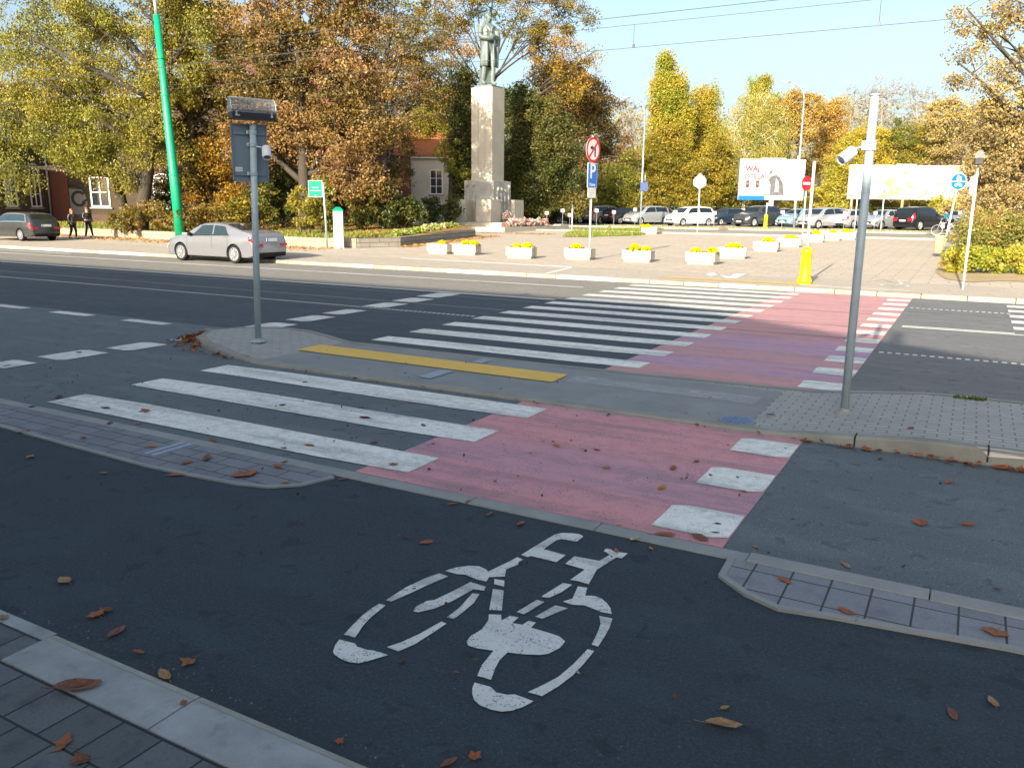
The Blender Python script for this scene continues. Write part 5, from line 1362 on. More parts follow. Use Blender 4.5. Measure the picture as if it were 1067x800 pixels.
# green sign and ticket machine
q = at(341, 259); root = empty('green_sign', tuple(q), 0, 'green rectangular sign hung on the left of a thin grey post', 'sign')
b = MB(); b.tube([(0,0,-.05), (-.06, -.03, 2.95)], .045, 10); b.build('post', m_galv, root, smooth=True)
aa = R(38); px_ = Vector((math.cos(aa), math.sin(aa), 0)); M = frame(tuple(Vector((-.06, -.03, 2.66)) - px_*.36), aa)
b = MB(); b.prism(rrect(.62, .74, .03), -.012, .012, M); b.build('panel', m_signgreen, root)
b = MB()
for w_, h_, x_, y_ in ((.62, .02, 0, .36), (.62, .02, 0, -.36), (.02, .74, -.30, 0), (.02, .74, .30, 0)): b.prism([(x_-w_/2, y_-h_/2), (x_+w_/2, y_-h_/2), (x_+w_/2, y_+h_/2), (x_-w_/2, y_+h_/2)], .013, .016, M)
for y_, w_ in ((.06, .30), (-.08, .46), (-.28, .10)): b.prism([(-w_/2, y_-.012), (w_/2, y_-.012), (w_/2, y_+.014), (-w_/2, y_+.014)], .013, .0145, M)
b.build('lettering', m_signwhite, root)
q = ground_at(352, 37.2); root = empty('ticket_machine', tuple(q), R(38), 'white parking ticket machine with a green cap before the low wall', 'ticket machine')
b = MB(); b.box((0,0,.84), (.44,.40,1.68)); b.build('cabinet', m_white_pl, root, bevel=.03)
b = MB(); b.box((0,0,.03), (.48,.44,.06)); b.build('plinth', m_galv_d, root)
b = MB(); b.prism([(-.24,-.22),(.24,-.22),(.24,.22),(-.24,.22)], 1.68, 1.73); b.add([(-.24,-.22,1.73),(.24,-.22,1.73),(.24,.22,1.73),(-.24,.22,1.73),(-.10,-.02,1.86),(.10,-.02,1.86),(.10,.08,1.86),(-.10,.08,1.86)], [(0,1,5,4),(1,2,6,5),(2,3,7,6),(3,0,4,7),(4,5,6,7)]); b.build('cap', m_signgreen, root, bevel=.01)
b = MB(); b.box((.02,-.205,1.16), (.17,.02,.07)); b.box((-.08,-.203,1.42),(.1,.012,.09)); b.box((.09,-.203,1.44),(.05,.012,.06)); b.box((0,-.203,.12),(.24,.012,.02)); b.build('screen_and_slots', m_galv_d, root)
b = MB(); disc(b, Matrix.Translation((.222, 0, 1.5)) @ Matrix.Rotation(R(90), 4, 'Y'), (0,0), .09, 0, .004, 20); b.build('blue_badge', m_signblue, root)
# green traction pole
q = ground_at(186, 43.5); root = empty('green_pole', tuple(q), 0, 'tall green tapering pole with a pale top rising past the trees', 'pole')
ln = Vector((-RT[0], -RT[1], 0))*.034
def pp(z): v = ln*z; return (v.x, v.y, z)
m_green = plain('green_pole_paint', (.0, .30, .135), .45, .45, 0, .08, 1.5, dirt=.5)
b = MB(); b.tube([pp(-.1), pp(3.4), pp(3.45), pp(7.4), pp(7.45), pp(11.3)], [.27, .25, .235, .20, .185, .16], 18); b.build('shaft', m_green, root, smooth=True)
b = MB(); b.tube([pp(11.3), pp(11.7), pp(15)], [.10, .085, .06], 14); b.build('pale_top', m_galv, root, smooth=True)
b = MB()
for z_ in (3.42, 7.42, 9.25): b.lathe(pp(z_), [(.27 if z_ < 4 else .22, -.05), (.27 if z_ < 4 else .22, .05)], 18)
b.build('collar', m_green, root)
b = MB(); b.lathe((0,0,0), [(.36, -.05), (.36, .10), (.30, .14)], 18); b.build('foot', m_conc, root)
# yellow bollard with thin pole
m_yb = plain('yellow_bollard_paint', (.62, .50, .0), .4, .45, 0, .06)
def bollard_mesh(b, h):
    b.lathe((0,0,0), [(.20, 0), (.20, .10), (.165, .16), (.15, .2), (.135, h*.80), (.145, h*.82), (.145, h*.90), (.11, h*.97), (.06, h)], 20)
q = at(838, 295.5); root = empty('bollard_pole', tuple(q), 0, 'white pole rising from a bright yellow bollard at the end of the crossing', 'bollard')
b = MB(); bollard_mesh(b, 1.0); b.build('bollard', m_yb, root, smooth=True)
b = MB(); b.tube([(0,0,.9),(0,0,3.25)], .038, 12); b.build('pole', m_whitepole, root, smooth=True)
b = MB(); b.lathe((0,0,.22), [(.165, 0), (.165, .012)], 20); b.lathe((0,0,.78), [(.15, 0), (.15, .012)], 20); b.build('band', plain('ochre_band', (.42, .30, .0), .5), root)
q = ground_at(799, 61.5); root = empty('yellow_bollard', tuple(q), 0, 'small yellow bollard on the verge in front of the dark parked cars', 'bollard')
b = MB(); bollard_mesh(b, 1.15); b.build('bollard', m_yb, root, smooth=True); b = MB(); b.tube([(0,0,1.1),(0,0,2.0)], .045, 10); b.build('pole', m_whitepole, root, smooth=True)
# no-entry sign
q = ground_at(838.5, 52.5); root = empty('no_entry_sign', tuple(q), 0, 'red and white no entry disc on a thin white post in the square', 'traffic sign')
b = MB(); b.tube([(0,0,-.05),(0,0,3.6)], .05, 10); b.build('post', m_whitepole, root, smooth=True)
M = frame((0,-.08,3.25), R(62)); b = MB(); disc(b, M, (0,0), .46, -.012, .012); b.build('disc', m_signred, root); b = MB(); b.prism([(-.36,-.08),(.36,-.08),(.36,.08),(-.36,.08)], .013, .016, M); b.build('bar', m_signwhite, root)
# round blue sign with bin, and slim pole with light fitting
q = ground_at(987, 33); root = empty('shared_path_sign', tuple(q), 0, 'round blue sign for walkers and cyclists on a leaning white post', 'traffic sign')
ln2 = Vector((RT[0], RT[1], 0))*.115
b = MB(); b.tube([(0,0,-.05), tuple(ln2*2.9+Vector((0,0,2.95)))], .036, 12); b.build('post', m_whitepole, root, smooth=True)
cc = ln2*2.85 + Vector((0,-.06,2.98)); M = frame(tuple(cc), R(30))
b = MB(); disc(b, M, (0,0), .34, -.012, .012); b.build('rim', m_signwhite, root); b = MB(); disc(b, M, (0,0), .305, .013, .016); b.build('face', m_ltblue, root)
b = MB(); b.prism([(-.30,-.012),(.30,-.012),(.30,.018),(-.30,.018)], .017, .019, M)
disc(b, M, (-.03,.225), .032, .017, .019, 14); b.prism([(-.08,.19),(.01,.19),(.02,.10),(-.005,.04),(-.07,.04),(-.09,.10)], .017, .019, M)
disc(b, M, (.075,.17), .024, .017, .019, 14); b.prism([(.045,.145),(.105,.145),(.10,.04),(.05,.04)], .017, .019, M)
disc(b, M, (-.09,-.14), .062, .017, .019, 18, .046); disc(b, M, (.09,-.14), .062, .017, .019, 18, .046)
for a1, b1 in (((-.09,-.14),(-.03,-.07)), ((-.03,-.07),(.06,-.07)), ((-.03,-.07),(.0,-.14)), ((.0,-.14),(.06,-.07)), ((.06,-.05),(.09,-.14))):
    v1, v2 = Vector(a1), Vector(b1); d_ = (v2-v1).normalized(); n_ = Vector((-d_.y, d_.x))*.009; b.prism([tuple(v1-n_), tuple(v2-n_), tuple(v2+n_), tuple(v1+n_)], .0172, .0192, M)
b.build('pictogram', m_signwhite, root)
bq = at(989.5, 267); bn = MB(); bn.lathe((0,0,0), [(.15, .18), (.17, .2), (.19, .78), (.20, .80), (.20, .83), (.16, .84)], 18); bin_ = bn.build('litter_bin', plain('pale_yellow_bin', (.62, .52, .24), .5, .4), None, smooth=True); bin_.location = (q[0]-.12, q[1]-.26, q[2])
tag(bin_, 'pale yellow litter bin hanging on the round blue sign post', 'litter bin')
bn = MB(); bn.tube([(.0, .20, .74), (.0, .16, .74)], .02, 8); bn.build('bracket', m_galv_d, bin_)
q = at(1003, 302); root = empty('sensor_pole', tuple(q), 0, 'thin white pole with a domed fitting on top, in front of the bushes', 'pole')
b = MB(); b.tube([(0,0,-.05),(0,0,2.95)], .034, 12); b.build('post', m_whitepole, root, smooth=True)
b = MB(); b.tube([(0,0,2.95),(0,0,3.12)], .022, 10); b.build('neck', m_galv_d, root)
b = MB(); b.box((0,0,3.20), (.19,.46,.15), R(4)); b.build('display_box', m_black, root, bevel=.01)
b = MB(); b.prism([(.11*math.cos(a), .19*math.sin(a)) for a in np.linspace(0, math.pi, 13)], -.24, .24, Matrix.Translation((0,0,3.28)) @ Matrix.Rotation(R(4), 4, 'Z') @ Matrix.Rotation(R(90), 4, 'X')); b.build('clear_cover', m_perspex, root, smooth=False)
b = MB(); b.box((-.07,-.03,2.62), (.12,.10,.44), R(20)); b.build('control_box', m_white_pl, root, bevel=.015)
b = MB(); b.tube([(0,0,2.85), (-.16,-.08,2.66)], .035, 8); b.tube([(-.14,-.07,2.69), (-.20,-.10,2.60)], .05, 12); b.build('camera', m_white_pl, root, smooth=True)
# small white sign posts in the car park
for u, dep, vtop, kind, lab in ((728, 54, 186, 'hex', 'pale diamond shaped sign back on a thin post before the white people carrier'), (545+347.5, 60, 185, 'disc', 'pale round sign back on a thin post left of the grey camera pole'), (920, 60, 198, 'none', 'thin white post with a dark cap in front of the silver hatchback'), (596.5, 60, 213, 'none', 'thin grey post standing in the grass patch left of the parking sign')):
    q = ground_at(u, dep); h = P3(u, vtop, dep)[2]-q[2]; root = empty('thin_post', tuple(q), 0, lab, 'sign post')
    b = MB(); b.tube([(0,0,-.05),(0,0,h)], .045, 10); b.build('post', m_whitepole, root, smooth=True)
    M = frame((0,-.06,h-.15), R(30))
    b = MB()
    if kind == 'hex': b.prism([(0,.5),(.42,.1),(.42,-.3),(0,-.55),(-.42,-.3),(-.42,.1)], -.01, .01, M); b.build('sign_back', m_galv_d, root)
    elif kind == 'disc': disc(b, M, (0,0), .42, -.01, .01); b.build('sign_back', m_signwhite, root)
    else: b.lathe((0,0,h), [(.06,-.3),(.06,0)], 10); b.build('cap', m_signback, root)
for i, (u, v) in enumerate(((570,222),(586.5,219.5),(594,224),(622,219.5),(640,221),(662,218.5),(704,221),(745,222),(816,221),(881,222),(913,222),(1001,222))):
    q = ground_at(u, 62.8 + (u > 700)*-1.5); h = P3(u, v, depth_of(q))[2]-q[2]; root = empty('bay_plate', tuple(q), 0, 'small white plate on a thin stake before the parked cars', 'sign', 'small plates along the verge')
    b = MB(); b.tube([(0,0,0),(0,0,h)], .018, 6); b.build('stake', m_galv, root); b = MB(); b.box((0,-.03,h), (.28,.02,.24), R(30)); b.build('plate', m_signwhite, root)
# street lamps
def street_lamp(u, dep, vtop, arm, label, rz, thick=.085):
    q = ground_at(u, dep); root = empty('street_lamp', tuple(q), rz, label, 'street lamp', 'street lamps over the square'); h = P3(u, vtop, dep)[2]-q[2]
    b = MB(); b.tube([(0,0,-.1),(0,0,3),(0,0,h-.9)], [thick, thick*.85, thick*.6], 12); n_ = 8
    b.tube([(0,0,h-.9)] + [(-arm*(1-math.cos(a)), 0, h-.9+1.35*math.sin(a)) for a in np.linspace(.15, math.pi/2*.86, n_)], thick*.55, 10); b.build('mast', m_galv, root, smooth=True)
    b = MB(); e = Vector((-arm*(1-math.cos(math.pi/2*.86)), 0, h-.9+1.35*math.sin(math.pi/2*.86))); b.ball(tuple(e+Vector((-.30,0,.05))), (.42,.13,.09), 12, 8); b.build('lantern', m_galv, root, smooth=True)
    b = MB(); b.ball(tuple(e+Vector((-.34,0,.0))), (.28,.10,.06), 10, 6); b.build('lamp_glass', m_white_pl, root, smooth=True)
    b = MB(); b.box((0,-thick-.0,1.0), (.10,.03,.4)); b.build('hatch', m_galv_d, root); return root
lp = street_lamp(668, 68, 108, 1.6, 'curved street lamp with a small blue sign, left of the tallest poplar', R(29))
b = MB(); b.box((.16,-.12,3.25), (.62,.03,.72), 0); b.build('blue_sign', plain('dull_blue_sign', (.06, .09, .24), .5), lp); b = MB(); b.tube([(.22,-.1,3.7),(.22,-.1,4.2)], .03, 8); b.build('bracket', m_galv, lp)
street_lamp(829, 66, 92, 1.5, 'curved street lamp standing right of the poster hoarding', R(29), .10)

# hoardings
def hoarding(name, u0, u1, v0, v1, dep, ang, label):
    a = P3((u0+u1)/2, (v0+v1)/2, dep); w = (u1-u0)*dep/F_PX; h = (v1-v0)*dep/F_PX
    g = zt(a[1]); root = empty(name, (a[0], a[1], g), 0, label, 'billboard'); M = frame((0, 0, a[2]-g), ang)
    b = MB(); b.prism([(-w/2,-h/2),(w/2,-h/2),(w/2,h/2),(-w/2,h/2)], -.25, 0, M); b.build('panel', plain('billboard_white', (.50,.50,.495), .5, .3, 0, .05, .6), root, bevel=.02)
    return root, M, w, h, a[2]-g
root, M, w, h, zc = hoarding('billboard', 770, 839, 167, 208, 80, R(33), 'white poster hoarding with a grey seated figure over a blue strip')
b = MB(); b.prism([(-w/2,-h/2),(w*.36,-h/2),(w*.36,-h/2+.42),(-w/2,-h/2+.42)], .004, .02, M); st = b.build('blue_strip', m_signblue, root)
b = MB(); b.prism([(-w*.10,-h/2+.05),(w*.04,-h/2+.05),(w*.04,-h/2+.38),(-w*.10,-h/2+.38)], .022, .026, M); b.build('white_patch', m_signwhite, st)
b = MB(); b.prism([(w*.04,-h/2+.02),(w*.355,-h/2+.02),(w*.355,-h/2+.40),(w*.04,-h/2+.40)], .0215, .024, M); b.build('pale_patch', plain('pale_blue_print', (.22, .38, .72), .5), st)
text('lettering', 'WAJ', .72, M, (-w*.31, h*.26, .006), plain('red_print', (.36, .02, .035), .5), root, 1, .02); text('lettering', 'OTELA', .66, M, (-w*.27, h*.07, .006), plain('maroon_print', (.30, .03, .05), .5), root, 1, .015)
m_figd = plain('grey_print', (.12, .12, .13), .6, .3, 0, .5, 3); m_figl = plain('pale_grey_print', (.40, .40, .42), .6, .3, 0, .3, 2); m_face = plain('pale_pink_print', (.62, .45, .42), .6)
b = MB(); b.prism([(-.15*w,-h*.38),(.20*w,-h*.38),(.17*w,-h*.08),(.12*w,h*.06),(.06*w,h*.12),(-.01*w,h*.10),(-.06*w,h*.0),(-.10*w,-h*.18)], .004, .008, M); b.build('figure_body', m_figd, root)
b = MB(); b.prism([(-.16*w,-h*.36),(-.02*w,-h*.36),(-.02*w,-h*.12),(-.06*w,h*.02),(-.11*w,-h*.1)], .0085, .010, M); b.prism([(.05*w,-h*.3),(.11*w,-h*.3),(.10*w,-h*.05),(.06*w,h*.05)], .0085, .010, M); b.build('figure_light', m_figl, root)
b = MB(); disc(b, M, (-.0*w, h*.21), .42, .004, .009, 20); b.build('figure_head', m_face, root)
b = MB(); b.prism([(-.06*w,h*.13),(-.01*w,h*.15),(.0*w,h*.22),(-.035*w,h*.24)], .0105, .012, M); b.prism([(.035*w,h*.24),(.05*w,h*.24),(.055*w,h*.36),(.035*w,h*.34)], .0105, .012, M); b.build('figure_shade', m_figd, root)
b = MB()
for s_ in (-.37, -.22): b.prism([(s_*w-.16,-h*.20),(s_*w+.14,-h*.20),(s_*w+.17,-h*.02),(s_*w-.16,-h*.02)], .004, .008, M)
b.build('mug_print', plain('dark_mug_print', (.07, .045, .05), .5), root)
b = MB()
for s_ in (-.37, -.22): disc(b, M, (s_*w+.02, -h*.10), .09, .0085, .010, 14)
b.build('mug_label', plain('red_label_print', (.55, .16, .12), .5), root)
b = MB(); b.tube([M @ Vector((.02*w,0,-.15)) + Vector((0,0,-h/2+.05)), (M @ Vector((.02*w,0,-.15))).xy.to_3d()], .24, 14); b.build('leg', m_whitepole, root, smooth=True)
b = MB(); b.box((0,.1,zc+h/2+.08), (2.4,.25,.10), R(33)); b.build('lamp_rail', m_galv_d, root)
b = MB(); b.tube([M @ Vector((w*.38, -h/2, .1)), (M @ Vector((w*.38, 0, .1))).xy.to_3d()], .10, 10); b.tube([M @ Vector((w*.38, h/2, -.1)), M @ Vector((w*.38, h/2+.4, -.1))], .05, 8); b.build('stay', m_whitepole, root)
root, M, w, h, zc = hoarding('billboard', 885, 1014, 173, 207.5, 82, R(29), 'long white hoarding with washed-out beige print and yellow leaves overhanging')
t = NT('bleached_poster'); n1 = t.noise(t.pos(.7, .7, .9, local=True), 1.1, 4, .5)
c = t.mix(t.ramp(n1, [(.48, 0), (.62, 1)]), (.50, .49, .45), (.40, .30, .15)); c = t.mix(t.ramp(t.noise(t.pos(local=True), .9, 3), [(.60, 0), (.68, .7)]), c, (.45, .36, .18)); m_bl = t.done(c, .6, .3)
b = MB(); b.prism([(-w/2+.08,-h/2+.08),(w/2-.08,-h/2+.08),(w/2-.08,h/2-.08),(-w/2+.08,h/2-.08)], .004, .010, M); b.build('poster', m_bl, root)
b = MB()
for x_, y_, w_, h_ in ((-.29, .02, .5, .16), (.16, .04, .3, .1), (.2, -.1, .25, .1), (.3,-.4,.5,.05)): b.prism([(x_*w-w_/2, y_*h-h_/2), (x_*w+w_/2, y_*h), (x_*w+w_/2, y_*h+h_/2), (x_*w-w_/2, y_*h)], .0105, .012, M)
b.build('grey_print', m_figl, root)
b = MB()
for x_ in (-.46, -.05, .28): b.tube([M @ Vector((x_*w, -h/2+.1, -.13)), (M @ Vector((x_*w, 0, -.13))).xy.to_3d()], .13, 10)
b.build('leg', plain('tan_post', (.40, .30, .16), .6), root)
b = MB(); b.box((-.6,.1,zc+h/2+.06), (1.9,.25,.14), R(29)); b.build('lamp_rail', m_galv_d, root)
# fence behind the parked cars
q0, q1 = ground_at(560, 80), ground_at(1030, 70)
root = empty('mesh_fence', tuple(q0), 0, 'low green mesh fence behind the parked cars', 'fence')
b = MB(); d_ = Vector(q1)-Vector(q0)
for k_ in range(19):
    p = d_*(k_/18); b.tube([tuple(p), tuple(p+Vector((0,0,1.6)))], .035, 6)
b.build('fence_posts', plain('green_fence_paint', (.02, .09, .06), .5), root)
b = MB()
for z_ in (.15, .5, .85, 1.2, 1.55): b.tube([(0,0,z_), tuple(d_+Vector((0,0,z_)))], .016, 5)
b.build('fence_rails', plain('dark_green_wire', (.02, .06, .045), .5), root)

# overhead wires
m_wire = plain('dark_wire', (.09, .095, .10), .5, .4, .3)
for y_, z_, r_, lab in ((17.5, 5.47, .0055, 'lowest overhead wire crossing the whole view above the road'), (17.5, 5.93, .005, 'overhead wire hung just above the lowest one'), (14.7, 5.47, .0055, 'steep overhead wire nearest the top of the sky gap'), (14.7, 5.86, .005, 'carrier wire above the steep overhead wire, leaving the frame first'), (27.5, 8.4, .006, 'thin wire passing behind the green pole in front of the trees')):
    b = MB(); b.tube([(-140, y_, z_+.25), (-60, y_, z_+.08), (-20, y_, z_), (60, y_, z_-.03)], r_, 6); tag(b.build('overhead_wire', m_wire), lab, 'wire')
for x_, y_, zb_, zt_, lab in ((-6.84, 17.5, 5.47, 5.93, 'short wire dropper left of the tallest poplar'), (-2.0, 17.5, 5.46, 5.92, 'short wire dropper above the grey camera pole'), (-6.78, 14.7, 5.47, 5.86, 'short wire dropper at the top right of the statue')):
    b = MB(); b.tube([(x_, y_, zb_), (x_, y_, zt_)], .006, 6); o = b.build('wire_dropper', m_wire); b = MB(); b.box((x_, y_, zb_+.03), (.05, .03, .07)); b.build('clip', m_wire, o); tag(o, lab, 'wire dropper')
# ------------------------------------------------------------------ monument
m_stoneL = bricks('pale_monument_stone', (.47, .435, .35), (.53, .49, .40), (.36, .33, .26), .9, .74, .007, axes='sz', var=.12, bump=.25, off=.5)
m_stoneG = concrete('grey_relief_stone', (.40, .39, .35), .2, scale=1.6, stain=.45)
t = NT('verdigris_bronze'); n1 = t.noise(t.pos(1, 1, .5), 1.8, 6, .65)
m_bronze = t.done(t.mix(t.ramp(n1, [(.3, 0), (.7, 1)]), (.085, .115, .11), (.20, .25, .235)), .6, .4, .25)
cor = ground_at(511.5, 57.4); cx, cy = cor[0]-1.7, cor[1]+2.4; gz = zt(cy)
mon = empty('monument', (cx, cy, gz), 0, 'tall pale stone pillar monument topped by a green bronze standing man', 'monument')
def z_at(v, dep=58.4): return P3(510, v, dep)[2]-gz
zt1, zt2, zarm, zrel, ztop = .30, z_at(231.5), z_at(208), z_at(188), z_at(88.5)
b = MB(); b.box((-.6, 1.0, zt1/2-.1), (8.75, 10.2, zt1+.2)); b.build('lower_step', m_stoneL, mon, bevel=.02)
b = MB(); b.box((-.65, 0, (zt1+zt2)/2), (7.3, 6.4, zt2-zt1)); b.box((3.45, 5.3, (zt1+zt2)/2-.1), (.6, 1.3, zt2-zt1-.2)); b.build('upper_step', m_stoneL, mon, bevel=.02)
b = MB(); b.box((0, 0, (zt2+ztop)/2), (1.75, 1.75, ztop-zt2)); b.build('pillar', m_stoneL, mon, bevel=.03)
b = MB(); 
for x_ in (-.28, .28): b.box((x_, -.882, (zrel+ztop)/2), (.035, .02, ztop-zrel-.3))
b.build('pillar_groove', m_stoneG, mon)
b = MB(); b.box((-.0, .0, (zt2+zrel)/2), (2.5, 2.5, zrel-zt2)); rel = b.build('relief_block', m_stoneG, mon, bevel=.02)
rr2 = random.Random(9)
for y_ in (-.75, -.25, .3, .85):                             # carved figures on the right face
    b = MB(); hh = (zrel-zt2)*rr2.uniform(.72, .86); b.ball((1.25, y_, zt2+hh*.5), (.14, .2, hh*.5), 10, 8); b.ball((1.29, y_+.03, zt2+hh*1.02), (.12, .12, .16), 10, 8)
    b.tube([(1.30, y_-.18, zt2+hh*.8), (1.40, y_-.05, zt2+hh*.6), (1.34, y_+.2, zt2+hh*.66)], .06, 8); b.build('carved_figure', m_stoneG, rel, smooth=True)
for x_ in (-.95, -.45):
    b = MB(); hh = (zrel-zt2)*.85; b.ball((x_, -1.25, zt2+hh*.6), (.18, .10, hh*.4), 10, 8); b.ball((x_, -1.28, zt2+hh*1.05), (.11, .11, .14), 10, 8); b.build('carved_figure', m_stoneG, rel, smooth=True)
for x_, y_ in ((1.075, -1.69), (-1.03, -1.69), (1.075, 1.76), (-1.03, 1.76)):     # corner piers
    b = MB(); b.box((x_, y_, (zt2+zarm)/2), (1.25, 1.40, zarm-zt2)); b.build('corner_pier', m_stoneL, mon, bevel=.02)
# bronze man: one continuous body, coat tails, folded arms
S_ = 4.95/1.74; zs = ztop+.16
b = MB(); b.box((0, 0, ztop+.08), (1.45, 1.45, .16)); b.build('statue_plinth', m_bronze, mon, bevel=.02)
fa = R(-30); rot = Matrix.Rotation(fa, 4, 'Z')
def sp(x, y, z): q = rot @ Vector((x*S_, y*S_, z*S_)); return Vector((q.x, q.y, q.z+zs))
jn = [(sp(0,0,.92), .15*S_), (sp(-.01,0,1.10), (.135*S_, .13*S_)), (sp(-.01,0,1.28), (.165*S_, .145*S_)), (sp(0,0,1.42), (.10*S_, .09*S_)), (sp(.02,0,1.485), .058*S_), (sp(.04,0,1.585), (.082*S_, .088*S_)), (sp(.035,0,1.66), (.07*S_, .075*S_)),
      (sp(-.02,.19,1.37), .09*S_), (sp(.04,.25,1.13), .07*S_), (sp(.19,.06,1.16), .055*S_), (sp(.20,-.06,1.18), .045*S_),
      (sp(-.02,-.19,1.37), .09*S_), (sp(.04,-.25,1.13), .07*S_), (sp(.20,-.10,1.10), .055*S_), (sp(.22,.04,1.12), .045*S_),
      (sp(.02,.10,.86), .105*S_), (sp(.06,.11,.48), .075*S_), (sp(.02,.12,.08), .058*S_), (sp(.17,.14,.045), .045*S_),
      (sp(.0,-.10,.86), .105*S_), (sp(.02,-.11,.48), .075*S_), (sp(-.05,-.12,.08), .058*S_), (sp(.10,-.15,.045), .045*S_)]
ed = [(0,1),(1,2),(2,3),(3,4),(4,5),(5,6),(3,7),(7,8),(8,9),(9,10),(3,11),(11,12),(12,13),(13,14),(0,15),(15,16),(16,17),(17,18),(0,19),(19,20),(20,21),(21,22)]
jn = [(tuple(p), (r if hasattr(r, '__len__') else (r, r))) for p, r in jn]
stt = link_mesh('statue', skin_mesh(jn, ed), m_bronze, mon)
b = MB(); prof = [(.46,.205,.205),(.60,.20,.20),(.80,.19,.185),(1.0,.165,.17),(1.15,.155,.18),(1.30,.165,.205),(1.40,.12,.17)]; angs = np.linspace(R(28), R(335), 27); vs = []
for z_, rx, ry in prof:
    for a in angs:
        f = 1 + (.05*math.sin(a*7) if z_ < 1 else 0); op = 1 if z_ < 1.1 else .96
        vs.append(tuple(sp(rx*math.cos(a)*f*op - .01, ry*math.sin(a)*f, z_)))
n_ = len(angs); fs = [(i*n_+k, i*n_+k+1, (i+1)*n_+k+1, (i+1)*n_+k) for i in range(len(prof)-1) for k in range(n_-1)]
b.add(vs, fs); co = b.build('coat', m_bronze, stt, smooth=True, fix=False); sm = co.modifiers.new('s', 'SOLIDIFY'); sm.thickness = .09
b = MB(); b.ball(tuple(sp(.125,0,1.575)), .026*S_, 8, 6); b.build('nose', m_bronze, stt, smooth=True)
b = MB(); b.ball(tuple(sp(.0,0,1.64)), (.098*S_, .098*S_, .085*S_), 12, 8); b.ball(tuple(sp(-.055,0,1.56)), (.065*S_, .088*S_, .10*S_), 12, 8); b.build('hair', m_bronze, stt, smooth=True)
b = MB(); b.box(tuple(sp(-.13, .03, .23)), (.24*S_, .30*S_, .46*S_), fa); b.build('statue_support', m_bronze, stt, bevel=.06)
b = MB(); b.tube([sp(.05,.19,1.33), sp(.02,.27,1.12), sp(-.0,.26,.80), sp(.05,.24,.45)], [.10*S_, .075*S_, .05*S_, .03*S_], 10); b.build('cape_fold', m_bronze, stt, smooth=True)
b = MB(); b.tube([sp(.08,-.10,1.42), sp(.13,-.02,1.30), sp(.16,0,1.18)], [.03*S_, .035*S_, .02*S_], 8); b.tube([sp(.08,.10,1.42), sp(.13,.02,1.30), sp(.16,0,1.18)], [.03*S_, .035*S_, .02*S_], 8); b.build('lapels', m_bronze, stt, smooth=True)
# flowers laid at its foot
PAL_PINK = leafmat('pink_white_petals', [(.60, .12, .14), (.70, .45, .38), (.75, .70, .64), (.22, .28, .07), (.74, .72, .68)], .3)
for i, (u, v, w_, lab) in enumerate(((525,226,8,'tall bouquet of white and green leaning on the monument block'), (531,233,9,'pink wreath left end of the flower heap'), (539,232,9,'red and white wreath in the flower heap below the monument'), (547,233,9,'white flowers in the middle of the heap by the monument'), (555,233,10,'pink and orange wreath in the flower heap by the monument'), (563,234,9,'red roses wreath right of the middle of the flower heap'), (569,236,8,'small pink bouquet at the right end of the flower heap'))):
    k = 57/F_PX; q = np.array([cx+3.38, cy-2.4+.95*(i-1), gz+zt1]) if i else np.array([cx+1.9, cy-.6, gz+zt2-.05])
    shrub('flower_wreath', lab, q, [((q[0], q[1], q[2]+(.28 if i else .42)), (.36, .50, .26 if i else .42), 26)], PAL_PINK, 300+i, .12, 40, .16, 'flowers laid by the monument', 'flowers', 3, .9)

# ------------------------------------------------------------------ planters with yellow chrysanthemums
m_plant = concrete('whitewashed_concrete', (.46, .42, .345), .2, False, 2.4, .5)
m_soil = plain('planter_soil', (.05, .035, .022), .95, .1, 0, .4, 8)
PAL_MUM = leafmat('yellow_chrysanthemums', [(.62, .54, .0), (.72, .62, .0), (.70, .58, .0), (.30, .34, .01)], .25)
pl0 = empty('planter', (0,0,0))
b = MB(); b.box((0,0,.24), (1.10,.52,.30)); b.build('trough', m_plant, pl0, bevel=.02)
b = MB(); b.box((0,0,.045), (.98,.42,.10)); b.build('foot', m_plant, pl0, bevel=.01)
b = MB()
for x_, y_, a, c in ((0,-.235,1.10,.05),(0,.235,1.10,.05),(-.525,0,.05,.42),(.525,0,.05,.42)): b.box((x_,y_,.405), (a,c,.04))
b.build('rim', m_plant, pl0, bevel=.008)
b = MB(); b.box((0,0,.393), (.99,.41,.02)); b.build('soil', m_soil, pl0)
mum_rng = np.random.default_rng(12)
def mum_mesh(seed):
    rg = np.random.default_rng(seed); n_ = 150; d = rg.normal(0,1,(n_,3)); d[:,2] = np.abs(d[:,2]); d /= np.linalg.norm(d,axis=1)[:,None]
    c = d*np.array([.22,.20,.17]); c[:,2] += .03; V, Fq, ti = leaves(c, 12, .03, .045, rg, 0, rg.random(n_)*.8, 1, .3, .9); return faces_mesh(V, Fq, ti)
mums = [mum_mesh(i) for i in range(7)]
green = leafmat('mum_leaves', [(.05,.09,.015),(.12,.16,.03)], .3)
rg = np.random.default_rng(5); c = rg.normal(0,1,(40,3))*np.array([.13,.12,.03]); c[:,2] += .03; V, Fq, ti = leaves(c, 10, .04, .07, rg); mgreen = faces_mesh(V, Fq, ti, 'mum_leaves'); mgreen.materials.append(green)
for m in mums: m.materials.append(PAL_MUM)
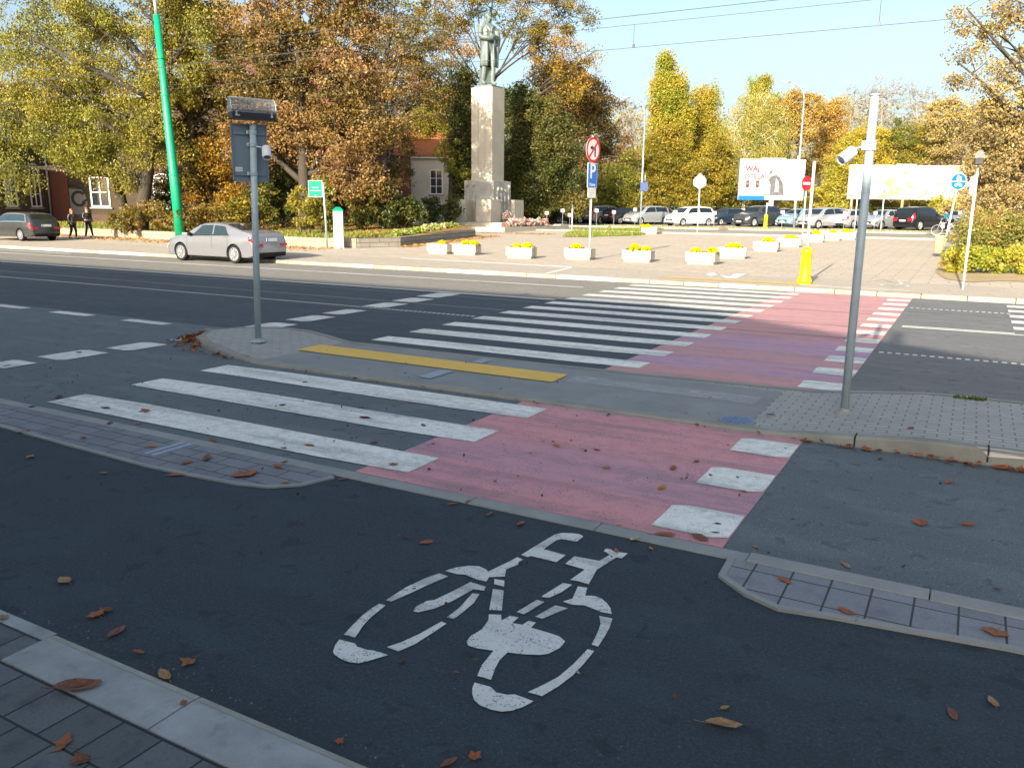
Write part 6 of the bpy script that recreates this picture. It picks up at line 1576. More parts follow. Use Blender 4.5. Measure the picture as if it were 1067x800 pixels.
PLN = [(456,264.6,(.1,),'leftmost planter, small gap to its neighbour, one yellow clump'), (483,265.6,(-.05,.35),'second planter from the left, two yellow clumps'), (540,269.3,(-.2,.25),'whitewashed planter left of the parking sign, two yellow clumps'), (601,270.6,(-.15,),'planter right behind the parking sign post, one yellow clump'),
       (662,273,(-.15,.28),'grey-white planter right of the parking sign, two yellow clumps'), (729,275.4,(-.25,.35),'planter nearest the painted walker, two clumps far apart'), (760,269.5,(-.05,.15),'planter second in the receding row, joined yellow clumps'), (796.5,262,(.05,),'planter third in the receding row, pale and nearly white'), (819.5,257.5,(0,.22),'planter fourth in the receding row'),
       (846,252.3,(.1,),'planter partly behind the bollard pole'), (863.5,250.6,(.12,),'planter second from the end of the receding row'), (880,249.8,(-.05,.2),'last planter of the receding row, near the camera pole'), (676,243.8,(-.55,-.2),'far grey planter at the tip of the grass patch')]
first = True
for i, (u, v, cl, lab) in enumerate(PLN):
    q = at(u, v); o = pl0 if first else copy_tree(pl0); first = False
    a = rk.uniform(-.12, .12) + (.12 if 6 <= i < 12 else 0)
    o.location = (q[0]+.05, q[1]+.15, q[2]); o.rotation_euler = (0, 0, a)
    tag(o, 'concrete '+lab, 'planter', 'concrete planters on the square')
    for k_, x_ in enumerate(cl):
        f = bpy.data.objects.new('chrysanthemum', mums[(i*2+k_) % 7]); COL.objects.link(f); s_ = rk.uniform(.72, 1.02)
        f.location = (q[0]+.05+x_*math.cos(a), q[1]+.15+x_*math.sin(a), q[2]+.405); f.scale = (s_, s_, s_*rk.uniform(.9, 1.1)); f.rotation_euler = (0, 0, rk.uniform(0, 6))
        lf = bpy.data.objects.new('leaves', mgreen); COL.objects.link(lf); lf.parent = f
        side = '' if len(cl) == 1 else ('left ' if k_ == 0 else 'right ')
        tag(f, side + 'yellow chrysanthemum clump in the ' + ' '.join(lab.split(',')[0].split()[:9]), 'flowers', 'yellow chrysanthemum clumps in the planters')

# ------------------------------------------------------------------ buildings
m_bry = bricks('shaded_yellow_brick', (.058, .040, .020), (.075, .052, .027), (.06, .047, .035), .26, .08, .008, axes='sz', var=.35, bump=.4)  # shade lying on this wall is put into the brick colour
m_brr = bricks('red_brick', (.17, .05, .032), (.21, .065, .04), (.12, .085, .07), .26, .08, .008, axes='sz', var=.35, bump=.4)
m_brd = bricks('dark_brick', (.085, .055, .04), (.12, .07, .05), (.07, .055, .045), .26, .08, .008, axes='sz', var=.4, bump=.4)  # even dark brick for the wing, trims and some roofs
m_tile = bricks('orange_roof_tiles', (.33, .115, .05), (.40, .145, .06), (.18, .06, .03), .3, .35, .02, var=.3, bump=.6)
m_wframe = plain('white_window_frame', (.68, .67, .63), .5, .4, 0, .08)
m_wglass = plain('window_glass', (.02, .025, .03), .06, .8, 0, .2)
m_render = concrete('pale_grey_render', (.48, .44, .36), .15, scale=.6)
def wmat(a, org):   # wall frame: x along the wall, y up, z outwards
    x = Vector((math.cos(a), math.sin(a), 0)); z = Vector((math.sin(a), -math.cos(a), 0))
    return Matrix(((x.x, 0, z.x, org[0]), (x.y, 0, z.y, org[1]), (0, 1, 0, org[2]), (0, 0, 0, 1)))
def window(parent, M, x, y, w, h, arch=.0, panes=(2, 3), sill=m_conc, frame_w=.09, lintel=None, fm=None):
    n_ = 8
    def outline(g, top=0):
        pts = [(x-w/2-g, y-g), (x+w/2+g, y-g), (x+w/2+g, y+h+g)]
        if arch: pts += [(x+(w/2+g)*math.cos(a), y+h+g+arch*math.sin(a)) for a in np.linspace(0, math.pi, n_)[1:-1]]
        return pts + [(x-w/2-g, y+h+g)]
    b = MB(); b.prism(outline(.02), -.02, .035, M); fr_ = b.build('window', m_wglass, parent)
    b = MB()
    for x0_, y0_, x1_, y1_ in [(x-w/2-.02, y, x-w/2+frame_w, y+h), (x+w/2-frame_w, y, x+w/2+.02, y+h), (x-w/2+frame_w, y-.02, x+w/2-frame_w, y+frame_w), (x-w/2+frame_w, y+h-frame_w*.5, x+w/2-frame_w, y+h+frame_w*.6)] + [(x-w/2+w*i/panes[0]-frame_w*.45, y+frame_w, x-w/2+w*i/panes[0]+frame_w*.45, y+h-frame_w*.5) for i in range(1, panes[0])]:
        b.prism([(x0_,y0_),(x1_,y0_),(x1_,y1_),(x0_,y1_)], .037, .085, M)
    for j in range(1, panes[1]): b.prism([(x-w/2+frame_w, y+h*j/panes[1]-.03), (x+w/2-frame_w, y+h*j/panes[1]-.03), (x+w/2-frame_w, y+h*j/panes[1]+.03), (x-w/2+frame_w, y+h*j/panes[1]+.03)], .04, .075, M)
    if arch:
        aa = np.linspace(0, math.pi, 9)
        for p, q in zip(aa[:-1], aa[1:]):
            b.prism([(x+(w/2)*math.cos(p), y+h+arch*math.sin(p)), (x+(w/2-frame_w)*math.cos(p), y+h+(arch-.08)*math.sin(p)), (x+(w/2-frame_w)*math.cos(q), y+h+(arch-.08)*math.sin(q)), (x+(w/2)*math.cos(q), y+h+arch*math.sin(q))], .037, .08, M)
    b.build('frame', fm or m_wframe, fr_)
    b = MB(); b.prism([(x-w/2-.15,y-.16),(x+w/2+.15,y-.16),(x+w/2+.15,y-.04),(x-w/2-.15,y-.04)], -.02, .14, M); b.build('sill', sill, fr_)
    if lintel:
        b = MB(); aa = np.linspace(R(10), R(170), 9)
        for p, q in zip(aa[:-1], aa[1:]):
            b.prism([(x+(w/2+.05)*math.cos(p), y+h+(arch+.05)*math.sin(p)), (x+(w/2+.05)*math.cos(q), y+h+(arch+.05)*math.sin(q)), (x+(w/2+.35)*math.cos(q), y+h+(arch+.38)*math.sin(q)), (x+(w/2+.35)*math.cos(p), y+h+(arch+.38)*math.sin(p))], -.02, .07, M)
        b.build('lintel', lintel, fr_)
    return fr_
def wallbox(parent, name, M, x0_, x1_, z0_, z1_, depth, mat):
    b = MB(); b.prism([(x0_,z0_),(x1_,z0_),(x1_,z1_),(x0_,z1_)], -depth, 0, M); return b.build(name, mat, parent)
def roofbox(parent, M, x0_, x1_, z_, depth, rise, mat, over=.5, hip=3.0, name='roof'):
    P_ = [(x0_-over, z_, over), (x1_+over, z_, over), (x1_+over, z_, -depth-over), (x0_-over, z_, -depth-over), (x0_+hip, z_+rise, -depth/2), (x1_-hip, z_+rise, -depth/2)]
    vs = [M @ Vector(q) for q in P_]; low_ = [M @ Vector((q[0], q[1]-.18, q[2])) for q in P_[:4]]
    b = MB(); b.add(vs+low_, [(0,1,5,4),(1,2,5),(2,3,4,5),(3,0,4),(6,7,1,0),(7,8,2,1),(8,9,3,2),(9,6,0,3),(9,8,7,6)]); return b.build(name, mat, parent)
c0 = ground_at(54, 64); c0[2] = lawn_z(c0[0], c0[1])-.3
bld = empty('brick_house', (0,0,0), 0, 'old yellow and red brick house with tall white windows and painted graffiti, behind the walkers', 'building')
MBw = wmat(R(27), c0); HB = 9.6
wallbox(bld, 'wall', MBw, 0, 16, -1, HB, 9, m_bry)
wallbox(bld, 'brick_pier', MBw, .02, 1.5, -1, HB-.2, 1, m_brr).location = tuple(Vector((math.sin(R(27)), -math.cos(R(27)), 0))*.12)
b = MB(); b.prism([(1.5,-1),(16,-1),(16,.75),(1.5,.75)], -.1, .06, MBw); b.build('plinth', m_brd, bld)
b = MB()
for z_ in (4.75, 4.95): b.prism([(1.5,z_),(16,z_),(16,z_+.09),(1.5,z_+.09)], -.1, .07, MBw)
for k_ in range(72): b.prism([(1.6+.2*k_,4.84),(1.7+.2*k_,4.84),(1.7+.2*k_,4.95),(1.6+.2*k_,4.95)], -.1, .05, MBw)
b.build('brick_cornice', m_brd, bld)
window(bld, MBw, 4.0, 1.35, 1.5, 2.2, .35, (2, 2), lintel=m_brd); window(bld, MBw, 4.0, 6.0, 1.4, 2.1, .35, (2, 2), lintel=m_brd); window(bld, MBw, 9.0, 1.35, 1.5, 2.2, .35, (2, 2), lintel=m_brd); window(bld, MBw, 9.0, 6.0, 1.4, 2.1, .35, (2, 2), lintel=m_brd)
b = MB()   # graffiti: looping black swirls
def swirl(c, r, a0, a1, w):
    aa = np.linspace(R(a0), R(a1), 18)
    for p, q in zip(aa[:-1], aa[1:]): b.prism([(c[0]+(r-w)*math.cos(p), c[1]+(r-w)*math.sin(p)), (c[0]+(r+w)*math.cos(p), c[1]+(r+w)*math.sin(p)), (c[0]+(r+w)*math.cos(q), c[1]+(r+w)*math.sin(q)), (c[0]+(r-w)*math.cos(q), c[1]+(r-w)*math.sin(q))], .005, .012, MBw)
swirl((1.9,2.0), .95, 20, 175, .07); swirl((2.25,1.95), .52, 40, 330, .11); swirl((2.95,1.35), .5, 50, 150, .08); swirl((2.45,2.9), .22, 0, 300, .05); swirl((2.85,3.05), .25, 90, 330, .05)
b.build('graffiti', plain('black_spray_paint', (.012,.012,.012), .6), bld)
b = MB(); b.prism([(1.0,.75),(2.6,.75),(2.9,1.6),(2.7,2.6),(1.3,2.75),(1.0,2.0)], .002, .004, MBw); b.build('graffiti', plain('grey_spray_paint', (.17,.16,.15), .7), bld)
aA = R(297); cA = c0.copy()
d_ = Vector((math.cos(aA), math.sin(aA), 0)); org = Vector(c0) + d_*7.0; MA = wmat(aA+math.pi, tuple(org))
# wing coming towards us, its long side in shade; the frame runs from its near end back to the corner
MA = Matrix(((-d_.x, 0, -(-d_.y), org.x), (-d_.y, 0, (-d_.x), org.y), (0, 1, 0, org.z), (0, 0, 0, 1)))
if (MA.to_3x3() @ Vector((0,0,1))).dot(Vector((-org.x, -org.y, 0))) < 0: MA = MA @ Matrix.Diagonal(Vector((1,1,-1,1)))
wallbox(bld, 'wing_wall', MA, 0, 6.98, -1, HB, 8, m_brd)
for x_ in (2.1, 5.0):
    window(bld, MA, x_, 1.3, 1.25, 2.9, .3, (2, 3)); window(bld, MA, x_, 6.1, 1.25, 2.4, .3, (2, 3))
b = MB(); b.tube([MA @ Vector((6.6, -.9, .12)), MA @ Vector((6.6, HB-.2, .12))], .08, 10); b.build('downpipe', m_galv, bld, smooth=True)
roofbox(bld, MBw, 0, 16, HB, 9, 1.2, m_brd, .5); roofbox(bld, MA, 0, 6.98, HB, 8, 1.4, m_tile, .35, 1.5)
b = MB(); b.prism([(-.4,HB-.2),(16,HB-.2),(16,HB+.02),(-.4,HB+.02)], .1, .62, MBw); b.prism([(-.3,HB-.2),(6.9,HB-.2),(6.9,HB+.02),(-.3,HB+.02)], .1, .5, MA); b.build('gutter', m_signback, bld)
c1 = ground_at(232, 70); c1[2] = lawn_z(c1[0], c1[1])-.4
b2 = empty('brick_hall', (0,0,0), 0, 'tall red brick hall glimpsed through the rust-brown oak', 'building'); M2 = wmat(R(29), c1)
wallbox(b2, 'wall', M2, 0, 12.5, -1, 13.5, 9, m_brr); roofbox(b2, M2, 0, 12.5, 13.5, 9, 1.5, m_brd, .25)
for x_ in (2.2, 6.2, 10.2):
    for y_ in (1.6, 6.0, 10.0): window(b2, M2, x_, y_, 1.4, 2.0, .4, (2, 2), sill=m_brd, lintel=m_brd, frame_w=.05, fm=m_brr)
b = MB(); b.prism([(0,5.1),(12.5,5.1),(12.5,5.35),(0,5.35)], -.1, .08, M2); b.prism([(0,12.9),(12.5,12.9),(12.5,13.4),(0,13.4)], -.1, .14, M2); b.build('brick_cornice', m_brd, b2)
c2 = ground_at(420, 88); c2[2] = zt(c2[1])+.2
b3 = empty('orange_roof_house', (0,0,0), 0, 'pale house with an orange tiled roof left of the monument', 'building'); M3 = wmat(R(33), c2)
wallbox(b3, 'wall', M3, 0, 6.6, -1, 6.6, 8, m_render); roofbox(b3, M3, -2.2, 6.6, 6.6, 8, 3.4, m_tile, .45, 3.2)
wallbox(b3, 'brick_bay', M3, -2.6, .9, -1, 6.4, 6, m_brr).location = tuple(Vector((math.sin(R(33)), -math.cos(R(33)), 0))*.25)
window(b3, M3, 3.6, 2.5, 1.35, 2.5, 0, (2, 3)); window(b3, M3, 5.7, 2.5, .8, 2.5, 0, (1, 3))
b = MB(); b.prism([(.9,6.2),(6.9,6.2),(6.9,6.55),(.9,6.55)], 0.002, .28, M3); b.prism([(.9,.2),(6.7,.2),(6.7,.7),(.9,.7)], -.1, .12, M3); b.build('white_band', m_wframe, b3)
b = MB(); b.box(tuple(M3 @ Vector((0, 9.4, -3))), (.8,.8,2.0), R(33)); b.build('chimney', m_brr, b3)

# the long house behind the viewer whose roof shades the road (out of the frame)
bs = empty('street_house', (0,0,0), 0, 'long rendered house behind the viewer whose roof casts the road shadow', 'building')
MS = wmat(R(180), (6, -8, 0))
XL, XR, YF, YB, EZ, RZ = -46.0, 3.3, -8.0, -18.0, 8.2, 12.3
b = MB(); b.box(((XL+XR)/2, (YF+YB)/2, EZ/2-.2), (XR-XL, YF-YB, EZ+.4)); b.build('wall', m_render, bs)
b = MB(); o_ = .0
vs = [(XL, YF, EZ+.01), (XR, YF, EZ+.01), (XR, YB, EZ+.01), (XL, YB, EZ+.01), (XL+2, -13, RZ), (-4.6, -13, RZ)]
b.add(vs, [(0,1,5,4),(1,2,5),(2,3,4,5),(3,0,4),(3,2,1,0)]); b.build('roof', m_tile, bs)
b = MB(); b.box((.28, -10.0, 9.15), (.16, .3, 2.3)); b.build('chimney', m_brr, bs)
for i in range(11):
    for j in range(3):
        Mw = Matrix(((-1,0,0,XL+3+4.3*i),(0,0,1,YF),(0,1,0,0),(0,0,0,1)))
        window(bs, Mw, 0, .9+2.5*j, 1.2, 1.6, 0, (2, 1))
# ------------------------------------------------------------------ fallen leaves
def leaf_mesh(kind, seed):
    rg = random.Random(seed); pts = []
    if kind == 'oval':
        n_ = 14
        for i in range(n_):
            a = 2*math.pi*i/n_; x = .5*math.cos(a); y = .24*math.sin(a)*(1-.25*math.cos(a))*rg.uniform(.9, 1.08); pts.append((x, y))
    elif kind == 'lobed':
        n_ = 20
        for i in range(n_):
            a = 2*math.pi*i/n_; r_ = (.5 if i % 4 == 0 else .40 if i % 2 else .33)*rg.uniform(.82, 1.15)*(1 if math.cos(a) > -.6 else .7); pts.append((r_*math.cos(a), r_*math.sin(a)))
    else:
        pts = [(-.5,.02),(-.34,.20),(-.08,.30),(.18,.22),(.34,.16),(.5,.0),(.3,-.16),(.08,-.22),(-.16,-.18),(-.36,-.14)]
    cu = rg.uniform(.25, .6); tw = rg.uniform(-.4, .4)
    mb = MB(); vs = [(0, 0, .03)]
    for ring_ in (.55, 1.0):
        for x, y in pts:
            x2, y2 = x*ring_, y*ring_; vs.append((x2, y2, .05 + cu*y2*y2*1.8 + .25*abs(x2)**2*rg.uniform(.6, 1.3) + tw*x2*y2 + rg.uniform(0, .05)*ring_))
    n_ = len(pts); zmin = min(v[2] for v in vs); vs = [(v[0], v[1], v[2]-zmin+.004) for v in vs]
    fs = [(0, 1+i, 1+(i+1) % n_) for i in range(n_)] + [(1+i, 1+n_+i, 1+n_+(i+1) % n_, 1+(i+1) % n_) for i in range(n_)]
    mb.add(vs, fs)
    mb.tube([(-.42, 0, vs[1][2]*.6+.01), (-.62, .03, .03), (-.78, .06, .05)], .014, 4, False)
    mb.tube([(-.4,0,vs[0][2]+.02),(0,0,vs[0][2]+.016),(.4,0,vs[0][2]+.05)], .010, 3, False)
    return mb.mesh('leaf', True)
def leafskin(name, c):
    t = NT(name); p = t.pos(local=True); n1 = t.noise(p, 5, 6, .7)
    col = t.mix(t.ramp(n1, [(.3,0),(.7,1)]), sc(c,.5), sc(c,1.35)); col = t.mix(t.ramp(t.noise(p, 14, 3), [(.62,0),(.7,.8)]), col, sc(c,.3))
    return t.done(col, .65, .35, height=t.noise(p, 22, 4), bump=.5, dist=.02)
LM = {'brown': leafskin('brown_leaf', (.17,.068,.034)), 'rust': leafskin('rust_leaf', (.28,.09,.032)), 'tan': leafskin('tan_leaf', (.30,.17,.08)), 'orange': leafskin('orange_leaf', (.42,.17,.03)), 'yellow': leafskin('yellow_leaf', (.50,.34,.07)), 'dark': leafskin('dark_red_leaf', (.09,.03,.025)), 'pale': leafskin('pale_leaf', (.40,.33,.24))}
LK = {k: [leaf_mesh(k, s_) for s_ in range(4)] for k in ('oval', 'lobed', 'curl')}
for ms in LK.values():
    for m in ms: m.materials.append(LM['brown'])
def surf_z(x, y):
    if y < 2.12 and y > 1.86: return .010
    if y < 1.86: return .001
    if 4.73 < y < 4.87: return .012 if x < -1.1 else .024
    if y < 4.73 and y > 4.2 and (x < -4.24 or x > -1.05): return .02
    if 7.74 < y < 9.75 and x > -10.8: return isl_z(x)+.006
    return .009
def leaf_at(u, v, w, kind, col, label, group, rz=None):
    q = at(u, v); z = surf_z(q[0], q[1])
    if z > .05: q = at(u, v, z)
    dep = depth_of(q); L = w*dep/F_PX*(1.15 if q[1] < 4.7 else 1)
    o = bpy.data.objects.new('fallen_leaf', LK[kind][rk.randrange(4)]); COL.objects.link(o)
    o.location = (q[0], q[1], z); o.scale = (L, L*rk.uniform(.8, 1.1), L*rk.uniform(.35, 1.0)); o.rotation_euler = (rk.uniform(-.12,.12), rk.uniform(-.12,.12), rk.uniform(0, 6.28) if rz is None else rz)
    o.material_slots[0].link = 'OBJECT'; o.material_slots[0].material = LM[col]
    return tag(o, label, 'leaf', group)
G1, G2, G3, G4, G5 = 'leaves on the dark cycle path', 'leaves on the white bars and paver strip', 'leaves on the red cycle crossing', 'leaves on the grey side road', 'leaves on the near kerb and slabs'
SPEC = [
 (82,718,40,'oval','brown','largest brown leaf lying across the pale near kerb',G5,.75),(64,776,24,'lobed','rust','upper of two rust leaves on the dark near slabs',G5),(85,793,23,'lobed','brown','lower of two brown leaves on the dark near slabs',G5),(3,645,13,'lobed','tan','small tan leaf at the kerb cut by the left frame edge',G5),(192,734,12,'curl','rust','small curled rust leaf on the kerb joint',G5),(172,704,22,'curl','tan','tan leaf folded over the edge of the near kerb',G5),
 (101,642,17,'lobed','rust','rust leaf beside another on the dark path, upper left of the kerb',G1),(111,637,15,'curl','brown','narrow brown leaf touching a rust leaf on the dark path',G1),(122,660,20,'curl','brown','curled brown leaf below the touching pair on the dark path',G1),(145,681,12,'oval','rust','small rust leaf close to the near kerb edge',G1),(197,691,17,'lobed','rust','crumpled rust leaf on the dark path nearest the kerb curve',G1),(68,606,20,'curl','tan','light tan leaf flat on the dark path at left',G1),(24,451,13,'curl','brown','brown leaf on the dark path by the left edging',G1),(32,477,11,'curl','tan','pale tan leaf near the left frame edge on the dark path',G1),(108,494,9,'oval','orange','small orange leaf alone on the dark path at left',G1),(182,496,13,'oval','rust','flat orange-rust leaf just below the pale edging',G1),(354,775,12,'lobed','rust','rust leaf at the bottom kerb edge left of the bicycle',G1),(444,566,13,'oval','rust','bright rust leaf upper left of the painted bicycle',G1),(424,561,7,'oval','dark','tiny dark leaf upper left of the painted bicycle',G1),(468,796,19,'curl','brown','brown leaf cut by the bottom frame edge',G1),(494,790,15,'lobed','rust','rust leaf upright near the bottom frame edge',G1),(754,757,34,'curl','tan','long tan leaf alone on the dark path at lower right',G1,.3),(1034,733,17,'oval','tan','round tan leaf on the dark path far right',G1),(992,746,17,'curl','brown','thin dark leaf lower right on the dark path',G1),(755,739,10,'oval','tan','small grey-tan leaf above the long tan leaf',G1),(678,573,8,'oval','orange','small orange leaf at the path edge below the red crossing',G1),(642,575,10,'oval','rust','rust leaf resting on the painted handlebar',G1),(661,563,14,'oval','pale','whitish leaf on the flush kerb by the handlebar',G1),(476,702,5,'oval','rust','tiny rust leaf left of the painted saddle',G1),(602,702,6,'oval','pale','tiny grey leaf inside the right painted wheel',G1),(419,690,9,'curl','dark','dark red leaf below the left painted wheel',G1),
 (255,496,26,'lobed','rust','big rust leaf on the end of the left paver strip',G2),(297,482,11,'oval','orange','orange leaf on the flush kerb beside the lowest bar',G2),(290,489,10,'oval','rust','rust leaf on the paver strip below an orange one',G2),(322,465,12,'oval','rust','rust leaf on the lowest near white bar',G2),(296,468,9,'curl','brown','brown leaf under the lowest near white bar',G2),(222,460,13,'curl','brown','brown leaf on the strip near the ridged tile',G2),(215,480,16,'curl','brown','long brown leaf on the paver strip right of the ridged tile',G2),(298,505,8,'oval','orange','orange leaf on the rounded edging',G2),(357,500,9,'curl','rust','rust leaf just past the rounded edging',G2),(380,436,14,'oval','dark','dark red leaf on the middle near white bar',G2),(294,423,10,'curl','dark','dark leaf on the left half of the middle bar',G2),(389,462,11,'oval','rust','rust leaf between the two lowest bars',G2),(318,399,7,'curl','dark','small dark leaf on the top near bar',G2),(376,425,9,'curl','brown','brown leaf on the upper edge of the middle bar',G2),(417,420,6,'oval','orange','tiny orange leaf between upper bars',G2),(441,444,9,'oval','brown','brown leaf right part of the middle bar',G2),(410,485,13,'lobed','rust','rust leaf on the right end of the lowest bar',G2),(152,429,14,'lobed','rust','rust leaf on the left half of the lowest bar',G2),(110,426,11,'curl','dark','dark narrow leaf on the left end of the lowest bar',G2),(61,414.5,12,'curl','dark','dark leaf at the left corner of the lowest bar',G2),(143,442,6,'oval','orange','tiny orange leaf below the lowest bar',G2),(114,442,13,'curl','brown','brown leaf on the flush kerb at left',G2),(87,457.5,9,'oval','rust','rust leaf on the left paver strip by the pale edging',G2),(158,467,9,'oval','orange','orange leaf on the strip left of the ridged tile',G2),(195,484,11,'oval','rust','rust leaf at the edging right of the ridged tile',G2),(33,425,8,'curl','dark','dark leaf at the kerb far left',G2),(82,368,9,'curl','dark','dark leaf between the white blocks at left',G2),(8,381.5,9,'curl','dark','dark leaf on the block cut by the left frame edge',G2),
 (579,465,11,'oval','orange','bright orange leaf in the upper part of the red crossing',G3),(553,472,6,'oval','yellow','small yellow leaf left of the bright orange one on red',G3),(606,468,6,'oval','yellow','small yellow leaf right of the bright orange one on red',G3),(622,470,8,'oval','dark','dark leaf beside a yellow one on the red crossing',G3),(632,488.5,11,'curl','orange','orange-brown curled leaf in the middle of the red crossing',G3),(702,489,15,'curl','rust','long rust leaf right of centre on the red crossing',G3),(690,509,16,'curl','orange','long orange leaf below the rust one on red',G3),(726,482,9,'curl','brown','brown leaf by the upper right white block on red',G3),(634,433,7,'oval','dark','small dark leaf near the top edge of the red crossing',G3),(775,513,8,'curl','rust','rust leaf at the lower edge of the middle white block',G3),(740,496,8,'curl','dark','dark leaf on the middle white block left end',G3),(748,547,8,'curl','dark','thin dark leaf on the lowest white block',G3),(746,556,9,'oval','dark','dark oval leaf on the lower edge of the lowest block',G3),(729,562,22,'curl','brown','broad brown leaf on the lower right corner of red',G3),(693,558.5,24,'curl','rust','flat rust leaf at the lower edge of red',G3),(646,547,7,'oval','yellow','pale yellow leaf at the lower left of red',G3),(451,463,7,'oval','orange','orange leaf at the left edge of red between bars',G3),(447,490,7,'oval','dark','dark leaf under the lowest bar on red',G3),(516,502,6,'oval','rust','small rust leaf in the lower left of red',G3),(472,526,9,'oval','rust','rust leaf on the flush kerb below red',G3),(488,524,8,'curl','rust','rust leaf on the kerb right of its near twin',G3),(542,547,12,'curl','rust','pair-sized rust leaf on the dark path below red',G3),(510,537,9,'oval','brown','brown leaf at the kerb below the red crossing',G3),
 (960,546,19,'lobed','rust','star shaped rust leaf on the grey side road',G4),(1009,548,17,'curl','rust','narrow rust leaf right of the star shaped leaf',G4),(921,576,5,'oval','rust','tiny rust leaf below the star shaped leaf',G4),(881,590,17,'curl','tan','dry tan leaf against the flush kerb at right',G4),(1039,615,8,'oval','dark','red-dark leaf at the flush kerb far right',G4),(1037,662,25,'lobed','rust','large rust leaf on the pale edging far right',G4),(881,640,17,'curl','rust','rust leaf on the pale edging of the right strip',G4),(817,608,16,'curl','rust','rust leaf on the slabs of the right strip',G4),(787,571,8,'oval','tan','round tan leaf near the lower right end of red',G4),(955,474,13,'lobed','orange','orange-brown leaf in the gutter under the island kerb',G4),(993,481,11,'curl','rust','rust leaf in the gutter, second along the island kerb',G4),(1008,483.5,10,'lobed','rust','rust leaf in the gutter, third along the island kerb',G4),(1043,488.5,20,'lobed','rust','broad rust leaf in the gutter right of the kerb joint',G4),(1062,491.5,12,'lobed','rust','rust leaf in the gutter at the right frame edge',G4),(989,503,13,'curl','rust','rust leaf alone on the road below the gutter',G4),(960,497,5,'oval','tan','tiny tan leaf below the gutter leaves',G4),(917,479,7,'curl','dark','grey-dark leaf on the road below the island kerb',G4),(948,446,10,'curl','rust','rust leaf on the island pavers',G4),(844,460,8,'lobed','orange','orange leaf where the island kerb rises',G4),(1015,487,9,'curl','brown','brown leaf in the gutter left of the kerb joint',G4),
]
for s_ in SPEC: leaf_at(*s_)
# heap of litter swept against the island tip, and leaf litter by the walls: nobody could count it
def litter(name, label, pts, size, cols, seed, zoff=.01, zf=surf_z):
    rg = np.random.default_rng(seed); N = len(pts); P = np.array([(x, y, zf(x, y)+zoff+rg.random()*.02) for x, y in pts])
    a = rg.normal(0,1,(N,3)); a[:,2] *= .35; a /= np.linalg.norm(a,axis=1)[:,None]; nrm = np.tile([0,0,1.], (N,1))+rg.normal(0,.4,(N,3)); b_ = np.cross(nrm, a); b_ /= np.linalg.norm(b_,axis=1)[:,None]
    L = size*(.5+rg.random(N)); a *= (L*.5)[:,None]; b_ *= (L*.3)[:,None]
    V = np.stack([P-a, P-.1*a+b_, P+a, P-.1*a-b_], 1).reshape(-1,3); V[:,2] = np.maximum(V[:,2], np.repeat(P[:,2], 4)-.012)
    o = link_mesh(name, faces_mesh(V, np.arange(4*N).reshape(N,4), rg.random(N)), leafmat(name+'_leaves', cols, .15)); o['kind'] = 'stuff'; tag(o, label, 'leaf litter'); return o
rg = np.random.default_rng(8)
LC = [(.10,.04,.025),(.22,.08,.03),(.28,.12,.045),(.16,.07,.04)]
heap = []
pth = [(-10.55,8.55),(-10.75,8.85),(-10.85,9.15),(-10.5,8.62),(-10.2,8.42),(-9.9,8.27),(-9.3,8.06),(-8.9,7.95)]; wt = [20,36,22,20,14,10,6,4]
for (x, y), w_ in zip(pth, wt):
    for _ in range(w_): heap.append((x+rg.normal(-.06,.09), y+rg.normal(-.05,.09)))
litter('leaf_heap', 'heap of brown leaves swept against the rounded island tip', heap, .11, LC, 1, .01, lambda x, y: .01)
gut = [(rg.uniform(-1.3, 1.2), 7.70-abs(rg.normal(0, .035))) for _ in range(70)] + [(rg.uniform(-10, -8.6), 7.98-abs(rg.normal(0, .05))) for _ in range(30)] + [(rg.uniform(-8.6, -1.4), 7.70-abs(rg.normal(0, .03))) for _ in range(26)]
litter('gutter_leaves', 'broken rust leaves lining the gutter under the island kerb', gut, .06, [(.12,.045,.025),(.26,.095,.03),(.34,.14,.045),(.2,.1,.05)], 5, .012, lambda x, y: .006)
frag = [(rg.uniform(-11, .6), rg.uniform(4.9, 7.6)) for _ in range(170)] + [(rg.uniform(-9, -.5), rg.uniform(7.9, 9.6)) for _ in range(40)] + [(rg.uniform(-9, .6), rg.uniform(2.15, 4.7)) for _ in range(70)]
litter('leaf_crumbs', 'tiny dark leaf fragments strewn over the near crossing', frag, .030, [(.05,.022,.02),(.10,.035,.025),(.18,.07,.035),(.07,.05,.03)], 6, .010)
# fine crumbs along the gutters and kerbs in the foreground
cr = [(rg.uniform(-9, .5), 2.17+abs(rg.normal(0,.022))) for _ in range(420)] + [(rg.uniform(-9,1), 4.90+abs(rg.normal(0,.03))) for _ in range(160)] + [(rg.uniform(-1.4,1), 7.71-abs(rg.normal(0,.04))) for _ in range(110)] + [(rg.uniform(-10,1), rg.uniform(2.2,7.6)) for _ in range(130)]
litter('grit', 'crumbs of grit and leaf along the kerb edges', cr, .011, [(.10,.09,.08),(.16,.14,.11),(.12,.07,.04),(.22,.21,.19)], 2, .002)
pl = []
for _ in range(2600):
    t_ = rg.random(); x = lerp(-60, -25.2, t_); y = np.interp(x, [-60,-50,-35.9,-26.6,-25], [31.3,31.2,29.7,29.1,29.8]) - abs(rg.normal(0,.9)); pl.append((x, y))
for _ in range(1300):
    t_ = rg.random(); pl.append((lerp(-24.1,-26.3,t_)+.15+abs(rg.normal(0,.5)), lerp(31.5,44,t_)))
for _ in range(700): pl.append((rg.uniform(cx-1, cx+8), cy-4.6-abs(rg.normal(0,.35))))
litter('leaf_litter', 'orange leaf litter scattered along the foot of the low stone walls', pl, .13, [(.34,.17,.05),(.46,.26,.07),(.50,.32,.10),(.40,.15,.05)], 3, .012, lambda x, y: zt(y))
pl = []
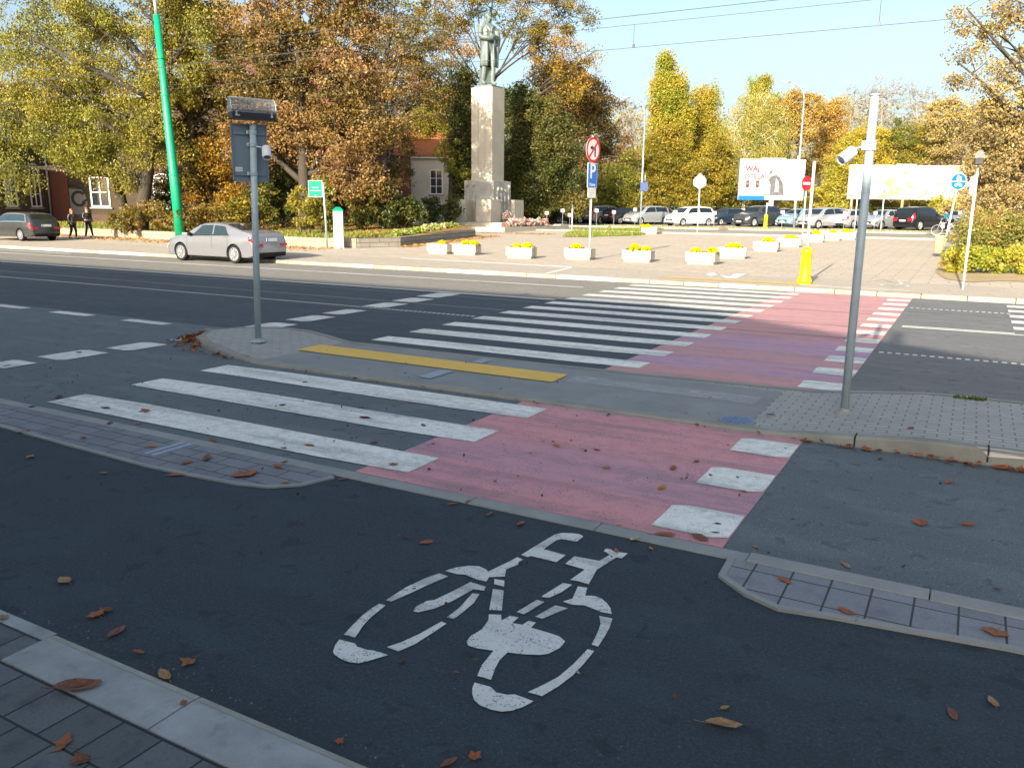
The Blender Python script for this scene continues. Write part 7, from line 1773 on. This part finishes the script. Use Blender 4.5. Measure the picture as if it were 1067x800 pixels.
while len(pl) < 3200:
    x, y = rg.uniform(-46,-25.5), rg.uniform(32, 44)
    if y > np.interp(x, [-50,-35.9,-26.6,-25.2], [31.6,30.3,29.9,30.5]) and x < np.interp(y, [32,42.4], [-24.6,-26.8]) and rg.random() < (.25+.75*(math.sin(x*.8)*math.cos(y*.7) > -.2)): pl.append((x, y))
litter('leaf_litter', 'brown and orange leaf litter covering the lawn under the trees', pl, .15, [(.30,.15,.05),(.42,.22,.06),(.48,.30,.09),(.36,.14,.05)], 4, .03, lawn_z)

sand = MB(); sp_ = [tuple(at(u, v)[:2]) for u, v in ((975,284),(985,291),(1010,294.5),(1040,293),(1075,294),(1110,296),(1110,270),(1000,262),(980,272))]
sand.poly([(x, y, zt(y)+.014) for x, y in sp_]); o = sand.build('sandy_bed', plain('sandy_soil', (.36,.28,.16), .95, .1, 0, .25, 2, local=False), fix=False); o['kind'] = 'structure'
tag(grass('weed_tuft', [[(.0, 9.80),(.28, 9.80),(.28, 9.88),(.0, 9.88)]], 60, .03, [(.05,.09,.02),(.12,.16,.04)], lambda x, y: isl_z(x), 9), 'small green weeds at the back edge of the island', 'weeds')

# ------------------------------------------------------------------ light, sky, camera
ELEV = math.atan(.40)
sun = bpy.data.lights.new('sun', 'SUN'); sun.energy = 5.0; sun.angle = R(.55); sun.color = (1, .89, .72)
so = bpy.data.objects.new('sun', sun); COL.objects.link(so)
dirv = Vector((-.05, 1, -.40)); so.rotation_euler = dirv.to_track_quat('-Z', 'Y').to_euler(); so.location = (0, -30, 40)
w = bpy.data.worlds.new('World'); scene.world = w; w.use_nodes = True; nt = w.node_tree
sky = nt.nodes.new('ShaderNodeTexSky'); sky.sky_type = 'NISHITA'; sky.sun_disc = False; sky.sun_elevation = ELEV; sky.sun_rotation = math.pi - .05
sky.air_density = 1.0; sky.dust_density = 4.5; sky.ozone_density = 1.6; sky.altitude = 80
bg = nt.nodes['Background']; hs = nt.nodes.new('ShaderNodeHueSaturation'); hs.inputs['Hue'].default_value = .49; hs.inputs['Saturation'].default_value = .9; nt.links.new(sky.outputs[0], hs.inputs['Color']); nt.links.new(hs.outputs[0], bg.inputs[0]); bg.inputs[1].default_value = .13
cam = bpy.data.cameras.new('camera'); co = bpy.data.objects.new('camera', cam); COL.objects.link(co)
co.matrix_world = Matrix(((RT[0], UP[0], -FW[0], 0), (RT[1], UP[1], -FW[1], 0), (RT[2], UP[2], -FW[2], CAM_H), (0, 0, 0, 1)))
cam.sensor_fit = 'HORIZONTAL'; cam.sensor_width = 36; cam.lens = 36*F_PX/1067; cam.clip_end = 3000; cam.clip_start = .05
scene.camera = co
vs_ = scene.view_settings; vs_.view_transform = 'Standard'; vs_.look = 'None'; vs_.gamma = 1; vs_.exposure = 1.18; vs_.use_curve_mapping = False
scene.render.engine = 'CYCLES'; cy_ = scene.cycles
cy_.max_bounces = 6; cy_.diffuse_bounces = 3; cy_.glossy_bounces = 3; cy_.transmission_bounces = 4; cy_.transparent_max_bounces = 8
cy_.use_denoising = True
